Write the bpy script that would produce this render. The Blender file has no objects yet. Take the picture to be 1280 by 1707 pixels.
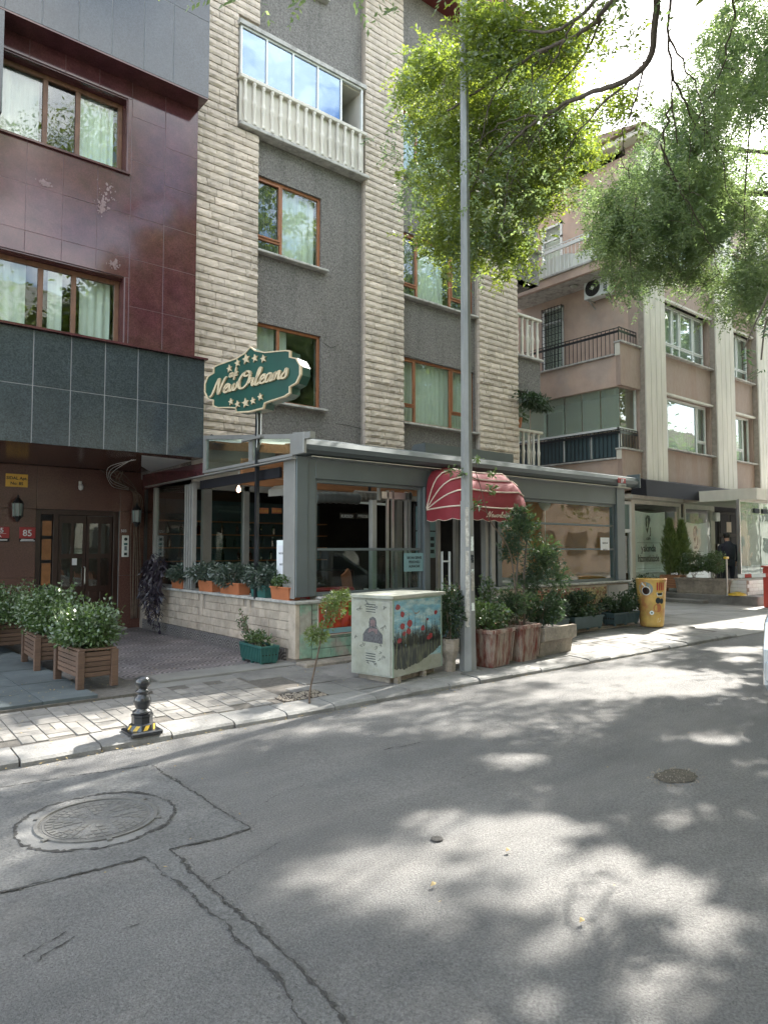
import bpy, math, random
import numpy as np
from mathutils import Vector, Matrix
random.seed(7); RNG=np.random.default_rng(11)
SC=bpy.context.scene; COL=SC.collection; D=bpy.data
# ------------------------------------------------------------------ camera
CH=1.6; PITCH=math.radians(3.0); YAW=math.radians(50.45); FPX=1155.0
cd=D.cameras.new('camera'); cam=D.objects.new('camera',cd); COL.objects.link(cam)
cam.location=(0,0,CH); cam.rotation_euler=(math.pi/2+PITCH,0,YAW-math.pi/2)
cd.sensor_fit='VERTICAL'; cd.sensor_height=36; cd.lens=36*FPX/1707; cd.clip_end=600; cd.clip_start=.05
SC.camera=cam
SC.render.resolution_x=767; SC.render.resolution_y=1024
# ------------------------------------------------------------------ light
SUN_AZ=math.radians(11.5); SUN_EL=math.radians(41)
SV=np.array([math.cos(SUN_EL)*math.cos(SUN_AZ),math.cos(SUN_EL)*math.sin(SUN_AZ),math.sin(SUN_EL)])
w=D.worlds.new('World'); SC.world=w; w.use_nodes=True
nt=w.node_tree; nt.nodes.clear(); N=nt.nodes.new; L=nt.links.new
sky=N('ShaderNodeTexSky'); sky.sky_type='NISHITA'; sky.sun_disc=False
sky.sun_elevation=SUN_EL; sky.sun_rotation=math.pi/2-SUN_AZ; sky.air_density=1.2; sky.dust_density=1.5
tc=N('ShaderNodeTexCoord'); no=N('ShaderNodeTexNoise'); no.inputs['Scale'].default_value=3.2; no.inputs['Detail'].default_value=8; no.inputs['Roughness'].default_value=.6
mp=N('ShaderNodeMapping'); mp.inputs['Scale'].default_value=(1,1,2.2)
L(tc.outputs['Generated'],mp.inputs['Vector']); L(mp.outputs['Vector'],no.inputs['Vector'])
cr=N('ShaderNodeValToRGB'); cr.color_ramp.elements[0].position=.46; cr.color_ramp.elements[1].position=.66
L(no.outputs['Fac'],cr.inputs['Fac'])
mx=N('ShaderNodeMix'); mx.data_type='RGBA'; mx.inputs['B'].default_value=(11.5,11.0,10.2,1)
L(cr.outputs['Color'],mx.inputs['Factor']); L(sky.outputs['Color'],mx.inputs['A'])
bg=N('ShaderNodeBackground'); bg.inputs['Strength'].default_value=.15; L(mx.outputs['Result'],bg.inputs['Color'])
out=N('ShaderNodeOutputWorld'); L(bg.outputs['Background'],out.inputs['Surface'])
sl=D.lights.new('sun','SUN'); sl.energy=5.0; sl.angle=math.radians(.53); sl.color=(1,.95,.87)
so=D.objects.new('sun',sl); COL.objects.link(so)
so.rotation_euler=Vector(SV).to_track_quat('Z','Y').to_euler()
SC.view_settings.view_transform='Standard'; SC.view_settings.look='None'
SC.view_settings.exposure=2.08; SC.view_settings.gamma=1
SC.cycles.max_bounces=7; SC.cycles.transparent_max_bounces=12
# ------------------------------------------------------------------ measuring helper: where a sight line meets a known wall or floor plane
_f=np.array([math.cos(YAW)*math.cos(PITCH),math.sin(YAW)*math.cos(PITCH),math.sin(PITCH)])
_r=np.array([math.sin(YAW),-math.cos(YAW),0]); _u=np.cross(_r,_f); _C=np.array([0,0,CH])
def P(px,py,x=None,y=None,z=None,d=None):
    v=_f*FPX+_r*(px-640)-_u*(py-853.5)
    if d is not None: return _C+v*(d/FPX)
    i,t=(0,x) if x is not None else (1,y) if y is not None else (2,z)
    return _C+v*((t-_C[i])/v[i])
def to_px(p):
    q=np.asarray(p)-_C; w_=q@_f
    w2=np.where(w_>.1,w_,.1)
    return 640+FPX*(q@_r)/w2, 853.5-FPX*(q@_u)/w2, w_
# ------------------------------------------------------------------ mesh helpers
class MB:
    def __init__(s): s.v=[]; s.f=[]; s.m=[]; s.cur=0
    def add(s,vs,fs):
        n=len(s.v); s.v+= [tuple(map(float,p)) for p in vs]; s.f+=[tuple(i+n for i in q) for q in fs]; s.m+=[s.cur]*len(fs); return s
    def box(s,x0,y0,z0,x1,y1,z1,bev=0):
        if x0>x1:x0,x1=x1,x0
        if y0>y1:y0,y1=y1,y0
        if z0>z1:z0,z1=z1,z0
        if bev<=0:
            return s.add([(x0,y0,z0),(x1,y0,z0),(x1,y1,z0),(x0,y1,z0),(x0,y0,z1),(x1,y0,z1),(x1,y1,z1),(x0,y1,z1)],
             [(0,3,2,1),(4,5,6,7),(0,1,5,4),(1,2,6,5),(2,3,7,6),(3,0,4,7)])
        b=bev; V=[]; 
        for (x,sx) in ((x0,1),(x1,-1)):
            for (y,sy) in ((y0,1),(y1,-1)):
                for (z,sz) in ((z0,1),(z1,-1)):
                    V+=[(x,y+sy*b,z+sz*b),(x+sx*b,y,z+sz*b),(x+sx*b,y+sy*b,z)]
        ix=lambda a,b_,c,k:((a*2+b_)*2+c)*3+k
        F=[(ix(0,0,0,0),ix(0,0,1,0),ix(0,1,1,0),ix(0,1,0,0)),(ix(1,0,0,0),ix(1,1,0,0),ix(1,1,1,0),ix(1,0,1,0)),
           (ix(0,0,0,1),ix(1,0,0,1),ix(1,0,1,1),ix(0,0,1,1)),(ix(0,1,0,1),ix(0,1,1,1),ix(1,1,1,1),ix(1,1,0,1)),
           (ix(0,0,0,2),ix(0,1,0,2),ix(1,1,0,2),ix(1,0,0,2)),(ix(0,0,1,2),ix(1,0,1,2),ix(1,1,1,2),ix(0,1,1,2))]
        for a in (0,1):
            for b_ in (0,1):
                F.append((ix(a,b_,0,0),ix(a,b_,1,0),ix(a,b_,1,1),ix(a,b_,0,1)))
                F.append((ix(a,0,b_,0),ix(a,1,b_,0),ix(a,1,b_,2),ix(a,0,b_,2)))
                F.append((ix(0,a,b_,1),ix(1,a,b_,1),ix(1,a,b_,2),ix(0,a,b_,2)))
                for c in (0,1): F.append((ix(a,b_,c,0),ix(a,b_,c,1),ix(a,b_,c,2)))
        return s.add(V,F)
    def obox(s,c,ax,ay,az,hx,hy,hz):
        c=np.array(c,float);ax,ay,az=[np.array(a,float) for a in (ax,ay,az)]
        V=[c+ax*hx*i+ay*hy*j+az*hz*k for k in(-1,1) for j in(-1,1) for i in(-1,1)]
        return s.add(V,[(0,2,3,1),(4,5,7,6),(0,1,5,4),(1,3,7,5),(3,2,6,7),(2,0,4,6)])
    def bar(s,a,b,w,h=None):
        a=np.array(a,float);b=np.array(b,float);h=h or w; d=b-a;l=np.linalg.norm(d);d/=l
        up=np.array([0,0,1.]) if abs(d[2])<.95 else np.array([0,1.,0]); sd=np.cross(d,up);sd/=np.linalg.norm(sd);u2=np.cross(sd,d)
        return s.obox((a+b)/2,d,sd,u2,l/2,w/2,h/2)
    def tube(s,pts,r,n=8,cap=True,sx=1):
        pts=[np.array(p,float) for p in pts]; k=len(pts); R=r if hasattr(r,'__len__') else [r]*k
        V=[];F=[];pv=None
        for i,p in enumerate(pts):
            d=pts[min(i+1,k-1)]-pts[max(i-1,0)]; l=np.linalg.norm(d); d=d/l if l>0 else np.array([0,0,1.])
            if pv is None:
                a=np.array([0,0,1.]) if abs(d[2])<.9 else np.array([1.,0,0]); pv=np.cross(d,a)
            pv=pv-d*(pv@d); pv/=np.linalg.norm(pv); q=np.cross(d,pv)
            for j in range(n):
                t=2*math.pi*j/n; V.append(p+R[i]*(pv*math.cos(t)+q*math.sin(t)))
        for i in range(k-1):
            for j in range(n): F.append((i*n+j,i*n+(j+1)%n,(i+1)*n+(j+1)%n,(i+1)*n+j))
        if cap: F.append(tuple(range(n-1,-1,-1))); F.append(tuple((k-1)*n+j for j in range(n)))
        return s.add(V,F)
    def lathe(s,prof,c=(0,0,0),n=16,rot=0,cap=True):
        V=[];F=[];k=len(prof)
        for r,z in prof:
            for j in range(n):
                t=2*math.pi*(j+rot)/n; V.append((c[0]+r*math.cos(t),c[1]+r*math.sin(t),c[2]+z))
        for i in range(k-1):
            for j in range(n): F.append((i*n+j,i*n+(j+1)%n,(i+1)*n+(j+1)%n,(i+1)*n+j))
        if cap: F.append(tuple(range(n-1,-1,-1))); F.append(tuple((k-1)*n+j for j in range(n)))
        return s.add(V,F)
    def prism(s,poly,axis,a,b):
        """poly 2D list; axis 'x': poly=(y,z); 'y': (x,z); 'z': (x,y)"""
        def mk(p,t): return (t,p[0],p[1]) if axis=='x' else (p[0],t,p[1]) if axis=='y' else (p[0],p[1],t)
        n=len(poly); V=[mk(p,a) for p in poly]+[mk(p,b) for p in poly]
        F=[tuple(range(n-1,-1,-1)),tuple(range(n,2*n))]+[(i,(i+1)%n,n+(i+1)%n,n+i) for i in range(n)]
        return s.add(V,F)
    def rot(s,ang,c=(0,0)):
        ca,sa=math.cos(ang),math.sin(ang)
        s.v=[(c[0]+(x-c[0])*ca-(y-c[1])*sa,c[1]+(x-c[0])*sa+(y-c[1])*ca,z) for x,y,z in s.v]; return s
    def build(s,name,mat,parent=None,smooth=False,norm=True,**tags):
        me=D.meshes.new(name)
        V=np.array(s.v,float)
        pl=np.array(WL.get(parent.name,(0,0,0))) if parent is not None else np.zeros(3)
        c=np.array([(V[:,0].min()+V[:,0].max())/2,(V[:,1].min()+V[:,1].max())/2,V[:,2].min()]) 
        me.from_pydata([tuple(p) for p in (V-c)],[],s.f)
        for m in (mat if isinstance(mat,(list,tuple)) else [mat]): me.materials.append(m)
        if max(s.m,default=0)>0: me.polygons.foreach_set('material_index',s.m)
        if norm and len(s.f)<60000: fixn(me)
        if smooth: me.polygons.foreach_set('use_smooth',[True]*len(me.polygons))
        me.update()
        o=D.objects.new(name,me); COL.objects.link(o); o.parent=parent; o.location=c-pl; WL[o.name]=tuple(c)
        if smooth=='auto': smooth_auto(me)
        for k,v in tags.items(): o[k]=v
        return o
WL={}
import bmesh
def fixn(me):
    b=bmesh.new(); b.from_mesh(me); bmesh.ops.recalc_face_normals(b,faces=b.faces); b.to_mesh(me); b.free()
def smooth_auto(me):
    try: me.set_sharp_from_angle(angle=math.radians(40))
    except Exception: pass
def thing(name,label,cat,loc=(0,0,0),group=None,rz=0):
    o=D.objects.new(name,None); COL.objects.link(o); o.location=loc; o.rotation_euler=(0,0,rz); o.empty_display_size=.2
    o['label']=label; o['category']=cat
    if group: o['group']=group
    WL[o.name]=tuple(map(float,loc)) if rz==0 else (0,0,0)
    return o
def tag(o,label,cat,group=None):
    o['label']=label; o['category']=cat
    if group: o['group']=group
    return o
def inst(name,mesh,parent=None,loc=(0,0,0),rot=(0,0,0),scale=(1,1,1)):
    o=D.objects.new(name,mesh); COL.objects.link(o); o.parent=parent
    pl=np.array(WL.get(parent.name,(0,0,0))) if parent is not None else np.zeros(3)
    o.location=np.array(loc,float)-pl; o.rotation_euler=rot; o.scale=scale; return o
def copy_tree(o,parent=None):
    c=o.copy(); COL.objects.link(c); c.parent=parent
    for ch in list(o.children): copy_tree(ch,c)
    return c
def quads(name,V,mat,parent=None,**tags):
    """V (n,4,3) world coordinates -> one mesh of loose quads"""
    n=len(V); me=D.meshes.new(name)
    pl=np.array(WL.get(parent.name,(0,0,0))) if parent is not None else np.zeros(3)
    c=V.reshape(-1,3).mean(0); c[2]=V[:,:,2].min()
    me.vertices.add(n*4); me.vertices.foreach_set('co',(V-c).reshape(-1).astype(np.float32))
    me.loops.add(n*4); me.loops.foreach_set('vertex_index',np.arange(n*4,dtype=np.int32))
    me.polygons.add(n); me.polygons.foreach_set('loop_start',np.arange(0,n*4,4,dtype=np.int32))
    me.materials.append(mat); me.update(calc_edges=True); me.validate()
    o=D.objects.new(name,me); COL.objects.link(o); o.parent=parent; o.location=c-pl
    for k,v in tags.items(): o[k]=v
    return o
# ------------------------------------------------------------------ materials
def mat(name,col,rough=.7,metal=0,var=.15,vs=4,bump=0,bs=60,col2=None,c2s=1.5,c2p=(.5,.6),rnd=0,spec=.5,bdist=.01,detail=6,stretch=(1,1,1),spk=None,st2=None,obj=False,coat=0,emit=0):
    m=D.materials.new(name); m.use_nodes=True; t=m.node_tree; b=t.nodes['Principled BSDF']; N=t.nodes.new; L=t.links.new
    b.inputs['Roughness'].default_value=rough; b.inputs['Metallic'].default_value=metal; b.inputs['Specular IOR Level'].default_value=spec
    b.inputs['Coat Weight'].default_value=coat
    if obj: src=N('ShaderNodeTexCoord').outputs['Object']
    else: src=N('ShaderNodeNewGeometry').outputs['Position']
    mp=N('ShaderNodeMapping'); mp.inputs['Scale'].default_value=stretch; L(src,mp.inputs['Vector']); src=mp.outputs['Vector']
    def noise(sc,det=detail):
        n=N('ShaderNodeTexNoise'); n.inputs['Scale'].default_value=sc; n.inputs['Detail'].default_value=det; n.inputs['Roughness'].default_value=.62; L(src,n.inputs['Vector']); return n.outputs['Fac']
    c=None
    base=N('ShaderNodeRGB'); base.outputs[0].default_value=(*col,1); c=base.outputs[0]
    if col2 is not None:
        r=N('ShaderNodeMapRange'); r.inputs['From Min'].default_value=c2p[0]; r.inputs['From Max'].default_value=c2p[1]; 
        if st2:
            mq=N('ShaderNodeMapping'); mq.inputs['Scale'].default_value=st2; L(src,mq.inputs['Vector']); nq=N('ShaderNodeTexNoise'); nq.inputs['Scale'].default_value=c2s; nq.inputs['Detail'].default_value=detail; nq.inputs['Roughness'].default_value=.65; L(mq.outputs['Vector'],nq.inputs['Vector']); L(nq.outputs['Fac'],r.inputs['Value'])
        else: L(noise(c2s),r.inputs['Value'])
        x=N('ShaderNodeMix'); x.data_type='RGBA'; L(r.outputs['Result'],x.inputs['Factor']); L(c,x.inputs['A']); x.inputs['B'].default_value=(*col2,1); c=x.outputs['Result']
    if spk:
        n_=N('ShaderNodeTexNoise'); n_.inputs['Scale'].default_value=spk[0]; n_.inputs['Detail'].default_value=3; n_.inputs['Roughness'].default_value=.8; L(src,n_.inputs['Vector'])
        r_=N('ShaderNodeMapRange'); r_.inputs['From Min'].default_value=.3; r_.inputs['From Max'].default_value=.7; r_.inputs['To Min'].default_value=1-spk[1]; r_.inputs['To Max'].default_value=1+spk[1]; r_.clamp=False; L(n_.outputs['Fac'],r_.inputs['Value'])
        x=N('ShaderNodeMix'); x.data_type='RGBA'; x.blend_type='MULTIPLY'; x.inputs['Factor'].default_value=1; L(c,x.inputs['A']); L(r_.outputs['Result'],x.inputs['B']); c=x.outputs['Result']
    if var>0 or rnd>0:
        h=N('ShaderNodeHueSaturation'); L(c,h.inputs['Color']); c=h.outputs['Color']
        r=N('ShaderNodeMapRange'); r.inputs['From Min'].default_value=.3; r.inputs['From Max'].default_value=.7; r.inputs['To Min'].default_value=1-var; r.inputs['To Max'].default_value=1+var; r.clamp=False
        L(noise(vs),r.inputs['Value']); v=r.outputs['Result']
        if rnd>0:
            oi=N('ShaderNodeObjectInfo'); q=N('ShaderNodeMapRange'); q.inputs['To Min'].default_value=1-rnd; q.inputs['To Max'].default_value=1+rnd; L(oi.outputs['Random'],q.inputs['Value'])
            k=N('ShaderNodeMath'); k.operation='MULTIPLY'; L(v,k.inputs[0]); L(q.outputs['Result'],k.inputs[1]); v=k.outputs[0]
        L(v,h.inputs['Value'])
    L(c,b.inputs['Base Color'])
    if bump>0:
        bp=N('ShaderNodeBump'); bp.inputs['Strength'].default_value=bump; bp.inputs['Distance'].default_value=bdist; L(noise(bs,8),bp.inputs['Height']); L(bp.outputs['Normal'],b.inputs['Normal'])
    if emit>0: L(c,b.inputs['Emission Color']); b.inputs['Emission Strength'].default_value=emit
    return m
def glass(name,tint=(.9,.95,.93),boost=1.6,rough=.01,alpha=None,refl=(.95,.97,1)):
    m=D.materials.new(name); m.use_nodes=True; t=m.node_tree; t.nodes.clear(); N=t.nodes.new; L=t.links.new
    tr=N('ShaderNodeBsdfTransparent'); tr.inputs['Color'].default_value=(*tint,1)
    g=N('ShaderNodeBsdfGlossy'); g.inputs['Roughness'].default_value=rough; g.inputs['Color'].default_value=(*refl,1)
    fr=N('ShaderNodeFresnel'); bf=N('ShaderNodeNewGeometry'); im=N('ShaderNodeMapRange'); im.inputs['To Min'].default_value=1.5; im.inputs['To Max'].default_value=1/1.5; L(bf.outputs['Backfacing'],im.inputs['Value']); L(im.outputs['Result'],fr.inputs['IOR'])
    ml=N('ShaderNodeMath'); ml.operation='MULTIPLY'; ml.inputs[1].default_value=boost; ml.use_clamp=True; L(fr.outputs[0],ml.inputs[0])
    nz=N('ShaderNodeTexNoise'); nz.inputs['Scale'].default_value=1.7; ge=N('ShaderNodeNewGeometry'); L(ge.outputs['Position'],nz.inputs['Vector'])
    bp=N('ShaderNodeBump'); bp.inputs['Strength'].default_value=.05; bp.inputs['Distance'].default_value=.05; L(nz.outputs['Fac'],bp.inputs['Height']); L(bp.outputs['Normal'],g.inputs['Normal'])
    mx=N('ShaderNodeMixShader'); L(ml.outputs[0],mx.inputs[0]); L(tr.outputs[0],mx.inputs[1]); L(g.outputs[0],mx.inputs[2]); last=mx.outputs[0]
    if alpha is not None:
        df=N('ShaderNodeBsdfDiffuse'); df.inputs['Color'].default_value=(*alpha[0],1)
        m2=N('ShaderNodeMixShader'); m2.inputs[0].default_value=alpha[1]; L(tr.outputs[0],m2.inputs[1]); L(df.outputs[0],m2.inputs[2]); L(m2.outputs[0],mx.inputs[1])
    o=N('ShaderNodeOutputMaterial'); L(last,o.inputs['Surface']); return m
def leafmat(name,c1,c2,trans=.45,sc=2.5,gloss=.08,c3=None):
    m=D.materials.new(name); m.use_nodes=True; t=m.node_tree; t.nodes.clear(); N=t.nodes.new; L=t.links.new
    ge=N('ShaderNodeNewGeometry'); n=N('ShaderNodeTexNoise'); n.inputs['Scale'].default_value=sc; n.inputs['Detail'].default_value=3; L(ge.outputs['Position'],n.inputs['Vector'])
    n2=N('ShaderNodeTexNoise'); n2.inputs['Scale'].default_value=sc*14; n2.inputs['Detail'].default_value=2; L(ge.outputs['Position'],n2.inputs['Vector'])
    a=N('ShaderNodeMath'); a.operation='ADD'; L(n.outputs['Fac'],a.inputs[0]); L(n2.outputs['Fac'],a.inputs[1])
    cr=N('ShaderNodeValToRGB'); e=cr.color_ramp.elements; e[0].position=.38; e[0].color=(*c1,1); e[1].position=.62; e[1].color=(*c2,1)
    if c3: q=e.new(.72); q.color=(*c3,1)
    h=N('ShaderNodeMath'); h.operation='MULTIPLY'; h.inputs[1].default_value=.5; L(a.outputs[0],h.inputs[0]); L(h.outputs[0],cr.inputs['Fac'])
    df=N('ShaderNodeBsdfDiffuse'); tl=N('ShaderNodeBsdfTranslucent'); gl=N('ShaderNodeBsdfGlossy'); gl.inputs['Roughness'].default_value=.45
    L(cr.outputs['Color'],df.inputs['Color'])
    hs=N('ShaderNodeHueSaturation'); hs.inputs['Value'].default_value=1.5; hs.inputs['Hue'].default_value=.485; hs.inputs['Saturation'].default_value=1.15; L(cr.outputs['Color'],hs.inputs['Color']); L(hs.outputs['Color'],tl.inputs['Color'])
    m1=N('ShaderNodeMixShader'); m1.inputs[0].default_value=trans; L(df.outputs[0],m1.inputs[1]); L(tl.outputs[0],m1.inputs[2])
    m2=N('ShaderNodeMixShader'); m2.inputs[0].default_value=gloss; L(m1.outputs[0],m2.inputs[1]); L(gl.outputs[0],m2.inputs[2])
    o=N('ShaderNodeOutputMaterial'); L(m2.outputs[0],o.inputs['Surface']); return m
def scale_mat(name,c1,c2,s=.40,axis='xy',rough=.55,freq=44,bump=.8):
    """cast tile with fish-scale arcs in relief"""
    m=mat(name,c1,rough,var=.18,vs=2.5,col2=c2,c2s=.9,rnd=.12); t=m.node_tree; N=t.nodes.new; L=t.links.new; b=t.nodes['Principled BSDF']
    ge=N('ShaderNodeNewGeometry'); sp=N('ShaderNodeSeparateXYZ'); L(ge.outputs['Position'],sp.inputs[0])
    def mt(op,a,b_=None,c=None):
        n=N('ShaderNodeMath'); n.operation=op
        for i,q in enumerate((a,b_,c)):
            if q is None: continue
            if isinstance(q,(int,float)): n.inputs[i].default_value=q
            else: L(q,n.inputs[i])
        return n.outputs[0]
    X=mt('DIVIDE',sp.outputs['XYZ'.index(axis[0].upper())],s); Y=mt('DIVIDE',sp.outputs['XYZ'.index(axis[1].upper())],s*.5)
    row=mt('FLOOR',Y); off=mt('MULTIPLY',mt('MODULO',row,2),.5)
    u=mt('SUBTRACT',mt('FRACT',mt('ADD',X,off)),.5); v=mt('MULTIPLY',mt('FRACT',Y),.5)
    r=mt('SQRT',mt('ADD',mt('MULTIPLY',u,u),mt('MULTIPLY',v,v)))
    wv=mt('SINE',mt('MULTIPLY',r,freq))
    bp=N('ShaderNodeBump'); bp.inputs['Strength'].default_value=bump; bp.inputs['Distance'].default_value=.004; L(wv,bp.inputs['Height']); L(bp.outputs['Normal'],b.inputs['Normal'])
    src=b.inputs['Base Color'].links[0].from_socket
    x=N('ShaderNodeMix'); x.data_type='RGBA'; x.blend_type='MULTIPLY'; x.inputs['Factor'].default_value=1; L(src,x.inputs['A'])
    rr=N('ShaderNodeMapRange'); rr.inputs['From Min'].default_value=-1; rr.inputs['To Min'].default_value=.35; rr.inputs['To Max'].default_value=1.4; L(wv,rr.inputs['Value']); L(rr.outputs[0],x.inputs['B']); L(x.outputs['Result'],b.inputs['Base Color'])  # relief shading put into the colour: darker troughs, lighter crests
    return m
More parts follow.
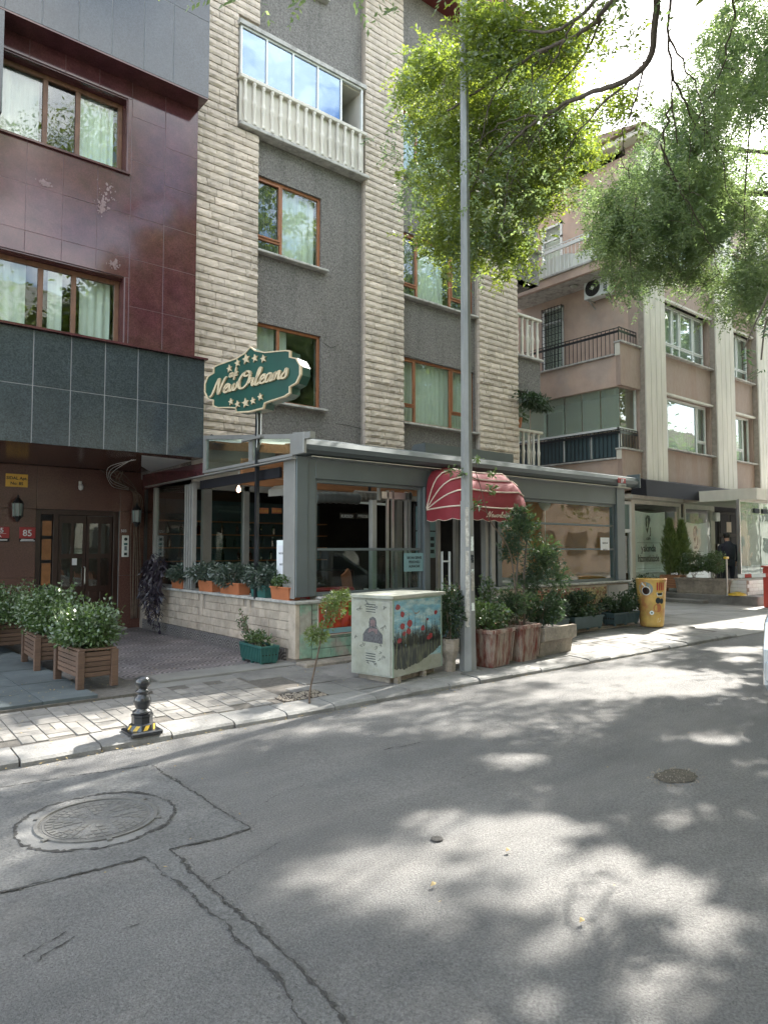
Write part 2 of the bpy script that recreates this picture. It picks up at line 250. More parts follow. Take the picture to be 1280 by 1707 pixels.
MT=dict(
 asphalt=mat('asphalt',(.165,.165,.162),.85,var=.14,vs=1.1,bump=1,bs=100,bdist=.03,col2=(.225,.218,.208),c2s=1.6,c2p=(.38,.66),st2=(.22,1,1),spk=(80,.42)),
 patch=mat('asphalt_patch',(.150,.150,.146),.88,var=.2,vs=3,bump=1,bs=75,bdist=.02,spk=(60,.42)),
 crack=mat('crack_filler',(.06,.058,.055),.95,var=.4,vs=30,bump=1,bs=120,bdist=.02),
 kerb=mat('kerb_granite',(.225,.222,.212),.8,var=.2,vs=5,bump=.6,bs=40,bdist=.012,rnd=.16,col2=(.15,.147,.14),c2s=2.5,spk=(90,.18)),
 paver=mat('paver_concrete',(.205,.195,.178),.85,var=.18,vs=14,bump=.5,bs=90,rnd=.16),
 slab=mat('slab_concrete',(.205,.198,.185),.85,var=.2,vs=3,bump=.5,bs=60,rnd=.14,col2=(.15,.145,.135),c2s=2,spk=(90,.16)),
 joint=mat('joint_dirt',(.12,.11,.096),.95,var=.3,vs=20,bump=.8,bs=80),
 screed=mat('cement_screed',(.215,.21,.195),.9,var=.2,vs=2,bump=.6,bs=30,col2=(.19,.185,.175),c2s=1.2),
 plaza=mat('plaza_concrete',(.27,.262,.245),.85,var=.2,vs=1.5,bump=.5,bs=40,rnd=.1),
 rubber=mat('rubber_mat',(.076,.092,.096),.8,var=.2,vs=4,bump=.6,bs=200,rnd=.12,bdist=.004),
 redmarble=mat('red_marble',(.078,.028,.033),.10,var=.28,vs=4.5,col2=(.095,.040,.038),c2s=1.1,c2p=(.42,.66),rnd=.05,detail=9,spec=.6,spk=(55,.35)),
 scuff=mat('pale_scuff',(.20,.135,.135),.5,var=.3,vs=30),
 granite=mat('grey_granite',(.042,.053,.060),.15,var=.12,vs=3,rnd=.06,spec=.6,spk=(55,.55)),
 redjoint=mat('marble_joint',(.15,.10,.10),.6,var=.1),
 grout=mat('pale_joint',(.20,.205,.205),.8,var=.1),
 doorwall=mat('brown_granite',(.105,.050,.040),.22,var=.3,vs=40,rnd=.05,spec=.5,col2=(.12,.06,.046),c2s=1.3),
 brick=mat('split_stone',(.53,.455,.375),.85,var=.14,vs=6,bump=.7,bs=45,bdist=.012,rnd=.15,col2=(.38,.33,.275),c2s=1.2,c2p=(.52,.78),st2=(2.5,2.5,.45)),
 mortar=mat('stone_mortar',(.30,.26,.22),.9,var=.2,vs=8,bump=.4),
 stucco=mat('grey_roughcast',(.19,.18,.167),.95,var=.08,col2=(.145,.138,.128),c2s=1.1,c2p=(.5,.72),st2=(2.4,2.4,.35),vs=1.5,bump=1,bs=38,bdist=.03,spk=(30,.55)),
 pink=mat('pink_stucco',(.37,.285,.24),.9,var=.14,vs=9,bump=.6,bs=18,bdist=.012,stretch=(5,5,.55),col2=(.35,.25,.205),c2s=.25),
 pinks=mat('salmon_stucco',(.46,.34,.275),.9,var=.14,vs=1.5,bump=.4,bs=50,col2=(.42,.33,.28),c2s=.8),
 cream=mat('cream_paint',(.62,.59,.52),.8,var=.10,vs=3,bump=.3,bs=30,stretch=(1,1,.3),col2=(.46,.44,.39),c2s=1.2,c2p=(.55,.75)),
 ledge=mat('weathered_ledge',(.42,.41,.38),.8,var=.25,vs=9,bump=.4,bs=40,col2=(.3,.29,.27),c2s=4),
 woodframe=mat('orange_wood_frame',(.27,.105,.045),.45,var=.2,vs=6,stretch=(3,3,1)),
 brownframe=mat('brown_wood_frame',(.15,.075,.042),.5,var=.3,vs=7,stretch=(3,3,1)),
 pvc=mat('white_pvc',(.68,.70,.68),.4,var=.06),
 glass=glass('window_glass',boost=1.5),
 clearglass=glass('thin_clear_glass',boost=1.0,tint=(.85,.93,.9)),
 shopglass=glass('shop_glass',boost=1.2,tint=(.97,.99,.98)),
 fabric=leafmat('translucent_roof_fabric',(.5,.5,.48),(.52,.52,.5),.85,1,.03),
 greenglass=glass('greenish_glass',tint=(.72,.84,.76),boost=1.6,alpha=((.56,.64,.56),.30)),
 frost=glass('frosted_panel',tint=(.5,.6,.58),boost=1.0,alpha=((.22,.30,.29),.85)),
 skyglass=glass('sky_tinted_balcony_glass',tint=(.30,.42,.50),boost=5,refl=(.50,.66,.86)),  # the reflected sky's blue is put into the glass colour
 curtain=mat('pale_curtain',(.62,.63,.57),.9,rnd=.25,var=.12,vs=3,stretch=(6,6,.3)),
 blind=mat('dark_blind',(.05,.055,.06),.8,var=.35,vs=4,stretch=(14,14,.05)),
 dark=mat('dark_interior',(.045,.04,.038),.8,var=.3,vs=2),
 roomwall=mat('room_wall',(.22,.2,.18),.9,var=.1),
 alu=mat('blue_grey_aluminium',(.135,.158,.165),.42,metal=.35,var=.08,vs=2),
 alulight=mat('pale_aluminium',(.30,.30,.285),.4,metal=.3,var=.1,vs=4),
 steel=mat('bright_steel',(.6,.6,.58),.28,metal=.9,var=.1),
 wood=mat('ceiling_pine',(.38,.17,.075),.5,var=.2,vs=3,stretch=(1,8,8)),
 board=mat('planter_timber',(.115,.068,.045),.6,var=.3,vs=5,rnd=.2,bump=.4,bs=30,stretch=(1,1,6),obj=True),
 board2=mat('pale_planter_timber',(.36,.17,.085),.6,var=.2,vs=5,rnd=.1,obj=True),
 soil=mat('soil',(.035,.026,.02),.95,var=.4,vs=30,bump=1,bs=50),
 block=mat('travertine_block',(.46,.39,.31),.8,var=.2,vs=7,bump=.5,bs=40,rnd=.13,col2=(.36,.30,.24),c2s=5,c2p=(.5,.7)),
 greenblock=mat('green_stained_block',(.36,.34,.28),.8,var=.25,vs=9,bump=.5,bs=40,rnd=.1,col2=(.24,.38,.28),c2s=3,c2p=(.42,.55)),
 galv=mat('galvanised_steel',(.27,.28,.275),.5,metal=.45,var=.22,vs=5,bump=.15,bs=15,stretch=(1,1,.35)),
 polepaste=mat('pole_glue_remains',(.42,.40,.35),.9,var=.4,vs=22,bump=.8,bs=50),
 blackmetal=mat('black_paint',(.018,.02,.023),.28,var=.2,vs=15,spec=.6,coat=.3),
 yellow=mat('yellow_paint',(.55,.36,.035),.5,var=.25,vs=20),
 iron=mat('cast_iron',(.15,.148,.14),.6,metal=.25,var=.25,vs=18,bump=.4,bs=90),
 ringconc=mat('ring_concrete',(.16,.16,.155),.85,var=.2,vs=9,bump=.8,bs=80),
 signgreen=mat('sign_green',(.006,.058,.040),.35,var=.15,vs=3),
 signcream=mat('sign_cream',(.56,.46,.30),.5,var=.15,vs=12),
 awning=mat('red_awning',(.20,.016,.024),.75,var=.16,vs=3,bump=.2,bs=8),
 piping=mat('cream_piping',(.62,.52,.42),.7,var=.05),
 terracotta=mat('terracotta_plastic',(.42,.145,.062),.55,var=.1,vs=6),
 greenplastic=mat('green_plastic',(.035,.125,.11),.5,var=.12,vs=6),
 tealdark=mat('dark_teal_plastic',(.05,.085,.095),.5,var=.12,vs=6),
 redconc=mat('red_stained_concrete',(.33,.27,.22),.85,var=.25,vs=14,bump=.9,bs=35,bdist=.02,col2=(.17,.05,.035),c2s=4.5,c2p=(.42,.6),stretch=(2.2,2.2,.6)),
 conc=mat('rough_concrete',(.31,.27,.22),.9,var=.22,vs=14,bump=1,bs=35,bdist=.02,col2=(.24,.21,.175),c2s=3),
 black=mat('matt_black',(.008,.008,.012),.75,var=.2),
 white=mat('white_paper',(.74,.75,.78),.8,var=.03),
 bannerwhite=mat('banner_cloth',(.78,.84,.82),.7,var=.08,vs=2),
 tealpaper=mat('teal_paper',(.20,.33,.34),.8,var=.05),
 ink=mat('dark_ink',(.02,.03,.035),.8,var=0),
 redplate=mat('red_plate',(.32,.022,.028),.4,var=.05),
 brass=mat('brass_plate',(.58,.36,.07),.35,metal=.4,var=.1),
 orange=mat('orange_wall',(.52,.22,.08),.8,var=.1),
 darkwood=mat('dark_door_wood',(.032,.014,.010),.3,var=.3,vs=6,stretch=(3,3,1)),
 ochre=mat('ochre_glass',(.30,.13,.045),.4,var=.25,vs=10),
 cabinet=mat('cabinet_grey_green',(.34,.35,.30),.6,var=.15,vs=9,col2=(.30,.31,.25),c2s=3.5,bump=.3,bs=30),
 redpaint=mat('barrier_red',(.42,.055,.035),.5,var=.15,vs=6),
 tilewhite=mat('white_tile',(.62,.64,.63),.35,var=.06,rnd=.06),
 carpaint=mat('silver_car_paint',(.52,.55,.57),.25,metal=.3,var=.03,coat=.6),
 tyre=mat('tyre_rubber',(.02,.02,.02),.8,var=.1),
 pitdirt=mat('pothole_dirt',(.085,.075,.058),.95,var=.4,vs=25,bump=1,bs=70),
 bark=mat('bark',(.11,.09,.072),.9,var=.3,vs=14,bump=1,bs=25,stretch=(1,1,.3)),
 twig=mat('thin_bark',(.13,.095,.07),.85,var=.3,vs=14),
 rooftile=mat('weathered_roof',(.26,.19,.15),.9,var=.2,vs=4),
 roofred=mat('dark_red_fascia',(.13,.022,.022),.5,var=.15),
 cloth=mat('dark_navy_cloth',(.018,.02,.03),.85,var=.3,vs=12,bump=.4,bs=25),
 skin=mat('skin',(.42,.24,.17),.6,var=.05),
 hair=mat('black_hair',(.012,.010,.009),.6,var=.1),
 shoe=mat('white_shoe',(.6,.58,.54),.6,var=.05),
 purple=leafmat('purple_leaf',(.020,.014,.026),(.04,.028,.045),.2),
 leafA=leafmat('pagoda_leaf',(.10,.155,.032),(.21,.27,.06),.6,1.3,c3=(.33,.33,.09)),
 leafB=leafmat('willow_leaf',(.105,.17,.075),(.18,.25,.10),.55,.9,c3=(.30,.32,.11)),
 leafC=leafmat('shrub_leaf',(.042,.088,.024),(.085,.145,.04),.35,5,gloss=.1),
 leafD=leafmat('sage_leaf',(.035,.06,.042),(.07,.105,.075),.3,6,gloss=.1),
 leafE=leafmat('dark_evergreen',(.022,.045,.020),(.045,.082,.034),.3,5,gloss=.06),
 leafF=leafmat('thuja_green',(.08,.13,.03),(.16,.22,.055),.3,8),
 dry=leafmat('fallen_leaf',(.25,.18,.08),(.42,.32,.12),.2,20),
 wave=scale_mat('wave_tile',(.165,.152,.155),(.20,.178,.178)),
 waveside=scale_mat('wave_skirting',(.15,.14,.135),(.19,.18,.17),s=.26,axis='yz',freq=40),
)
# ------------------------------------------------------------------ foliage helpers
def unit(a): return a/np.maximum(np.linalg.norm(a,axis=-1,keepdims=True),1e-9)
def rnd_dirs(n,up=0.0):
    d=RNG.normal(size=(n,3)); d=unit(d); d[:,2]+=up; return unit(d)
def rhombs(base,d,Ln,W,sag=.0,nrm=None):
    n=len(base); a=RNG.normal(size=(n,3)) if nrm is None else nrm
    s=unit(np.cross(d,a)); Ln=np.broadcast_to(np.asarray(Ln,float).reshape(-1,1),(n,1)); W=np.broadcast_to(np.asarray(W,float).reshape(-1,1),(n,1))
    mid=base+d*Ln*.45; tip=base+d*Ln; tip[:,2]-=(sag*Ln)[:,0]
    return np.stack([base,mid+s*W*.5,tip,mid-s*W*.5],1)
def compound(base,d,ln,pairs=6,lf=.3,wf=.12,droop=.35):
    """pinnate leaves: a row of leaflet pairs along a drooping stalk"""
    n=len(base); side=unit(np.cross(d,np.array([0,0,1.])+RNG.normal(size=(n,3))*.35)); out=[]
    ln=np.broadcast_to(np.asarray(ln,float).reshape(-1,1),(n,1))
    for k in range(1,pairs+1):
        t=k/pairs; p=base+d*ln*t; p[:,2]-=(droop*ln*t*t)[:,0]
        for sg in (-1,1):
            dd=unit(d*.55+side*sg*.85+RNG.normal(size=(n,3))*.22); dd[:,2]-=.15; dd=unit(dd)
            out.append(rhombs(p,dd,ln[:,0]*lf*(1-.25*abs(t-.5)),ln[:,0]*wf))
    return np.concatenate(out)
def bush_pts(n,c,r,shell=.5,lobes=9,seed=0,flat=0):
    """points spread through an uneven lobed volume"""
    g=np.random.default_rng(seed); c=np.array(c);r=np.array(r)
    ld=unit(g.normal(size=(lobes,3))); lr=g.uniform(.45,.72,lobes); lc=ld*(1-lr[:,None]*.75)
    i=g.integers(0,lobes,n); p=unit(g.normal(size=(n,3)))*(g.uniform(shell,1,(n,1)))*lr[i][:,None]+lc[i]
    if flat: p[:,2]=np.where(p[:,2]<0,p[:,2]*flat,p[:,2])
    return c+p*r, unit(p)
def broad_bush(name,label,c,r,n,leaf,matl,group=None,seed=0,ar=.55,cat='plant',stems=True,flat=.4,up=.35,shell=.45,lobes=9):
    """leafy plant standing in a container: foliage + stems"""
    t=thing(name,label,cat,(c[0],c[1],c[2]-r[2]*.8),group)
    p,o=bush_pts(n,c,r,shell,seed=seed,flat=flat,lobes=lobes); d=unit(o*.8+RNG.normal(size=(n,3))*.6+np.array([0,0,up]))
    quads('foliage',rhombs(p,d,leaf*RNG.uniform(.7,1.3,n),leaf*ar*RNG.uniform(.8,1.2,n),sag=.15),matl,t)
    if stems:
        m=MB(); g=random.Random(seed)
        for k in range(7):
            e=(c[0]+g.uniform(-.6,.6)*r[0],c[1]+g.uniform(-.6,.6)*r[1],c[2]+g.uniform(-.1,.6)*r[2])
            b=(c[0]+g.uniform(-.3,.3)*r[0],c[1]+g.uniform(-.3,.3)*r[1],c[2]-r[2]*.85)
            m.tube([b,((b[0]+e[0])/2+g.uniform(-.02,.02),(b[1]+e[1])/2,(b[2]+e[2])/2),e],[.006,.005,.003],5)
        m.build('stem',MT['twig'],t)
    return t
# ------------------------------------------------------------------ lettering
_font={}
def text(body,size,matl,parent,origin,right,up,extr=.004,shear=0,align='LEFT',name='lettering',offset=0,sx=1.0,spacing=1.0):
    cu=D.curves.new('txt','FONT'); cu.body=body; cu.size=size; cu.shear=shear; cu.extrude=0; cu.align_x=align; cu.offset=offset; cu.resolution_u=3; cu.space_character=spacing
    ob=D.objects.new('txt',cu); COL.objects.link(ob); dg=bpy.context.evaluated_depsgraph_get(); me=D.meshes.new_from_object(ob.evaluated_get(dg)); D.objects.remove(ob)
    b=bmesh.new(); b.from_mesh(me); bmesh.ops.remove_doubles(b,verts=b.verts,dist=size*.002)
    if extr>0:
        g=bmesh.ops.extrude_face_region(b,geom=b.faces[:]); bmesh.ops.translate(b,verts=[v for v in g['geom'] if isinstance(v,bmesh.types.BMVert)],vec=(0,0,extr))
    r=Vector(right).normalized(); u=Vector(up).normalized(); n=r.cross(u)
    M=Matrix((( r.x*sx,u.x,n.x,0),(r.y*sx,u.y,n.y,0),(r.z*sx,u.z,n.z,0),(0,0,0,1)))
    b.transform(M); bmesh.ops.recalc_face_normals(b,faces=b.faces); b.to_mesh(me); b.free()
    me.materials.clear(); me.materials.append(matl); o=D.objects.new(name,me); COL.objects.link(o); o.parent=parent
    pl=np.array(WL.get(parent.name,(0,0,0))) if parent is not None else np.zeros(3)
    o.location=np.array(origin,float)-pl; return o
# cursive letters drawn as pen strokes in a unit em (x, y)
SCRIPT={'N':([[(-.12,.02),(-.02,-.02),(.08,.2),(.2,.7),(.3,.98),(.36,.8),(.42,.3),(.5,.02),(.6,.4),(.72,.85),(.84,1.0)]],.80),
'e':([[(0,.2),(.2,.26),(.3,.4),(.22,.52),(.1,.42),(.06,.18),(.16,.02),(.3,.03),(.42,.16)]],.38),
'w':([[(0,.46),(.06,.2),(.12,.03),(.24,.12),(.3,.42),(.32,.1),(.42,.02),(.54,.18),(.56,.46),(.66,.4)]],.62),
'O':([[(.42,.98),(.16,.86),(.02,.5),(.12,.1),(.36,0),(.62,.2),(.7,.6),(.58,.92),(.36,.98),(.28,.8),(.46,.7),(.74,.82)]],.74),
'r':([[(0,.2),(.1,.48),(.14,.4),(.26,.44),(.22,.2),(.28,.02),(.4,.12)]],.37),
'l':([[(0,.15),(.22,.7),(.22,.98),(.12,.9),(.08,.4),(.12,.04),(.24,.02),(.34,.14)]],.31),
'a':([[(.34,.42),(.18,.5),(.04,.3),(.08,.04),(.24,.06),(.36,.44),(.34,.12),(.42,.02),(.54,.14)]],.49),
'n':([[(0,.14),(.08,.48),(.1,.02),(.2,.34),(.32,.48),(.36,.3),(.38,.06),(.46,.02),(.56,.14)]],.52),
's':([[(0,.14),(.16,.34),(.22,.52),(.3,.3),(.3,.06),(.14,-.02),(.02,.08)]],.34),
'o':([[(.24,.5),(.08,.42),(.02,.2),(.14,.02),(.3,.08),(.34,.32),(.24,.5),(.34,.42),(.48,.46)]],.44),
'c':([[(.34,.4),(.22,.5),(.06,.36),(.06,.1),(.2,0),(.38,.12)]],.34),
'f':([[(0,.1),(.22,.5),(.34,.92),(.22,.96),(.18,.4),(.1,-.35),(.2,-.3),(.22,.04),(.36,.16)]],.30)}
def catmull(p,k=4):
    q=[p[0]]+list(p)+[p[-1]]; o=[]
    for i in range(1,len(q)-2):
        a,b,c,d=[np.array(t,float) for t in q[i-1:i+3]]
        for j in range(k):
            t=j/k; o.append(.5*((2*b)+(c-a)*t+(2*a-5*b+4*c-d)*t*t+(3*b-a-3*c+d)*t**3))
    o.append(np.array(q[-2],float)); return o
def script(word,h,origin,right,up,matl,parent,w=.09,depth=.012,shear=.25,sx=1.0,name='lettering',joined=False):
    r=np.array(right,float); u=np.array(up,float); n=np.cross(r,u); O=np.array(origin,float)
    x=0; mbs=MB()
    for ch in word:
        st,adv=SCRIPT[ch]; m=mbs if joined else MB()
        for s in st:
            pts=catmull(s); k=len(pts); V=[];F=[]
            for i,p in enumerate(pts):
                d=pts[min(i+1,k-1)]-pts[max(i-1,0)]; l=np.linalg.norm(d)+1e-9; d=d/l; nn=np.array([-d[1],d[0]]); ww=w*(.62+.38*abs(d[1]))*(1 if 0<i<k-1 else .5)
                for sg in (1,-1):
                    q=p+nn*ww*sg*.5; X=(x+q[0]+shear*q[1])*sx; base=O+r*X*h+u*q[1]*h
                    V.append(base); V.append(base+n*depth)
            for i in range(k-1):
                a=i*4;b=a+4; F+=[(a+1,b+1,b+3,a+3),(a,a+2,b+2,b),(a,b,b+1,a+1),(a+2,a+3,b+3,b+2)]
            F+=[(0,1,3,2),((k-1)*4,(k-1)*4+2,(k-1)*4+3,(k-1)*4+1)]
            m.add(V,F)
        if not joined: m.build(name,matl,parent)
        x+=adv
    if joined: mbs.build(name,matl,parent)
    return x*sx*h
# ------------------------------------------------------------------ wall with openings
def wall_holes(m,x0,x1,z0,z1,y0,y1,holes):
    xs=sorted({x0,x1,*[h[0] for h in holes],*[h[1] for h in holes]}); zs=sorted({z0,z1,*[h[2] for h in holes],*[h[3] for h in holes]})
    xs=[x for x in xs if x0<=x<=x1]; zs=[z for z in zs if z0<=z<=z1]
    for i in range(len(xs)-1):
        j=0
        while j<len(zs)-1:
            inside=lambda j:any(h[0]<(xs[i]+xs[i+1])/2<h[1] and h[2]<(zs[j]+zs[j+1])/2<h[3] for h in holes)
            if inside(j): j+=1; continue
            k=j
            while k+1<len(zs)-1 and not inside(k+1): k+=1
            m.box(xs[i],y0,zs[j],xs[i+1],y1,zs[k+1]); j=k+1
def frame_rect(m,x0,x1,z0,z1,y0,y1,w,b=0):
    m.box(x0,y0,z0,x0+w,y1,z1,b);m.box(x1-w,y0,z0,x1,y1,z1,b);m.box(x0+w,y0,z1-w,x1-w,y1,z1,b);m.box(x0+w,y0,z0,x1-w,y1,z0+w,b)
def curtain(m,x0,x1,z0,z1,y,amp=.03,period=.11,seed=0):
    g=random.Random(seed); n=max(6,int((x1-x0)/.022)); V=[];F=[]; ph=g.random()*6
    for i in range(n+1):
        x=x0+(x1-x0)*i/n; a=amp*math.sin(x/period*2*math.pi+ph+1.3*math.sin(x*5+ph))*(.6+.4*math.sin(x*3.1+ph))
        V+=[(x,y+a*.5,z0),(x,y+a,(z0+z1)/2),(x,y+a*.35,z1)]
    for i in range(n):
        for j in(0,1): F.append((i*3+j,i*3+3+j,i*3+4+j,i*3+1+j))
    m.add(V,F)
def window(parent,x0,x1,z0,z1,y,fm,divs=(),low=(),fw=.055,curt=None,dark=(),gl='glass',sash=True,seed=0,label=None,ydepth=.06):
    """window > pane, sash, curtain ; divs: mullion x, low: (i, z) lights that carry a low transom, dark: lights with a blind"""
    m=MB(); frame_rect(m,x0,x1,z0,z1,y,y+ydepth,fw,.004)
    for d in divs: m.box(d-fw*.5,y,z0+fw,d+fw*.5,y+ydepth,z1-fw,.004)
    edges=[x0+fw*.5]+list(divs)+[x1-fw*.5]; lowd=dict(low)
    for i,zt in lowd.items(): m.box(edges[i]+fw*.5,y+.002,zt-fw*.4,edges[i+1]-fw*.5,y+ydepth-.002,zt+fw*.4)
    f=m.build('window',fm,parent)
    if label: f['label']=label
    for i in range(len(edges)-1):
        a,b=edges[i]+fw*.5,edges[i+1]-fw*.5
        zs=[z0+fw]+([lowd[i]] if i in lowd else [])+[z1-fw]
        for j in range(len(zs)-1):
            za=zs[j]+(fw*.4 if j else 0); zb=zs[j+1]-(fw*.4 if j<len(zs)-2 else 0)
            MB().box(a,y+ydepth*.45,za,b,y+ydepth*.45+.008,zb).build('pane',MT[gl],f)
            if sash and i in lowd and j==1:
                s=MB(); frame_rect(s,a+.002,b-.002,za+.002,zb-.002,y-.018,y+ydepth*.4,fw*.55,.003); s.build('sash',fm,f)
        if i in dark:
            c=MB(); curtain(c,a,b,z0+fw,z1-fw,y+ydepth+.018,.010,.06,seed+i); c.build('blind',MT['blind'],f)
    if curt:
        for (a,b) in curt:
            c=MB(); curtain(c,a,b,z0+.03,z1-.02,y+ydepth+.085,.028,.13,seed+7); c.build('curtain',MT['curtain'],f,smooth=True)
    return f
# ================================================================== GROUND
def struct(o,lab=None):
    o['kind']='structure'; return o
KY=5.69; PZ=.12
def PG(y): return min(.12,.05+.0435*max(0,y-5.69))
SL=math.atan(.0435)
# road sheet with slight undulation near the camera
m=MB()
xs=[-70,-30,-12,-6]+[i*.8-4 for i in range(35)]+[30,45,80,140]; ys=[-70,-30,-12,-6]+[i*.6-4.6 for i in range(18)]+[KY+.05]
V=[(x,y,(.012*math.sin(x*.9+1)*math.sin(y*1.1)-.012) if (-4<x<22 and -4<y<5.3) else -.008) for y in ys for x in xs]; nx=len(xs)
m.add(V,[(j*nx+i,j*nx+i+1,(j+1)*nx+i+1,(j+1)*nx+i) for j in range(len(ys)-1) for i in range(nx-1)])
road=struct(m.build('road',MT['asphalt'],smooth=True)); WL[road.name]=tuple(road.location)
# base ground under everything north of the kerb, out to the horizon
gr=struct(MB().box(-70,KY+.05,-.3,140,140,-.02).build('ground',MT['screed']))
# old repair patch, its cracks, and the trench running off it
def hz(x,y): return .012*math.sin(x*.9+1)*math.sin(y*1.1)-.012
def jit(poly,step=.06,amp=.014,seed=1,closed=True):
    g0=random.Random(seed); n=len(poly); o=[]
    class G:
        s=0.
        def gauss(self,a,b): self.s=self.s*.72+g0.gauss(0,.7)*b; return self.s
    g=G()
    for i in range(n if closed else n-1):
        a=np.array(poly[i],float);b=np.array(poly[(i+1)%n],float); l=np.linalg.norm(b-a); k=max(1,int(l/step)); nn=np.array([-(b-a)[1],(b-a)[0]])/l
        for j in range(k): o.append(a+(b-a)*j/k+nn*g.gauss(0,amp))
    if not closed: o.append(np.array(poly[-1],float))
    return o
pp=[P(a,b,z=0)[:2] for a,b in [(-80,1322),(100,1294),(252,1273),(330,1322),(418,1378),(350,1398),(283,1411),(350,1478),(440,1555),(540,1660),(640,1790),(560,1800),(470,1640),(380,1545),(300,1470),(240,1427),(120,1453),(0,1482),(-90,1500)]]
pj=jit(pp,.03,.007,3)
m=MB(); m.add([(p[0],p[1],hz(*p)+.006) for p in pj]+[(p[0],p[1],hz(*p)-.03) for p in pj],[tuple(range(len(pj)))]+[(i,(i+1)%len(pj),len(pj)+(i+1)%len(pj),len(pj)+i) for i in range(len(pj))])
m.build('repair_patch',MT['patch'],road)
def ribbon(name,poly,w,z,mt,parent,seed=1,closed=False,amp=.012):
    g=random.Random(seed); q=[p+np.array([g.gauss(0,w*.18),g.gauss(0,w*.18)]) for p in jit(poly,.018,amp,seed,closed)]; n=len(q); V=[]
    for i,p in enumerate(q):
        a=q[(i-1)%n] if closed or i>0 else q[0]; b=q[(i+1)%n] if closed or i<n-1 else q[-1]; d=b-a; d/=np.linalg.norm(d)+1e-9; nn=np.array([-d[1],d[0]])
        ww=w*g.choice([.25,.5,.8,1.1,1.7])*(.45+.7*abs(math.sin(i*.09+seed))); h=hz(*p)+z
        V+=[(p[0]+nn[0]*ww/2,p[1]+nn[1]*ww/2,h),(p[0]-nn[0]*ww/2,p[1]-nn[1]*ww/2,h)]
    F=[(2*i,2*i+1,2*(i+1)+1,2*(i+1)) for i in range(n-1)]
    if closed: F.append((2*n-2,2*n-1,1,0))
    o=MB().add(V,F).build(name,mt,parent); return o
ribbon('crack',pp,.013,.0085,MT['crack'],road,3,True,.007)
for k,(pl,w_) in enumerate([([(330,1480),(390,1445),(470,1400)],.004),([(40,1590),(110,1548)],.010),([(60,1600),(125,1556)],.008),([(200,1548),(235,1534)],.005),([(440,1335),(480,1318),(520,1300)],.004),([(760,1300),(800,1286)],.004),([(640,1250),(700,1238)],.008)]):
    ribbon('crack',[P(a,b,z=0)[:2] for a,b in pl],w_,.004,MT['crack'],road,20+k,False,.006)
m=MB(); g_=random.Random(44)
for p in jit(pp,.012,.02,8):
    if g_.random()<.55: continue
    s=g_.uniform(.002,.007); x_,y_=p[0]+g_.gauss(0,.018),p[1]+g_.gauss(0,.018); z_=hz(x_,y_)+.006
    m.add([(x_-s,y_-s*.7,z_),(x_+s,y_-s,z_),(x_,y_+s,z_),(x_,y_,z_+s)],[(0,1,3),(1,2,3),(2,0,3)])
m.build('loose_grit',MT['ringconc'],road,kind='stuff')
# pothole in the right lane
hc=P(1126,1291,z=0); g_=random.Random(5)
m=MB(); n=26; R=[g_.uniform(.9,1.1) for _ in range(n)]
V=[(hc[0]+.19*R[i]*math.cos(6.283*i/n),hc[1]+.12*R[i]*math.sin(6.283*i/n),hz(hc[0],hc[1])+.005) for i in range(n)]+[(hc[0],hc[1],hz(hc[0],hc[1])+.0045)]
m.add(V,[(i,(i+1)%n,n) for i in range(n)]); m.build('pothole',MT['pitdirt'],road)
m=MB()
for i in range(150):
    a=g_.uniform(0,6.28);r=math.sqrt(g_.random())*1.35;x=hc[0]+.19*r*math.cos(a);y=hc[1]+.12*r*math.sin(a);s=g_.uniform(.002,.007)
    m.add([(x-s,y-s*.7,hz(x,y)),(x+s,y-s,hz(x,y)),(x,y+s,hz(x,y)),(x,y,hz(x,y)+s*1.2+.004)],[(0,1,3),(1,2,3),(2,0,3)])
m.build('loose_stones',MT['conc'],road,kind='stuff')
# manhole: ring of concrete, iron frame, lid with relief
mc=P(163,1362,z=0); mz=hz(mc[0],mc[1])+.008; mr=.335
mh=thing('manhole_cover','round cast iron manhole cover with raised blocks, set in a concrete ring in the road','manhole',(mc[0],mc[1],0))
def annulus(m,r0,r1,z0,z1,n=48,a0=0,a1=2*math.pi,jr=0):
    full=abs(a1-a0-2*math.pi)<1e-6; k=n if full else n+1; V=[]
    for i in range(k):
        t=a0+(a1-a0)*i/n; c,s_=math.cos(t),math.sin(t); j=1+random.uniform(-jr,jr)
        V+=[(mc[0]+r0*c,mc[1]+r0*s_,z1),(mc[0]+r1*j*c,mc[1]+r1*j*s_,z1),(mc[0]+r1*j*c,mc[1]+r1*j*s_,z0),(mc[0]+r0*c,mc[1]+r0*s_,z0)]
    for i in range(n if full else k-1):
        a=i*4;b=((i+1)%k)*4; m.F=None
        m.add([],[]); m.f+=[tuple(q+m._o for q in Q_) for Q_ in ((a,a+1,b+1,b),(a+1,a+2,b+2,b+1),(a+3,a,b,b+3))]; m.m+=[0]*3
    m.v+=[tuple(map(float,v)) for v in V]
    if not full:
        e=(k-1)*4; m.f+=[(0+m._o,3+m._o,2+m._o,1+m._o),(e+m._o,e+1+m._o,e+2+m._o,e+3+m._o)]; m.m+=[0,0]
def ann(r0,r1,z0,z1,n=48,a0=0,a1=2*math.pi,m=None,jr=0):
    m=m or MB(); m._o=len(m.v); annulus(m,r0,r1,z0,z1,n,a0,a1,jr); return m
ann(mr*1.02,mr*1.30,mz-.03,mz+.001,60,jr=.012).build('concrete_ring',MT['ringconc'],mh)
ribbon('crack',[(mc[0]+mr*1.31*math.cos(t*.2094),mc[1]+mr*1.31*math.sin(t*.2094)) for t in range(30)],.02,.0125,MT['crack'],mh,9,True,.006)
fm_=ann(mr*.955,mr*1.02,mz-.03,mz+.010,60)
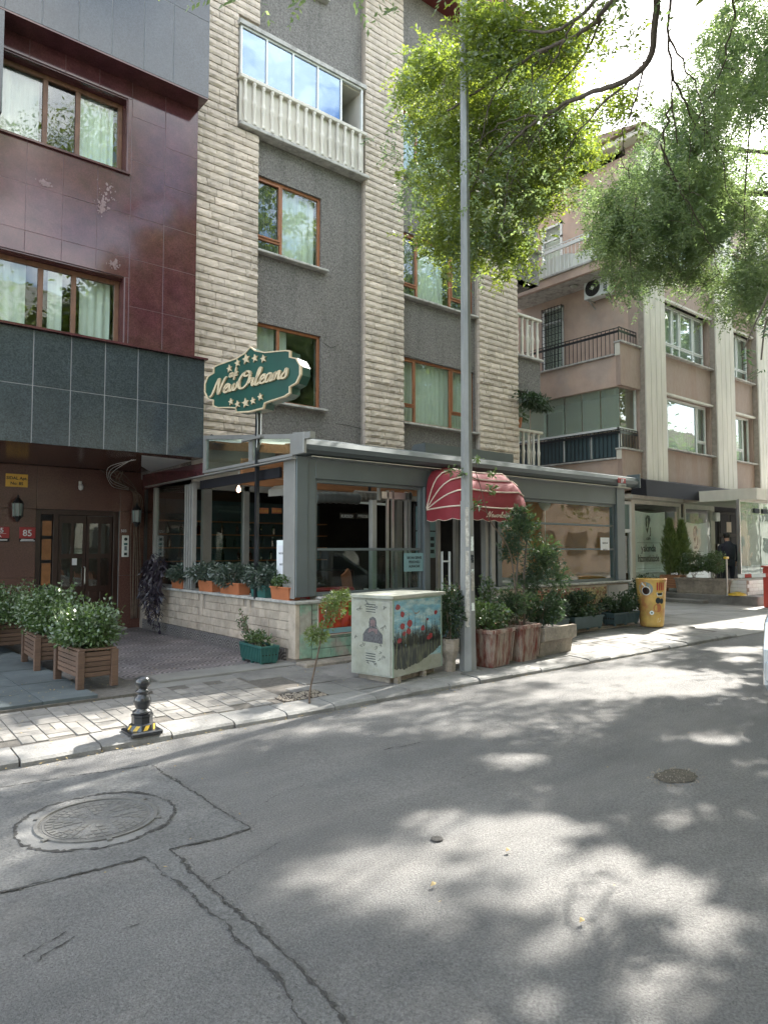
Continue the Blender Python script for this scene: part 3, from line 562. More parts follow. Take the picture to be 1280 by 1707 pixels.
for k in range(6):
    t=k*math.pi/3+.4; fm_.obox((mc[0]+mr*1.04*math.cos(t),mc[1]+mr*1.04*math.sin(t),mz+.003),(math.cos(t),math.sin(t),0),(-math.sin(t),math.cos(t),0),(0,0,1),.02,.014,.008)
fm_.build('frame',MT['steel'] if False else MT['iron'],mh)
lid=MB().lathe([(mr*.94,-.02),(mr*.94,.0),(0.001,.0)],(mc[0],mc[1],mz-.004),60).build('lid',MT['iron'],mh)
ann(mr*.86,mr*.89,mz-.006,mz+.003,60).build('rim',MT['iron'],lid)
blk=MB()
for (ra,rb,nn) in ((.25,.38,16),(.41,.54,24),(.57,.70,32),(.73,.84,40)):
    for i in range(nn):
        if i%(nn//8)==0 and ra<.72: continue
        a=2*math.pi*(i+.12)/nn; b=2*math.pi*(i+.86)/nn
        ann(mr*ra,mr*rb,mz-.006,mz+.004,2,a,b,m=blk)
blk.build('raised_blocks',MT['iron'],lid)
MB().lathe([(mr*.2,0),(mr*.2,.006),(.001,.006)],(mc[0],mc[1],mz-.005),24).build('hub',MT['iron'],lid)
# small iron cap and fallen leaves on the road
cp=P(728,1397,z=0); tag(MB().lathe([(.034,0),(.034,.010),(.025,.013),(.001,.012)],(cp[0],cp[1],hz(*cp[:2])+.001),18).build('valve_cap',MT['crack']),'small dark round metal cap set in the middle of the road','cap')
# ------------------------------------------------------------------ kerb
kb=D.objects.new('kerb_strip',None); COL.objects.link(kb); kb['kind']='structure'; WL['kerb_strip']=(0,0,0)
g_=random.Random(3); x=-3.0; 
while x<12.9:
    l=g_.choice([.50,.54,.58]); l=min(l,13.0-x)
    dz=g_.uniform(-.008,.010); y0=KY+g_.uniform(-.012,.012); gp=g_.uniform(.008,.02)
    m=MB(); nseg=5; xs_=[x+gp*.5+(l-gp)*i/nseg for i in range(nseg+1)]
    prof=lambda i:[(y0+g_.uniform(-.006,.006),-.1),(y0+g_.uniform(-.004,.006),.026+dz),(y0+.018+g_.uniform(0,.012),.046+dz),(y0+.05,.053+dz),(y0+.33,.067+dz*.5),(y0+.33,-.1)]
    V=[];F=[]
    for i,xx in enumerate(xs_): V+=[(xx,a,b) for a,b in prof(i)]
    for i in range(nseg):
        for j in range(5): F.append((i*6+j,(i+1)*6+j,(i+1)*6+j+1,i*6+j+1))
    F+=[(5,4,3,2,1,0),tuple(nseg*6+j for j in range(6))]
    m.add(V,F).build('kerb_stone',MT['kerb'],kb); x+=l
struct(MB().box(-3,KY+.03,-.1,13,KY+.34,.025).build('kerb_bed',MT['joint']))
# ------------------------------------------------------------------ pavement
pv=struct(MB().prism([(KY+.34,-.2),(KY+.34,PG(KY+.34)-.003),(7.3,PZ-.003),(8.0,PZ-.003),(8.0,-.2)],'x',-8,13).build('pavement',MT['joint'])); WL[pv.name]=tuple(pv.location)
bm_={}
def pav_mesh(w,d,h=.03,key=None,mt='paver'):
    k=(round(w,3),round(d,3),mt,key)
    if k not in bm_:
        g_p=.0018 if mt=='paver' else .003; m=MB().box(-w/2+g_p,-d/2+g_p,0,w/2-g_p,d/2-g_p,h,.003); me=D.meshes.new('p'); me.from_pydata(m.v,[],m.f); me.materials.append(MT[mt]); fixn(me); bm_[k]=me
    return bm_[k]
g_=random.Random(8); cnt=0; rest=MB()
x=.1
cols=[]
while x<3.75: cols.append(x); x+=.205
for ci,x in enumerate(cols):
    y=KY+.36+(ci%2)*-.05
    while y<7.22:
        t=g_.random()
        if t<.55: segs=[(0,0,.2,.1)]; st=.103
        else: segs=[(-.05,0,.1,.2),(.05,0,.1,.2)]; st=.205
        if t>.85: segs=[(0,0,.2,.2)]; 
        for dx,_,w_,d_ in segs:
            if y+d_>7.26 or y<KY+.345: continue
            inst('paving_brick',pav_mesh(w_,d_),pv,(x+.1+dx,y+d_/2,PG(y+d_/2)-.024+g_.uniform(-.003,.003)),(SL+g_.uniform(-.01,.01),g_.uniform(-.01,.01),0)); cnt+=1
        y+=st
# bricks further left, out of frame: plain slabs ; right part: concrete slabs
g_=random.Random(9)
for row,(y0,dy) in enumerate(((6.03,.50),(6.54,.50),(7.05,.45))):
    x=3.85+(.15,.42,.0)[row]
    while x<12.4:
        w_=g_.choice([.5,.6,.78])
        if not (row==0 and 3.4<x+w_*.5<3.99):
            inst('paving_slab',pav_mesh(w_,dy,key=g_.randint(0,0),mt='slab'),pv,(x+w_/2,y0+dy/2,PG(y0+dy/2)-.026+g_.uniform(-.004,.003)),(SL+g_.uniform(-.006,.006),g_.uniform(-.006,.006),0))
        x+=w_+.006
struct(MB().box(-8,7.26,0,4.78,7.62,PZ-.002).build('cement_strip',MT['screed']))
struct(MB().box(3.0,7.50,0,4.9,7.90,PZ+.03,.01).build('cement_step',MT['screed']))
struct(MB().box(4.76,7.28,0,12.55,7.52,PZ+.05,.02).build('cement_plinth',MT['conc']))
# tree pit with soil and leaves
TZ=PG(6.16); tp=P(530,1169,z=TZ); 
struct(MB().prism([(6.03,TZ-.03),(6.03,PG(6.03)+.004),(6.31,PG(6.31)+.004),(6.31,TZ-.03)],'x',tp[0]-.27,tp[0]+.27).build('tree_pit',MT['soil']))
g_=random.Random(2); m=MB()
for i in range(260):
    xx=tp[0]+g_.uniform(-.25,.25);yy=6.16+g_.uniform(-.13,.13); s=g_.uniform(.006,.018); z=PG(yy)+.003
    m.add([(xx-s,yy-s*.7,z),(xx+s,yy-s,z),(xx,yy+s,z),(xx,yy,z+s*.9)],[(0,1,3),(1,2,3),(2,0,3)])
o=m.build('pit_gravel',MT['conc']); tag(o,'gravel and dry leaves in the square tree pit','gravel'); o['kind']='stuff'
# fallen leaves on pavement and mats
c=np.array([(g_.uniform(-.5,12),g_.uniform(5.75,8.8),PZ+.045) for _ in range(620)]+[(g_.uniform(0,11),g_.uniform(1,5.6),.012) for _ in range(50)]+[(g_.uniform(-1,12.5),5.68-abs(g_.gauss(0,.07)),.008) for _ in range(320)]+[(g_.gauss(1.3,.7),g_.gauss(7.6,.4),.17) for _ in range(160)])
c[:,2]=np.where((c[:,1]>7.08)&(c[:,0]<2.7),PZ+.055,np.where(c[:,1]>5.7,np.minimum(.12,.05+.0435*(c[:,1]-5.69))+.012,c[:,2]))
d=rnd_dirs(len(c)); d[:,2]*=.2; d=unit(d); nn=np.tile([0.,0,1],(len(c),1))+RNG.normal(size=(len(c),3))*.15
o=quads('fallen_leaves',rhombs(c,d,RNG.uniform(.015,.032,len(c)),RNG.uniform(.008,.014,len(c)),nrm=nn),MT['dry']); tag(o,'yellowed leaves fallen over pavement and road','leaves'); o['kind']='stuff'
for px,py in ((847,1415),(723,1472),(970,1532)):
    q=P(px,py,z=.012); m=MB(); m.add([(q[0]-.022,q[1],.004),(q[0],q[1]-.012,.010),(q[0]+.022,q[1]+.007,.006),(q[0],q[1]+.013,.016)],[(0,1,3),(1,2,3)])
    tag(m.build('fallen_leaf',MT['dry']),{847:'yellow leaf on the asphalt, smallest, nearest the metal cap',723:'orange curled leaf lying alone in the sunlit road',970:'pale leaf on the asphalt, nearest the bottom right of the road'}[px],'leaf')
# rubber mats (left) and cast tiles of the forecourt
mt_=struct(MB().box(-4,7.05,0,2.75,13,PZ+.02).build('mat_bed',MT['joint'])); WL[mt_.name]=tuple(mt_.location)
g_=random.Random(4)
for i in range(-8,6):
    for j in range(12):
        x=2.72-(i+9)*.5+.0; y=7.07+j*.5
        if x<-2.6: continue
        inst('rubber_mat',pav_mesh(.5,.5,.04,mt='rubber'),mt_,(x-.25,y+.25,PZ+.012+g_.uniform(-.003,.004)),(g_.uniform(-.008,.008),g_.uniform(-.008,.008),g_.uniform(-.004,.004)))
ft=struct(MB().box(2.75,7.9,0,4.80,13.0,PZ-.004).build('forecourt',MT['joint'])); WL[ft.name]=tuple(ft.location)
for i in range(5):
    for j in range(13):
        inst('forecourt_tile',pav_mesh(.4,.4,.03,mt='wave'),ft,(2.97+i*.402,8.12+j*.402,PZ-.022+g_.uniform(-.002,.002)))
struct(MB().box(2.75,7.62,0,4.78,7.9,PZ-.006).build('cement_band',MT['screed']))
# plaza to the right with its step
pz=struct(MB().prism([(13.0,-.25),(13.0,PZ-.004),(60,PZ-.004),(60,-.25)],'y',7.2,30).build('plaza',MT['joint'])); WL[pz.name]=tuple(pz.location)
m=MB(); m.add([(13.0,KY+.02,.004),(60,KY+.02,.004),(60,7.2,PZ-.001),(13.0,7.2,PZ-.001),(13.0,KY+.02,-.2),(60,KY+.02,-.2),(60,7.2,-.2),(13.0,7.2,-.2)],[(0,1,2,3),(4,5,1,0),(4,0,3,7),(5,6,2,1),(6,7,3,2)])
struct(m.build('ramp',MT['plaza']))
g_=random.Random(12)
for i in range(12):
    for j in range(6):
        inst('paving_slab',pav_mesh(.6,.6,.03,mt='plaza'),pz,(12.85+i*.603,7.5+j*.603,PZ-.03+g_.uniform(-.003,.003)))
struct(MB().box(12.56,7.55,0,13.0,14.5,PZ-.006).build('alley_paving',MT['screed']))
struct(MB().box(18.7,7.65,0,45,10.86,.36,.02).build('terrace_step',MT['slab']))
struct(MB().box(18.3,8.9,0,18.68,10.86,.22,.02).build('lower_step',MT['slab']))
# ================================================================== DARK RED MARBLE APARTMENT BUILDING (left)
A=thing('apartment_building','red and grey marble clad apartment block at the left with brown framed windows','building',(0,11,0))
XE=4.78
up0,up1=7.46,8.66; lo0,lo1=4.74,5.80
m=MB(); wall_holes(m,-3,XE,3.05,13.5,10.72,11.0,[(-.2,3.62,lo0,lo1),(-.2,3.62,up0,up1),(-.2,3.62,10.3,11.4)]); m.box(-3,11.0,3.05,-2.8,16,13.5);m.box(XE-.2,13.6,3.05,XE,16,13.5);m.box(-3,16,0,XE,16.2,13.5);m.box(-3,11,13.3,XE,16,13.5)
m.build('wall',MT['grout'],A)
m=MB(); m.box(-2.8,11.0,5.95,XE-.2,16,6.1); m.box(-2.8,11,8.8,XE-.2,16,8.95); m.box(XE-.2,11.0,3.05,XE,13.6,13.3); m.box(-2.8,13.4,3.1,XE-.2,13.5,13.3); m.build('inner_floors',MT['roomwall'],A)
m=MB(); wall_holes(m,.5,XE-.002,4.64,8.97,10.6826,10.719,[(-.2,3.61,lo0,lo1),(-.2,3.61,up0,up1)]); m.build('joint_filler',MT['redjoint'],A)
# red slabs: joints measured off the photograph
colsx=[-.55,.02,.59,1.16,1.70,2.20,2.69,3.18,3.68,4.22,XE]
g_=random.Random(1)
def slab(x0,x1,z0,z1,y0,y1,mt,nm='marble_panel',gap=.0022,b=.003):
    if x1-x0<.03 or z1-z0<.03: return
    o=MB().box(x0+gap,y0+g_.uniform(-.0012,.0012),z0+gap,x1-gap,y1,z1-gap,b).build(nm,MT[mt],A)
zr=[4.62,4.74,5.36,5.80,6.12,6.88,7.46,8.06,8.66,8.97]
for i in range(len(colsx)-1):
    x0,x1=colsx[i],colsx[i+1]
    if x1<=3.7: segs=[(5.80,6.12),(6.12,6.80),(6.80,7.46),(8.66,8.97)]
    else: segs=[(4.62,5.36),(5.36,6.12),(6.12,6.80),(6.80,7.46) if i%2 else (6.80,7.70),(7.46,8.10) if i%2 else (7.70,8.40),(8.10,8.97) if i%2 else (8.40,8.97)]
    for a,b in segs: 
        if x1<=3.7 and x1>3.62 : slab(x0,x1,a,b,10.68,10.72,'redmarble')
        else: slab(x0,x1,a,b,10.68,10.72,'redmarble')
for a,b in ((4.74,5.80),(7.46,8.66)): slab(3.62,3.68,a,b,10.68,10.72,'redmarble')
# reveals of the window openings
m=MB()
for a,b in ((lo0,lo1),(up0,up1)):
    m.box(3.60,10.70,a,3.618,10.98,b); m.box(-.2,10.70,b-.018,3.6,10.98,b-.001)
m.build('window_reveal',MT['redmarble'],A)
m=MB().box(-.2,10.64,up0-.03,3.66,10.98,up0).build('window_sill',MT['redmarble'],A)
MB().box(-3,10.24,4.61,XE+.03,10.98,4.64).build('band_coping',MT['redmarble'],A)
for z0,z1,sd in ((lo0,lo1,3),(up0,up1,5)):
    window(A,-.2,3.60,z0+.01,z1-.02,10.88,MT['brownframe'],divs=(1.1,2.47,2.93),low=(),fw=.07,curt=[(-.1,2.42),(2.96,3.5)] if sd==5 else [(-.1,2.3),(2.6,2.8),(3.05,3.5)],seed=sd)
window(A,-.2,3.60,10.32,11.4,10.88,MT['brownframe'],divs=(2.47,2.93),fw=.07,curt=[(-.1,3.5)],seed=9)
# grey granite bands
jx=[-.60,-.12,.36,.84,1.32,1.80,2.27,2.76,3.23,3.71,4.18,XE]
for i in range(len(jx)-1):
    for z0,z1 in ((3.03,3.83),(3.83,4.61)): slab(jx[i],jx[i+1],z0,z1,10.30,10.335,'granite','granite_panel',.005)
    for z0,z1 in ((8.96,10.25),(10.25,11.0)): slab(jx[i],jx[i+1],z0,z1,10.30,10.335,'granite','granite_panel',.005)
MB().box(-3,10.304,3.04,XE-.01,10.66,4.60).build('band_core',MT['grout'],A); MB().box(-3,10.304,8.97,XE-.01,10.66,10.99).build('band_core',MT['grout'],A)
MB().box(XE-.008,10.33,3.04,XE+.004,10.70,4.605).build('granite_panel',MT['granite'],A)
MB().box(XE-.008,10.30,8.965,XE+.004,10.70,11.0).build('granite_panel',MT['granite'],A)
MB().box(-3,10.305,8.94,XE,10.68,8.965).build('marble_soffit',MT['redmarble'],A)
MB().box(1.2,10.30,7.5,1.80,10.67,8.93).build('granite_panel',MT['granite'],A)
# pale scuffs where cladding stone has bleached
for px,py,rx,rz,sd in ((178,325,.16,.24,1),(170,345,.10,.12,2),(75,305,.12,.05,3),(190,440,.1,.07,4)):
    q=P(px,py,y=10.677); g2=random.Random(sd); m=MB()
    for k in range(46):
        a=g2.gauss(0,.45)*rx; b=g2.gauss(0,.45)*rz; s=g2.uniform(.004,.022)*(1.2 if abs(a)<rx*.4 else .6); n=7
        x_,z_=q[0]+a,q[2]+b; yy=10.6775-.0002*k
        m.add([(x_+s*g2.uniform(.5,1.2)*math.cos(t*.9),yy,z_+s*1.4*g2.uniform(.5,1.2)*math.sin(t*.9)) for t in range(n)],[tuple(range(n))])
    m.build('bleached_stain',MT['scuff'],A,kind='stuff')
# recessed ground floor: brown granite entrance wall, brown soffit, white soffit corner
m=MB(); wall_holes(m,-3,XE+.3,PZ,3.03,13.03,13.3,[(2.98,4.40,PZ,2.28)]); m.build('entrance_wall',MT['grout'],A)
for x0,x1 in ((-.6,.6),(.6,1.8),(1.8,2.98),(2.98,4.40),(4.40,XE+.3)):
    for z0,z1 in ((PZ,1.10),(1.10,2.28),(2.28,3.03)):
        if x0==2.98 and z1<2.4: continue
        slab(x0,x1,z0,z1,13.0,13.035,'doorwall','granite_panel',.002)
MB().box(-3,10.34,3.035,XE,13.3,3.07).build('brown_soffit',MT['doorwall'],A)
m=MB(); m.add([(3.9,10.6,3.03),(XE-.01,10.72,3.03),(XE-.01,12.5,3.0),(4.3,11.7,3.0),(3.9,10.6,3.035),(XE-.01,10.72,3.035),(XE-.01,12.5,3.035),(4.3,11.7,3.035)],[(0,1,2,3),(4,7,6,5),(0,4,5,1),(1,5,6,2),(2,6,7,3),(3,7,4,0)]); m.build('white_soffit',MT['pvc'],A)
# panelled double door with ochre side lights
dr=MB(); frame_rect(dr,2.98,4.40,PZ,2.28,13.06,13.16,.09,.004); dr.box(3.27,13.06,PZ,3.36,13.16,2.2,.004)
door=dr.build('door',MT['darkwood'],A)
lf=MB(); 
for a,b in ((3.37,3.83),(3.84,4.29)):
    lf.box(a,13.09,PZ+.03,b,13.13,2.18)
    for k in range(2):
        xa=a+.05+k*.2; 
        for z0,z1 in ((.25,.55),(.6,.82)): lf.box(xa,13.075,z0,xa+.16,13.092,z1,.006)
lf.build('door_leaf',MT['darkwood'],door)
for a in (3.42,3.62,3.89,4.09):
    MB().box(a,13.082,.92,a+.15,13.088,1.42).build('pane',MT['glass'],door); MB().box(a,13.082,1.50,a+.15,13.088,2.05).build('pane',MT['glass'],door)
for z0,z1 in ((.98,1.36),(1.42,1.78),(1.84,2.1)): 
    MB().box(3.10,13.09,z0-.02,3.25,13.105,z1-.02).build('ochre_light',MT['ochre'],door)
MB().tube([(3.80,13.05,.95),(3.80,13.0,.97),(3.80,13.0,1.25),(3.80,13.05,1.27)],.012,6).build('door_handle',MT['steel'],door)
MB().box(3.6,13.07,1.3,3.68,13.08,1.42).build('notice',MT['white'],door)
MB().box(2.90,12.72,PZ+.0,4.48,13.0,PZ+.05,.01).build('threshold',MT['slab'],A)
# things fixed on the entrance wall
t=thing('house_number_plate','red enamel plate reading 85 beside the entrance door','sign',(2.845,12.99,1.72)); MB().box(2.72,12.985,1.77,2.97,12.997,1.96,.003).build('plate',MT['redplate'],t); text('85',.15,MT['white'],t,(2.845,12.9845,1.81),(1,0,0),(0,0,1),.002,align='CENTER',offset=.003)
MB().box(2.72,12.985,1.71,2.97,12.997,1.765).build('black_strip',MT['black'],t); MB().box(2.75,12.983,1.745,2.94,12.9845,1.757).build('small_print',MT['white'],t); MB().box(2.735,12.983,1.722,2.96,12.9845,1.735).build('small_print',MT['white'],t)
t=thing('house_number_plate','red enamel plate reading 85 over A, leftmost plate at the picture edge','sign',(2.45,12.99,1.72)); MB().box(2.32,12.985,1.77,2.57,12.997,1.96,.003).build('plate',MT['redplate'],t); text('85',.11,MT['white'],t,(2.43,12.9845,1.865),(1,0,0),(0,0,1),.002,align='CENTER',offset=.003); text('A',.06,MT['white'],t,(2.43,12.9845,1.785),(1,0,0),(0,0,1),.002,align='CENTER',offset=.002); MB().box(2.34,12.983,1.845,2.52,12.9845,1.851).build('rule',MT['white'],t)
MB().box(2.32,12.985,1.71,2.57,12.997,1.765).build('black_strip',MT['black'],t); MB().box(2.34,12.983,1.73,2.54,12.9845,1.75).build('small_print',MT['white'],t)
t=thing('name_plate','brass plate reading SIDAL Apt. No: 85 high on the entrance wall','sign',(2.66,12.99,2.64)); MB().box(2.49,12.985,2.64,2.83,12.997,2.86,.003).build('plate',MT['brass'],t); text('SIDAL Apt.',.07,MT['ink'],t,(2.66,12.9845,2.765),(1,0,0),(0,0,1),.001,align='CENTER',offset=.002); text('No: 85',.07,MT['ink'],t,(2.66,12.9845,2.675),(1,0,0),(0,0,1),.001,align='CENTER',offset=.002)
def wall_lamp(x,z,lab):
    t=thing('wall_lamp',lab,'lamp',(x,12.98,z),'carriage lamps beside the entrance')
    c=(x,12.86,z); b=MB(); b.lathe([(.001,-.19),(.03,-.17),(.045,-.13),(.075,-.10),(.078,-.09)],c,8); b.build('base',MT['blackmetal'],t)
    b=MB(); b.lathe([(.09,.12),(.08,.15),(.05,.19),(.02,.22),(.012,.26),(.001,.27)],c,8); b.build('cap',MT['blackmetal'],t)
    b=MB()
    for k in range(8):
        a=k*math.pi/4; b.tube([(c[0]+.075*math.cos(a),c[1]+.075*math.sin(a),z-.1),(c[0]+.088*math.cos(a),c[1]+.088*math.sin(a),z+.13)],.006,4)
    b.bar((x,12.93,z-.02),(x,12.99,z-.02),.03); b.box(x-.03,12.985,z-.1,x+.03,12.998,z+.08); b.build('cage',MT['blackmetal'],t)
    MB().lathe([(.066,-.09),(.08,.12)],c,8,cap=False).build('lamp_glass',MT['frost'],t)
wall_lamp(2.66,2.23,'black carriage lamp left of the entrance door, above the red plate')
wall_lamp(4.66,2.18,'black carriage lamp right of the entrance door, above the intercom')
t=thing('intercom','silver door intercom panel right of the entrance door','intercom',(4.50,12.99,1.44)); MB().box(4.44,12.965,1.44,4.565,12.998,1.84,.008).build('panel',MT['pvc'],t)
o_=MB().lathe([(.03,0),(.03,.006),(.001,.006)],(0,0,0),14).build('speaker',MT['ink'],t); o_.location=(.002,-.026,.33); o_.rotation_euler=(math.pi/2,0,0)
MB().box(4.47,12.961,1.66,4.535,12.966,1.70).build('screen',MT['greenplastic'],t); MB().box(4.48,12.961,1.56,4.525,12.966,1.64).build('keypad',MT['alu'],t); MB().box(4.475,12.961,1.47,4.53,12.966,1.52).build('reader',MT['ink'],t)
text('503',.07,MT['white'],None,(4.42,12.994,1.90),(1,0,0),(0,0,1),.002,name='number_sticker'); tag(D.objects['number_sticker'],'small pale number sticker on the wall above the intercom','sticker')
t=thing('motion_sensor','small white motion sensor on the brown wall above the entrance door','sensor',(3.68,12.99,2.6)); MB().lathe([(.001,-.05),(.035,-.03),(.045,.02),(.03,.06),(.001,.07)],(3.68,12.94,2.68),12).build('body',MT['pvc'],t,smooth=True); MB().box(3.655,12.96,2.70,3.705,12.998,2.80,.008).build('bracket',MT['pvc'],t)
# cable tangle and pipes at the corner
m=MB(); g_=random.Random(6)
for k in range(9):
    x0=4.70+g_.uniform(-.1,.06); pts=[(3.85+g_.uniform(0,.5),12.6,2.99),(4.2+g_.uniform(-.2,.3),12.8,2.75+g_.uniform(-.1,.2)),(x0,12.93,2.6),(x0+g_.uniform(-.03,.03),12.95,2.0),(x0+g_.uniform(-.03,.03),12.95,1.2),(x0+g_.uniform(-.02,.02),12.95,.3)]
    m.tube(catmull(pts,5),g_.uniform(.006,.011),5)
tag(m.build('cable_bundle',MT['twig'],smooth=True),'tangle of cables running down the corner between the marble wall and the cafe','cables')
m=MB(); 
for k in range(3):
    pts=[(3.86+.03*k,10.9,3.0),(3.80-.04*k,11.6,2.86+.03*k),(3.98,12.2,2.78-.05*k),(4.5,12.85,2.72-.02*k)]; m.tube(catmull(pts,6),.0035,5)
tag(m.build('hanging_cables',MT['pvc'],smooth=True),'loose pale cables looping under the white soffit','cables')
# ================================================================== BEIGE STONE APARTMENT BUILDING (middle)
B=thing('apartment_building','beige split stone and grey roughcast apartment block above the cafe','building',(9.6,11.3,0))
YF=11.24
bay1=(6.16,8.66); bay2=(9.72,12.10)
wins=[]
for k,z in enumerate((4.33,7.13,12.73)): wins.append((6.17,7.66,z,z+1.47))
for k,z in enumerate((4.33,7.13,9.93)): wins.append((9.73,12.06,z,z+1.46))
balc=(5.74,8.58,9.36,11.16)
m=MB(); wall_holes(m,XE,14.55,2.9,14.2,YF,YF+.25,[w_ for w_ in wins]+[balc,(13.52,14.55,4.6,5.6),(13.52,14.55,7.55,8.5),(13.52,14.55,10.4,11.3),(13.52,14.55,3.55,4.6),(13.52,14.55,6.5,7.55)])
m.build('roughcast_wall',MT['stucco'],B)
m=MB(); m.box(XE,YF+.25,2.9,XE+.2,18,14.2); m.box(13.30,YF+.25,3.0,13.5,18,14.2); m.box(XE,18,0,14.55,18.2,14.2); m.box(XE,YF+.25,14.0,14.55,18,14.2); m.box(14.35,13.2,0,14.55,18,14.2); m.box(13.5,13.2,0,14.35,13.4,14.2); m.box(14.3,YF,0,14.54,YF+.24,2.9); m.box(13.5,YF,0,14.3,YF+.24,2.9); m.build('side_wall',MT['stucco'],B)
m=MB()
for z in (3.2,6.1,8.9,11.7): m.box(XE+.2,YF+.25,z-.1,13.3,17.9,z+.08)
m.box(XE+.2,14.6,0,13.3,14.7,14); m.build('floor_slab',MT['roomwall'],B)
# balcony corner on the right with balusters
for z0,z1 in ((3.1,3.50),(5.6,6.46),(8.5,9.36),(11.3,12.2)): m=MB(); m.box(13.54,YF-.02,z0,14.56,YF+.12,z1); m.box(14.44,YF+.12,z0,14.56,13.2,z1); m.box(13.54,YF+.12,z0,14.44,13.2,z0+.15); m.build('balcony_parapet',MT['stucco'],B)
bp_=[(.035,0),(.045,.03),(.03,.07),(.024,.12),(.032,.30),(.038,.42),(.045,.47),(.048,.50),(.038,.53),(.03,.62),(.032,.75),(.026,.88),(.035,.93),(.045,.97)]
mm=MB().lathe(bp_,(0,0,0),8); bal_me=D.meshes.new('baluster'); bal_me.from_pydata(mm.v,[],mm.f); bal_me.materials.append(MT['cream']); fixn(bal_me); bal_me.polygons.foreach_set('use_smooth',[True]*len(bal_me.polygons))
for zb in (3.50,6.46):
    h=1.06
    MB().box(13.50,YF-.10,zb,14.62,YF+.10,zb+.06,.01).build('ledge',MT['ledge'],B); MB().box(13.50,YF-.07,zb+h,14.60,YF+.07,zb+h+.07,.012).build('handrail',MT['cream'],B)
    for k in range(5): inst('baluster',bal_me,B,(13.66+k*.205,YF,zb+.06),scale=(1.05,1.05,(h-.06)/.97))
    for k in range(4): inst('baluster',bal_me,B,(14.52,YF+.3+k*.25,zb+.06),scale=(1,1,(h-.06)/.97))
MB().box(13.50,YF-.10,9.36,14.62,YF+.10,9.42,.01).build('ledge',MT['ledge'],B)
window(B,13.6,14.35,9.45,10.9,YF+.06,MT['pvc'],divs=(14.0,),fw=.05,curt=[(13.65,14.3)],seed=3)
for z in (4.55,7.4): m=MB().box(13.55,12.6,z-1,14.4,12.7,z+1.2); m.build('inner_wall',MT['roomwall'],B)
# windows
def sill(b,x0,x1,z,y0,y1=None,mt='ledge',h=.045): return MB().box(x0,y0,z-h,x1,y1 or YF+.1,z,.008).build('sill',MT[mt],b)
WY=YF+.05
window(B,6.17,7.66,4.33,5.80,WY,MT['woodframe'],divs=(6.72,),curt=[(6.2,6.70),(6.78,6.98)],seed=1)
window(B,6.17,7.66,7.13,8.60,WY,MT['woodframe'],divs=(6.76,),low=((0,7.42),),curt=[(6.2,7.6)],dark=(0,),seed=2)
window(B,9.73,12.06,4.33,5.79,WY,MT['woodframe'],divs=(10.20,11.32),low=((0,4.72),(2,4.72)),curt=[(9.8,12.0)],seed=3)
window(B,9.73,12.06,7.13,8.59,WY,MT['woodframe'],divs=(10.27,11.32),low=((0,7.42),(2,7.42)),curt=[(10.3,11.2)],dark=(0,2),seed=4)
window(B,9.73,12.06,9.93,11.39,WY,MT['woodframe'],divs=(10.27,11.32),curt=[(9.8,12.0)],seed=5)
window(B,6.17,7.66,12.73,14.0,WY,MT['pvc'],divs=(6.9,),curt=[(6.2,7.6)],seed=6)
for z in (4.33,7.13,12.73): sill(B,6.16,7.76,z,YF-.14)
for z in (4.33,7.13,9.93): sill(B,9.73,12.10,z,YF-.14)
MB().box(6.17,YF-.012,11.40,8.66,YF+.01,11.44).build('slab_joint',MT['crack'],B)
m=MB(); 
for k,(pl) in enumerate(([(560,706),(580,709),(612,717)],[(668,590),(690,596),(740,611),(792,624)],[(540,572),(552,580),(560,577)])):
    m.tube([P(a,b,y=YF-.003) for a,b in pl],.006,4)
m.build('render_crack',MT['crack'],B)
# glazed balcony on the third floor
m=MB(); m.box(5.72,11.0,9.27,8.70,11.5,9.34,.01); m.build('balcony_ledge',MT['ledge'],B)
m=MB(); m.box(5.74,11.07,9.34,8.58,11.12,10.14); m.build('balcony_panel',MT['cream'],B)
for k in range(15): inst('baluster',bal_me,B,(5.83+k*.188,11.03,9.34),scale=(1.05,1.05,.80/.97))
MB().box(5.72,10.98,10.14,8.62,11.14,10.22,.012).build('handrail',MT['cream'],B)
bf=MB(); frame_rect(bf,5.74,8.55,10.22,11.16,11.04,11.10,.035,.004)
for x in (6.285,6.86,7.43,8.0): bf.box(x-.016,11.04,10.25,x+.016,11.09,11.13)
bf=bf.build('balcony_glazing',MT['pvc'],B)
for a,b in ((5.78,6.265),(6.305,6.84),(6.88,7.41),(7.45,7.98)): MB().box(a,11.065,10.26,b,11.077,11.12).build('pane',MT['skyglass'],bf)
MB().box(5.70,11.0,11.16,8.62,11.24,11.24).build('balcony_lintel',MT['ledge'],B)
m=MB(); m.box(5.76,12.9,9.3,8.56,12.95,11.2); m.box(5.74,11.1,9.3,5.78,12.9,11.2); m.box(8.54,11.12,10.2,8.58,12.9,11.16); m.box(5.76,11.12,11.1,8.56,12.9,11.16); m.build('balcony_inner_wall',MT['cream'],B)
MB().bar((8.02,11.3,10.75),(8.5,12.4,11.05),.03).build('curtain_rail',MT['pvc'],B)
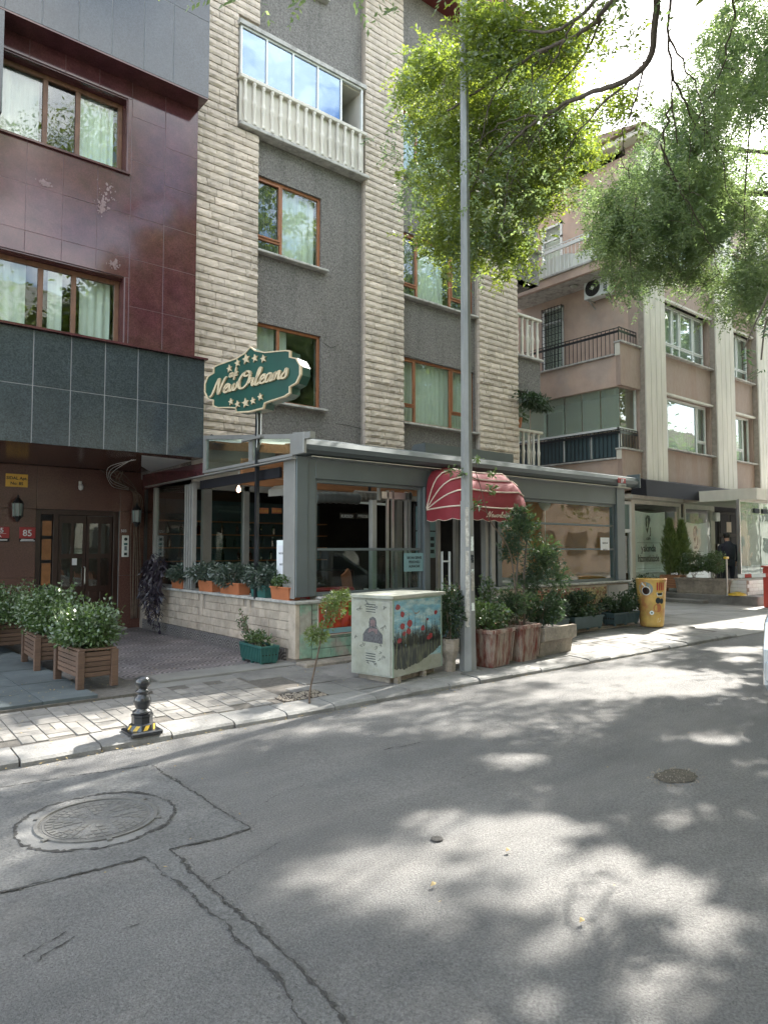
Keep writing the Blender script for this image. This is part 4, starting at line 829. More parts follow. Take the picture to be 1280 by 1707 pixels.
# split stone pilasters: every brick
GR=6; bricks=[]
for v in range(10):
    r=np.random.default_rng(v); nx_,nz_=6,3; H=.134; Wd=.40; hm=np.zeros((nz_+1,nx_+1))
    big=r.uniform(.010,.030,(nz_+1,nx_+1)); big[0,:]*=.75; big[-1,:]*=.30; big[:,0]*=.75; big[:,-1]*=.75; big[1,:]+=.010; big[2,:]*=.8
    m=MB(); V=[];F=[]
    for j in range(nz_+1):
        for i in range(nx_+1): V.append((Wd*i/nx_,-.012-big[j,i],H*j/nz_))
    b0=len(V); rim=[j*(nx_+1)+0 for j in range(nz_+1)]
    for j in range(nz_):
        for i in range(nx_): a=j*(nx_+1)+i; F.append((a,a+1,a+nx_+2,a+nx_+1))
    V+=[(0,.05,0),(Wd,.05,0),(Wd,.05,H),(0,.05,H)]
    F+=[tuple([b0+1,b0]+[i for i in range(nx_+1)]),tuple([b0+3,b0+2]+[nz_*(nx_+1)+i for i in range(nx_,-1,-1)]),tuple([b0,b0+3]+[j*(nx_+1) for j in range(nz_,-1,-1)]),tuple([b0+2,b0+1]+[j*(nx_+1)+nx_ for j in range(nz_+1)])]
    m.add(V,F); me=D.meshes.new('stone_brick'); me.from_pydata(m.v,[],m.f); me.materials.append(MT['brick']); fixn(me); bricks.append((me,m.v,m.f))
def pilaster(x0,x1,z0,z1,yf,zpart,skip=None,seed=0):
    g=random.Random(seed); m=MB(); wall_holes(m,x0+.004,x1-.004,z0,z1,yf+.015,YF+.02,[skip] if skip else []); m.build('pilaster_core',MT['mortar'],B)
    rest=MB(); rest.T=[]; k=0; nrow=int((z1-z0)/.143); cnt=0
    for r in range(nrow):
        z=z0+r*.143; x=x0-(g.uniform(0,.25)); 
        while x<x1-.03:
            l=g.choice([.30,.38,.46,.54,.34]); a=max(x,x0); b=min(x+l,x1)
            if b-a<.09: b=min(a+.12,x1)
            if x1-b<.1: b=x1
            if skip and skip[2]-.05<z<skip[3]:
                if a<skip[1] and b>skip[0]: 
                    if a>=skip[0]-.02: break
                    b=skip[0]
            x=b
            sx=(b-a-.006)/.40
            if sx<=.05: continue
            v=g.randrange(10); fl=g.random()<.5
            if z<zpart:
                if fl: o=inst('brick',bricks[v][0],B,(a+.003,yf,z+.0045),scale=(sx,1,1))
                else: o=inst('brick',bricks[v][0],B,(a+.003,yf-.002,z+.0045),scale=(sx,g.uniform(.8,1.25),1))
                cnt+=1
            else:
                me,vv,ff=bricks[v]; rest.add([(a+.003+p[0]*sx,yf+p[1],z+.0045+p[2]) for p in vv],ff)
    if rest.v: rest.build('stone_bricks',MT['brick'],B,norm=False,kind='stuff')
    return cnt
YP=11.12
c1=pilaster(XE,6.16,3.52,14.2,YP,8.2,(5.72,6.2,9.2,11.25),1); c2=pilaster(8.66,9.72,3.60,14.2,YP,7.9,None,2); c3=pilaster(12.10,13.52,3.52,14.2,YP,6.3,None,3)
print('brick parts',c1,c2,c3)
MB().box(13.50,YP+.02,3.0,13.53,YF+.1,14.2).build('pilaster_side',MT['brick'],B)
# ragged flashing where the facade meets the cafe roof
m=MB(); g_=random.Random(2); x=XE+.05; V=[];i=0
while x<13.5:
    z=3.50+g_.uniform(-.05,.07); V+=[(x,YP-.09-g_.uniform(0,.05),z-.14),(x,YP-.03,z+.03)]; x+=g_.uniform(.05,.14)
m.add(V,[(2*i,2*i+2,2*i+3,2*i+1) for i in range(len(V)//2-1)]); m.build('torn_flashing',MT['crack'],B)
# roof with dark red eaves
m=MB(); m.prism([(XE,14.15),(9.2,14.15),(13.9,14.25),(14.9,14.2),(14.9,14.45),(XE,14.45)],'y',10.35,11.3); m.build('eaves',MT['roofred'],B)
m=MB(); m.box(XE,10.30,14.40,14.95,10.36,14.66,.01); m.box(14.9,10.36,14.40,14.95,18.4,14.66); m.build('gutter',MT['roofred'],B)
m=MB(); m.prism([(10.3,14.46),(18.4,14.46),(14.3,15.9)],'x',XE,15.0); m.build('roof',MT['rooftile'],B)
# ================================================================== PINK APARTMENT BUILDING (right)
K=thing('apartment_building','pinkish brown apartment block with cream fluted columns beyond the cafe','building',(22,10.4,0))
YK=10.42; ZT=13.3; X0=18.0
flo=[(4.55,6.15),(7.38,9.0),(10.22,11.8)]
bays=[(19.15,22.30),(23.65,25.45),(26.5,29.2)]
m=MB(); hs=[(a+.02,b-.02,z0,z1) for a,b in bays for z0,z1 in flo]
wall_holes(m,X0,32,3.1,ZT,YK,YK+.3,hs); m.build('pink_wall',MT['pink'],K)
m=MB(); wall_side=[]
m.box(X0,YK+.3,3.1,X0+.25,12.94,ZT); m.box(X0,13.75,3.1,X0+.25,20,ZT); 
for z0,z1 in ((3.1,4.2),(6.39,7.05),(9.25,9.9),(11.95,ZT)): m.box(X0,12.94,z0,X0+.25,13.75,z1)
m.build('salmon_wall',MT['pinks'],K)
m=MB(); m.box(X0,20,0,32,20.2,ZT); m.box(31.8,YK+.3,0,32,20,ZT); m.box(X0,YK+.3,ZT-.2,31.8,20,ZT); m.box(X0,11.2,0,X0+.25,20,3.1); m.build('rear_wall',MT['pinks'],K)
m=MB()
for z in (3.4,6.5,9.5,12.3): m.box(X0+.25,YK+.3,z-.1,31.8,19.9,z)
m.box(X0+.25,14.6,.3,31.8,14.7,13); m.build('floor_slab',MT['roomwall'],K)
def fluted(x0,x1,z0,z1,y):
    n=4; w_=(x1-x0)/n
    MB().box(x0+.01,y+.035,z0,x1-.01,YK+.05,z1).build('column_core',MT['mortar'],K)
    for k in range(n): MB().box(x0+k*w_+.008,y,z0,x0+(k+1)*w_-.008,y+.05,z1,.008).build('column_board',MT['cream'],K)
for x0,x1 in ((18.0,19.13),(22.32,23.62),(25.47,26.48),(29.2,30.2)): fluted(x0,x1,3.45,ZT+.1,10.20)
for (a,b) in bays[:2]:
    w_=b-a
    for fi,(z0,z1) in enumerate(flo):
        if a<20:
            if fi==0: window(K,a+.02,b-.10,z0+.02,z1,YK+.12,MT['pvc'],divs=(a+.62,b-.72),low=((0,z0+.42),(2,z0+.42)),fw=.06,curt=[(a+.1,b-.1)],seed=fi+20)
            else: window(K,a+.02,b-.16,z0+.02,z1,YK+.12,MT['pvc'],divs=(a+1.0,a+1.45,a+2.3),low=((0,z0+.4),(1,z0+.4),(2,z0+.4),(3,z0+.4)),fw=.06,curt=[(a+.1,b-.1)],seed=fi+22)
        else: window(K,a+.02,b-.06,z0+.02,z1,YK+.12,MT['pvc'],divs=(a+.55,a+1.25) if fi==0 else (a+.9,),low=((1,z0+.42),) if fi==0 else ((0,z0+.4),(1,z0+.4)),fw=.06,curt=[(a+.1,b-.1)],seed=fi+30)
        sill(K,a-.02,b+.06,z0+.01,YK-.14,YK+.12); MB().box(a,YK-.10,z1,b,YK+.11,z1+.06).build('lintel',MT['cream'],K)
for z0,z1 in flo:
    window(K,26.52,29.18,z0+.02,z1,YK+.12,MT['pvc'],divs=(27.3,28.4),fw=.06,curt=[(26.6,29.1)],seed=40); sill(K,26.5,29.2,z0+.01,YK-.14,YK+.12)
MB().box(17.6,9.9,ZT,32.4,20.4,ZT+.18,.02).build('roof_slab',MT['cream'],K); MB().prism([(9.8,ZT+.19),(20.5,ZT+.19),(15,ZT+1.2)],'x',17.5,32.5).build('roof',MT['rooftile'],K)
# corner balconies
def rail(parent,pts,z0,z1,mt='blackmetal',step=.13,bandz=None):
    m=MB()
    for i in range(len(pts)-1):
        a=np.array(pts[i],float);b=np.array(pts[i+1],float); l=np.linalg.norm(b-a); n=max(1,int(l/step))
        m.bar((*a,z1),(*b,z1),.03,.02); m.bar((*a,z0+.03),(*b,z0+.03),.025,.015)
        if bandz: m.bar((*a,bandz),(*b,bandz),.012,.07)
        for k in range(n+1): q=a+(b-a)*k/n; m.box(q[0]-.007,q[1]-.007,z0,q[0]+.007,q[1]+.007,z1)
    return m.build('railing',MT[mt],parent)
def balcony(zs,front_top,sl_th=.35,mtop='pinks'):
    m=MB(); m.box(17.0,YK+.10,zs-.85,17.12,14.6,zs); m.box(17.12,YK+.1,zs-.845,18.0,14.6,zs-.68); m.build('balcony_parapet',MT['pinks'],K)
    if front_top: MB().box(17.0,YK-.04,zs-.83,18.02,YK+.10,front_top-.05).build('balcony_front',MT['pink'],K); MB().box(16.95,YK-.10,front_top-.05,18.1,YK+.14,front_top,.008).build('ledge',MT['ledge'],K); MB().box(16.98,YK-.03,zs,17.14,YK+.12,front_top-.055).build('corner_pier',MT['cream'],K)
    MB().box(16.93,YK-.06 if not front_top else YK+.12,zs-.0,17.16,14.6,zs+.05,.008).build('ledge',MT['ledge'],K)
balcony(6.93,7.33); balcony(4.05,4.36)
m=MB(); m.box(17.0,YK+.12,9.55,17.12,14.6,9.80); m.box(17.12,YK+.12,9.56,18.0,14.6,9.64); m.box(17.0,YK,9.55,18.0,YK+.12,9.8); m.build('balcony_slab',MT['pinks'],K); MB().box(16.95,YK-.05,9.80,17.14,14.6,9.86,.006).build('ledge',MT['ledge'],K)
MB().box(17.12,YK+.12,9.53,18.0,14.6,9.555).build('balcony_soffit',MT['ledge'],K)
rail(K,[(17.06,14.5),(17.06,YK+.05)],6.98,7.72,bandz=7.62); rail(K,[(17.06,YK+.04),(17.95,YK+.04)],7.34,7.74,bandz=7.64)
rail(K,[(17.06,14.5),(17.06,YK+.05)],4.10,4.88,bandz=4.80); rail(K,[(17.06,YK+.04),(17.95,YK+.04)],4.37,4.90,bandz=4.80)
rail(K,[(17.06,14.5),(17.06,YK+.05)],9.86,10.75,'pvc'); MB().box(17.03,YK+.05,10.58,17.09,14.5,10.68).build('rail_board',MT['pvc'],K)
m=MB(); V=[];n=60
for i in range(n+1):
    y=YK+.4+3.2*i/n; V+=[(17.13+.02*math.sin(i*1.1),y,9.9),(17.13+.03*math.sin(i*.7),y,10.45-.15*math.sin(i*.1)**2)]
m.add(V,[(2*i,2*i+2,2*i+3,2*i+1) for i in range(n)]); m.build('balcony_cloth',MT['curtain'],K)
# frosted panels and folding glass round the lower balcony
m=MB()
for y0,y1 in ((10.56,11.42),(11.46,12.35),(12.39,13.3),(13.34,14.3)): MB().box(17.14,y0,4.12,17.16,y1,4.84).build('frosted_panel',MT['tealdark'],K)
for y in (10.52,11.44,12.37,13.32): m.box(17.12,y-.03,4.1,17.18,y+.03,4.88)
m.box(17.10,YK+.1,4.88,17.20,14.5,4.96); m.box(17.10,YK+.08,4.88,17.98,YK+.16,4.96); m.box(17.08,YK+.12,6.42,17.22,14.5,6.60,.01); m.box(17.08,YK+.12,6.63,17.20,14.5,6.72,.01); m.box(17.92,YK+.08,4.96,17.97,YK+.14,6.1); gf=m.build('balcony_glazing',MT['pvc'],K)
for y0,y1 in ((10.53,11.10),(11.13,11.72),(11.75,12.32),(12.35,12.95),(12.98,13.6),(13.63,14.3)): MB().box(17.14,y0,4.97,17.15,y1,6.41).build('pane',MT['greenglass'],gf)
for x0,x1 in ((17.2,17.55),(17.57,17.9)): MB().box(x0,YK+.11,4.97,x1,YK+.12,6.08).build('pane',MT['glass'],gf)
# doors on the side wall
def side_door(z0,z1,y0=12.95,y1=13.74,grill=False,mt='pvc'):
    m=MB()
    def bx(ya,yb,za,zb,d=.05): m.box(X0-.02,ya,za,X0+d,yb,zb)
    w_=.07; bx(y0,y0+w_,z0,z1);bx(y1-w_,y1,z0,z1);bx(y0,y1,z1-w_,z1);bx(y0,y1,z0,z0+.1);bx(y0,y1,z1-.5,z1-.44); d=m.build('door',MT[mt],K)
    MB().box(X0+.02,y0+w_,z0+.1,X0+.03,y1-w_,z1-.5).build('pane',MT['glass'],d); MB().box(X0+.02,y0+w_,z1-.44,X0+.03,y1-w_,z1-w_).build('pane',MT['glass'],d)
    MB().box(X0+.2,y0,z0,X0+.24,y1,z1).build('curtain',MT['curtain'],d)
    if grill:
        g=MB(); xg=X0-.08
        for k in range(7): y=y0+.02+(y1-y0-.04)*k/6; g.box(xg-.008,y-.008,z0,xg+.008,y+.008,z1+.02)
        for k in range(11): z=z0+(z1-z0)*k/10; g.box(xg-.008,y0,z-.008,xg+.008,y1,z+.008)
        for k in range(10):
            for j in range(6):
                y=y0+.02+(y1-y0-.04)*(j+.5)/6;z=z0+(z1-z0)*(k+.5)/10; g.bar((xg,y-.05,z-.05),(xg,y+.05,z+.05),.006)
        g.build('security_grill',MT['blackmetal'],d)
side_door(7.05,9.25,grill=True); side_door(4.2,6.39); side_door(9.9,11.95)
text_ac=None
# air conditioner
ac=thing('air_conditioner','white air conditioner unit with a round fan hung on the pink side wall','air conditioner',(17.75,11.5,9.0))
MB().box(17.60,11.10,9.02,17.92,11.92,9.60,.015).build('casing',MT['pvc'],ac)
fr=MB(); cy,cz=11.62,9.31
def ring_x(m,x,cy,cz,r,rr,n=24): m.tube([(x,cy+r*math.cos(2*math.pi*i/n),cz+r*math.sin(2*math.pi*i/n)) for i in range(n+1)],rr,5,False)
for r in (.06,.10,.14,.18,.22,.245): ring_x(fr,17.59,cy,cz,r,.005)
for k in range(12): a=k*math.pi/6; fr.bar((17.592,cy+.05*math.cos(a),cz+.05*math.sin(a)),(17.592,cy+.245*math.cos(a),cz+.245*math.sin(a)),.006)
fr.build('fan_grill',MT['blackmetal'],ac)
m=MB(); n=28; m.add([(17.597,cy+.25*math.cos(2*math.pi*i/n),cz+.25*math.sin(2*math.pi*i/n)) for i in range(n)],[tuple(range(n))]); m.build('fan_opening',MT['dark'],ac)
m=MB(); m.add([(17.588,cy+.06*math.cos(2*math.pi*i/n),cz+.06*math.sin(2*math.pi*i/n)) for i in range(n)],[tuple(range(n))]); m.build('fan_hub',MT['pvc'],ac)
m=MB()
for y in (11.2,11.8): m.bar((17.6,y,9.0),(18.0,y,9.0),.03); m.bar((17.65,y,9.0),(18.0,y,8.8),.03)
m.build('bracket',MT['ledge'],ac)
text('BEKO',.15,MT['ink'],ac,(17.598,11.15,9.10),(0,0,1),(0,1,0),.002,offset=.004)
t=thing('ceiling_lamp','round lamp under the soffit of the upper pink balcony','lamp',(17.5,12.2,9.4)); MB().lathe([(.13,.10),(.13,.07),(.09,.03),(.001,.0)],(17.5,12.2,9.42),18).build('dish',MT['ledge'],t,smooth=True)
# ================================================================== CAFE EXTENSION
Cf=thing('cafe_building','single storey glazed cafe extension with a grey metal frame and low stone wall','cafe',(8.7,9.4,0))
m=MB(); m.box(4.80,7.56,0,5.00,13.0,.88); m.box(5.0,7.57,0,7.10,7.75,.93); m.box(8.62,7.57,0,12.5,7.75,.93); m.box(12.3,7.75,0,12.5,11.2,.93); m.box(5.0,7.75,0,12.3,11.9,.14); m.build('low_wall',MT['mortar'],Cf)
g_=random.Random(21)
# stone courses on the side wall (x = 4.78)
for r in range(5):
    z=.305+r*.117; y=7.72
    while y<12.6:
        w_=g_.choice([.16,.2,.24,.3]); w_=min(w_,12.7-y)
        if not ((r>=2 and 10.22<y+w_/2<10.42) or (r>=3 and 8.72<y+w_/2<8.86)):
            MB().box(4.782+g_.uniform(-.003,.003),y+.003,z+.003,4.81,y+w_-.003,z+.114,.004).build('stone_block',MT['block'],Cf)
        y+=w_
MB().box(4.776,10.26,.54,4.81,10.36,.885,.005).build('stone_block',MT['block'],Cf); MB().box(4.776,8.74,.66,4.81,8.83,.885,.005).build('stone_block',MT['block'],Cf)
MB().box(4.772,7.545,.19,4.84,7.715,.885,.006).build('corner_stone',MT['block'],Cf); MB().box(4.845,7.542,.19,5.02,7.58,.885,.006).build('corner_stone',MT['greenblock'],Cf)
MB().box(4.775,7.8,PZ,4.80,12.8,.30,.003).build('wave_skirting',MT['waveside'],Cf)
m=MB(); m.box(4.74,7.51,.885,5.14,12.9,.925,.008); m.box(5.14,7.51,.93,7.12,7.78,.965,.008); m.build('stone_ledge',MT['ledge'],Cf); MB().box(8.6,7.49,.93,12.56,7.80,.97,.008).build('stone_ledge',MT['ledge'],Cf)
for (xa,xb,mt) in ((5.03,7.08,'greenblock'),(8.66,12.5,'block')):
    for r in range(6):
        z=.17+r*.125; x=xa
        while x<xb-.05:
            w_=min(g_.choice([.22,.3,.38]),xb-x)
            if w_>.05: MB().box(x+.003,7.545+g_.uniform(-.003,.003),z+.003,x+w_-.003,7.58,z+.122,.004).build('stone_block',MT[mt],Cf)
            x+=w_
# aluminium frame
m=MB(); m.box(4.80,7.58,.97,4.98,7.76,2.80,.006); m.box(4.985,7.60,.97,5.11,7.74,2.80,.006); m.box(4.80,7.765,.93,4.90,7.90,2.80,.006); m.build('corner_post',MT['alu'],Cf)
MB().box(4.785,7.60,.95,4.799,7.88,2.80,.003).build('post_cover',MT['alulight'],Cf)
m=MB(); m.box(5.11,7.60,2.52,7.16,7.72,2.80,.006); m.box(8.55,7.60,2.46,12.22,7.72,2.80,.006); m.box(7.16,7.60,2.62,8.55,7.72,2.80,.006); m.box(7.05,7.59,.97,7.17,7.74,2.52,.006); m.box(12.2,7.58,.97,12.48,7.76,2.80,.006); m.box(8.70,7.60,.97,8.80,7.72,2.46,.006); m.build('frame_beam',MT['alu'],Cf)
def lites(x0,x1,z0,z1,rails,up=None):
    f=MB(); frame_rect(f,x0,x1,z0,z1,7.64,7.70,.05,.004)
    for r in rails: f.box(x0+.05,7.63,r-.018,x1-.05,7.70,r+.018,.004)
    return f.build('window',MT['alu'],Cf)
w1=lites(5.11,7.05,.97,2.52,(1.585,)); MB().box(5.16,7.665,1.02,7.0,7.675,1.565).build('pane',MT['clearglass'],w1)
w2=lites(8.80,12.2,.97,2.46,(1.585,2.04))
for z0,z1 in ((1.02,1.565),(1.605,2.02),(2.06,2.41)): MB().box(8.85,7.665,z0,12.15,7.675,z1).build('pane',MT['clearglass'],w2)
# half raised inner sashes and folded posts
m=MB(); m.box(6.22,7.80,1.0,6.31,7.88,2.30,.005); m.box(6.34,7.80,2.30,6.38,7.84,2.6); m.build('folded_sash',MT['alulight'],Cf)
m=MB()
for x in (6.52,6.62,6.88,6.96): m.box(x-.015,7.80,1.0,x+.015,7.84,2.45)
m.box(6.4,7.80,2.33,7.0,7.85,2.43); m.build('folded_sash',MT['steel'],Cf)
# eaves: gutter profile and pale underside strip, roof, inside boards
gp=[(7.62,2.80),(7.44,2.82),(7.36,2.86),(7.34,2.92),(7.37,2.985),(7.62,3.05)]
MB().prism(gp,'x',4.79,12.62).build('eaves_gutter',MT['alu'],Cf); MB().box(4.95,7.455,2.785,12.5,7.60,2.80,.003).build('eaves_strip',MT['steel'],Cf)
MB().box(4.74,7.33,2.80,4.79,7.62,3.07,.006).build('gutter_end',MT['alulight'],Cf); MB().box(12.62,7.33,2.80,12.66,7.62,3.07,.006).build('gutter_end',MT['alu'],Cf)
MB().prism([(7.62,2.98),(7.62,3.05),(11.2,3.52),(11.2,3.45)],'x',4.84,12.6).build('roof',MT['fabric'],Cf)
m=MB()
for x in (5.2,6.6,8.0,9.4,10.8,12.2): m.prism([(7.65,2.84),(7.65,2.97),(11.1,3.43),(11.1,3.30)],'x',x-.04,x+.04)
m.build('rafter',MT['wood'],Cf)
for z0 in (2.56,2.70,2.84): MB().box(5.0,9.45,z0,12.3,9.49,z0+.132,.004).build('pine_board',MT['wood'],Cf)
for y in (0,3,6): MB().prism([(7.8+y*.42,3.0-.02+(7.8+y*.42-7.62)*.1313-.03),(8.2+y*.42,2.98-.03+(8.2+y*.42-7.62)*.1313-.0),(8.2+y*.42,3.0+(8.2+y*.42-7.62)*.1313-.03),(7.8+y*.42,2.995+(7.8+y*.42-7.62)*.1313-.01)],'x',5.0,12.3).build('pine_board',MT['wood'],Cf)
tag(MB().prism([(8.8,3.22),(9.1,3.22),(9.16,3.28),(9.16,3.38),(9.1,3.44),(8.8,3.44)],'x',8.2,10.55).build('roof_duct',MT['alu']),'grey boxed duct lying on the cafe roof above the red awning','duct')
# clerestory glazing on the side (x = 4.78), slopes down to the street
f=MB(); zt=lambda y:3.03+(y-7.2)*.118
def sb(y0,y1,za0,za1,zb0,zb1,m_): m_.prism([(y0,za0),(y1,za1),(y1,zb1),(y0,zb0)],'x',4.76,4.82)
sb(7.62,10.28,zt(7.62)-.06,zt(10.28)-.06,zt(7.62),zt(10.28),f); f.box(4.76,7.62,2.79,4.82,10.28,2.83); f.box(4.76,10.2,2.83,4.82,10.28,zt(10.25)-.06); f.box(4.755,8.68,2.83,4.82,8.78,zt(8.75)-.05); f.box(4.76,7.62,2.83,4.82,7.68,zt(7.65)-.06)
cl=f.build('clerestory_window',MT['alulight'],Cf)
for a,b in ((7.68,8.68),(8.78,10.2)): mm_=MB(); mm_.prism([(a,2.83),(b,2.83),(b,zt(b)-.06),(a,zt(a)-.06)],'x',4.785,4.795); mm_.build('pane',MT['clearglass'],cl)
f=MB(); sb(7.25,7.62,zt(7.25)-.05,zt(7.62)-.05,zt(7.25)+.02,zt(7.62)+.02,f); f.box(4.75,7.2,2.98,4.83,7.35,3.06); f.build('roof_bracket',MT['alulight'],Cf)
MB().box(4.70,8.35,3.12,4.76,8.9,3.15).build('loose_batten',MT['alulight'],Cf)
MB().prism([(10.3,2.74),(12.9,2.70),(12.9,2.98),(10.3,2.96)],'x',4.77,4.80).build('side_beam',MT['redmarble'],Cf)
MB().prism([(7.55,2.745),(12.6,2.72),(12.6,2.735),(7.55,2.765)],'x',4.70,4.775).build('side_flashing',MT['alulight'],Cf)
# side opening: folded sliding leaves at the far end
m=MB()
for y in (10.74,10.83,10.92,11.01): m.box(4.80,y,.93,4.88,y+.045,2.66,.003)
m.box(4.80,12.35,.93,4.88,12.42,2.7); m.box(4.80,11.05,.93,4.88,12.4,.97); m.build('sliding_leaf',MT['alulight'],Cf)
MB().box(4.83,11.06,.97,4.84,12.34,2.68).build('pane',MT['glass'],Cf); 
# inner wall of the old ground floor with posts, dark bar behind
m=MB(); m.box(5.20,11.18,.14,5.36,11.28,2.72,.005); m.box(5.97,11.18,.14,6.09,11.28,2.72,.005); m.box(7.0,11.18,.14,7.12,11.28,2.72,.005); m.box(5.0,11.18,2.62,12.3,11.28,2.74,.005); m.box(9.6,11.18,.14,9.75,11.28,2.72,.005)
m.build('inner_post',MT['alulight'],Cf)
m=MB(); m.box(4.9,14.5,.1,12.5,14.6,3.0); m.box(12.3,11.3,.1,12.4,14.5,3.0); m.box(4.85,12.95,.1,4.9,14.5,3.0); m.box(4.9,11.9,.05,12.3,14.5,.12); MB().box(5.0,11.18,2.745,12.3,11.24,3.44).build('upper_wall',MT['cream'],Cf); m.box(4.9,11.26,2.95,12.4,14.6,3.0); m.build('bar_room_wall',MT['dark'],Cf)
MB().box(5.37,11.22,.5,5.96,11.23,2.6).build('pane',MT['clearglass'],Cf)
ow=MB().box(12.30,7.80,.93,12.34,11.15,2.74).build('orange_end_wall',MT['orange'],Cf)
m=MB(); m.box(4.95,12.3,.14,9.3,12.9,1.12,.01); m.build('bar_counter',MT['darkwood'],Cf)
bs=thing('bar_shelf','dark bar shelf full of bottles behind the side opening of the cafe','shelf',(7,13.4,0)); 
for z in (1.35,1.62,1.89,2.16): MB().box(5.0,13.2,z-.02,9.2,13.5,z,.003).build('shelf_board',MT['board2'],bs)
MB().box(5.0,13.52,1.0,9.2,13.56,2.6).build('back_panel',MT['tealdark'],bs)
mb_=MB().lathe([(.036,0),(.038,.02),(.038,.15),(.03,.18),(.013,.205),(.012,.25),(.015,.26)],(0,0,0),8); 
bcols=[glass('bottle_clear',(.7,.8,.75),1.5),glass('bottle_green',(.15,.35,.15),1.5),glass('bottle_amber',(.5,.22,.05),1.5)]
g_=random.Random(31)
bme=[]
for mt in bcols: me=D.meshes.new('bottle'); me.from_pydata(mb_.v,[],mb_.f); me.materials.append(mt); fixn(me); bme.append(me)
for zi,z in enumerate((1.35,1.62,1.89)):
    for k in range(13):
        o=inst('bottle',bme[g_.randrange(3)],None,(5.15+k*.30+g_.uniform(-.05,.05),13.33+g_.uniform(-.04,.04),z),scale=(1,1,g_.uniform(.75,1)))
        tag(o,'glass bottle on the dark back bar shelf inside the cafe','bottle','bottles on the bar shelf')
def litem(name,lab,cat): t=thing(name,lab,cat,(0,0,0)); return t
for k,x in enumerate((6.62,7.02)):
    q=P((764,855)[0] if 0 else (440,462)[k],851,y=11.1); t=thing('hanging_sign','small orange lettered sign hanging in the bar, '+('left one of the pair' if k==0 else 'right one of the pair'),'sign',(q[0],11.1,q[2])); MB().box(q[0]-.10,11.1,q[2]-.055,q[0]+.10,11.12,q[2]+.045,.004).build('board',MT['terracotta'],t); text('KO-SEN',.055,MT['brass'],t,(q[0],11.099,q[2]-.03),(1,0,0),(0,0,1),.002,align='CENTER')
for k,(pxa,pxb,tx) in enumerate(((567,590,'KURDSOV'),(594,616,'PYRSOLE'))):
    a=P(pxa,860,y=11.0);b=P(pxb,866,y=11.0); t=thing('lit_sign','black sign with pale capitals on the cafe back wall, '+('left' if k==0 else 'right')+' of the two','sign',tuple(a)); MB().box(a[0],11.0,a[2]-.05,b[0],11.02,a[2]+.06,.003).build('board',MT['dark'],t); text(tx,.085,MT['bannerwhite'],t,((a[0]+b[0])/2,10.998,a[2]-.03),(1,0,0),(0,0,1),.002,align='CENTER',sx=.75)
a=P(553,795,y=9.0); t=thing('neon_sign','dark board with colourful bubble letters hung under the cafe ceiling','sign',tuple(a)); MB().box(a[0]-.2,9.0,a[2]-.1,a[0]+.17,9.03,a[2]+.10,.004).build('board',MT['black'],t)
for k,(ch,mt) in enumerate(zip('?103',('tealpaper','redpaint','redpaint','piping'))): text(ch,.17,MT[mt],t,(a[0]-.17+k*.085,8.998,a[2]-.06),(1,0,0),(0,0,1),.004,offset=.006)
# heating, ducts, tubes
def ductm(pts,r,nm,lab,mt='steel'):
    q=catmull(pts,10); rr=[r*(1+.08*math.sin(i*2.4)) for i in range(len(q))]; tag(MB().tube(q,rr,12).build(nm,MT[mt],smooth=True),lab,'duct')
ductm([(5.55,8.4,1.0),(5.55,8.4,1.6),(5.55,8.4,2.2)],.055,'flexible_duct','vertical silver spiral duct rising inside the corner window')
ductm([(5.62,8.4,2.33),(6.0,8.45,2.36),(6.5,8.5,2.36)],.085,'flexible_duct','thick dark grey flexible duct running level under the cafe ceiling','alu')
def heater(x,y,z,lab,w_=.62,rz=0):
    t=thing('patio_heater',lab,'heater',(0,0,0)); m=MB(); m.prism([(-.12,-.03),(.12,-.08),(.12,.02),(.0,.09),(-.12,.05)],'x',-w_/2,w_/2); m.build('reflector',MT['alulight'],t); m=MB()
    for k in range(7): m.box(-w_/2+.04+k*(w_-.08)/6-.004,-.135,-.07,-w_/2+.04+k*(w_-.08)/6+.004,-.122,.05)
    m.box(-w_/2,-.13,-.02,w_/2,-.12,-.01); m.build('grill',MT['ledge'],t); MB().box(-.02,0,.08,.02,.03,.5).build('hanger',MT['blackmetal'],t)
    t.location=(x,y,z); t.rotation_euler=(0,0,rz)
q=P(617,828,y=8.7); heater(q[0],8.7,q[2],'grey infrared heater hung inside the front window')
q=P(480,818,y=8.9); heater(q[0],8.9,q[2],'grey infrared heater hung inside the side opening near the corner post',.6,math.pi/2+.2)
def tubelight(a,b,lab): tag(MB().bar(a,b,.04).build('tube_light',MT['bannerwhite']),lab,'lamp')
tubelight(P(552,834,y=9.2),P(643,841,y=9.2),'unlit tube lamp inside the front window below the heater'); 
tubelight(P(338,803,x=4.95),P(468,783,x=4.95),'long white tube lamp hung inside the side opening'); tubelight(P(662,806,y=8.8),P(715,803,y=8.8),'short white tube lamp at the right of the front window')
tag(MB().box(4.86,8.1,2.56,4.9,10.6,2.70).build('roller_blind',MT['black']),'black rolled blind hung along the side opening','blind')
t=thing('pendant_bulb','small lit bulb hanging on a cord in the side opening','lamp',(5.1,9.9,2.3)); q=P(398,816,x=5.1); MB().tube([(q[0],q[1],q[2]+.28),(q[0],q[1],q[2]+.05)],.006,5).build('cord',MT['pvc'],t); bm=mat('bulb_glow',(1,.62,.45),.5,var=0,emit=1.6); MB().lathe([(.001,-.05),(.03,-.03),(.034,0),(.02,.04),(.012,.06)],tuple(q),10).build('bulb',bm,t,smooth=True)
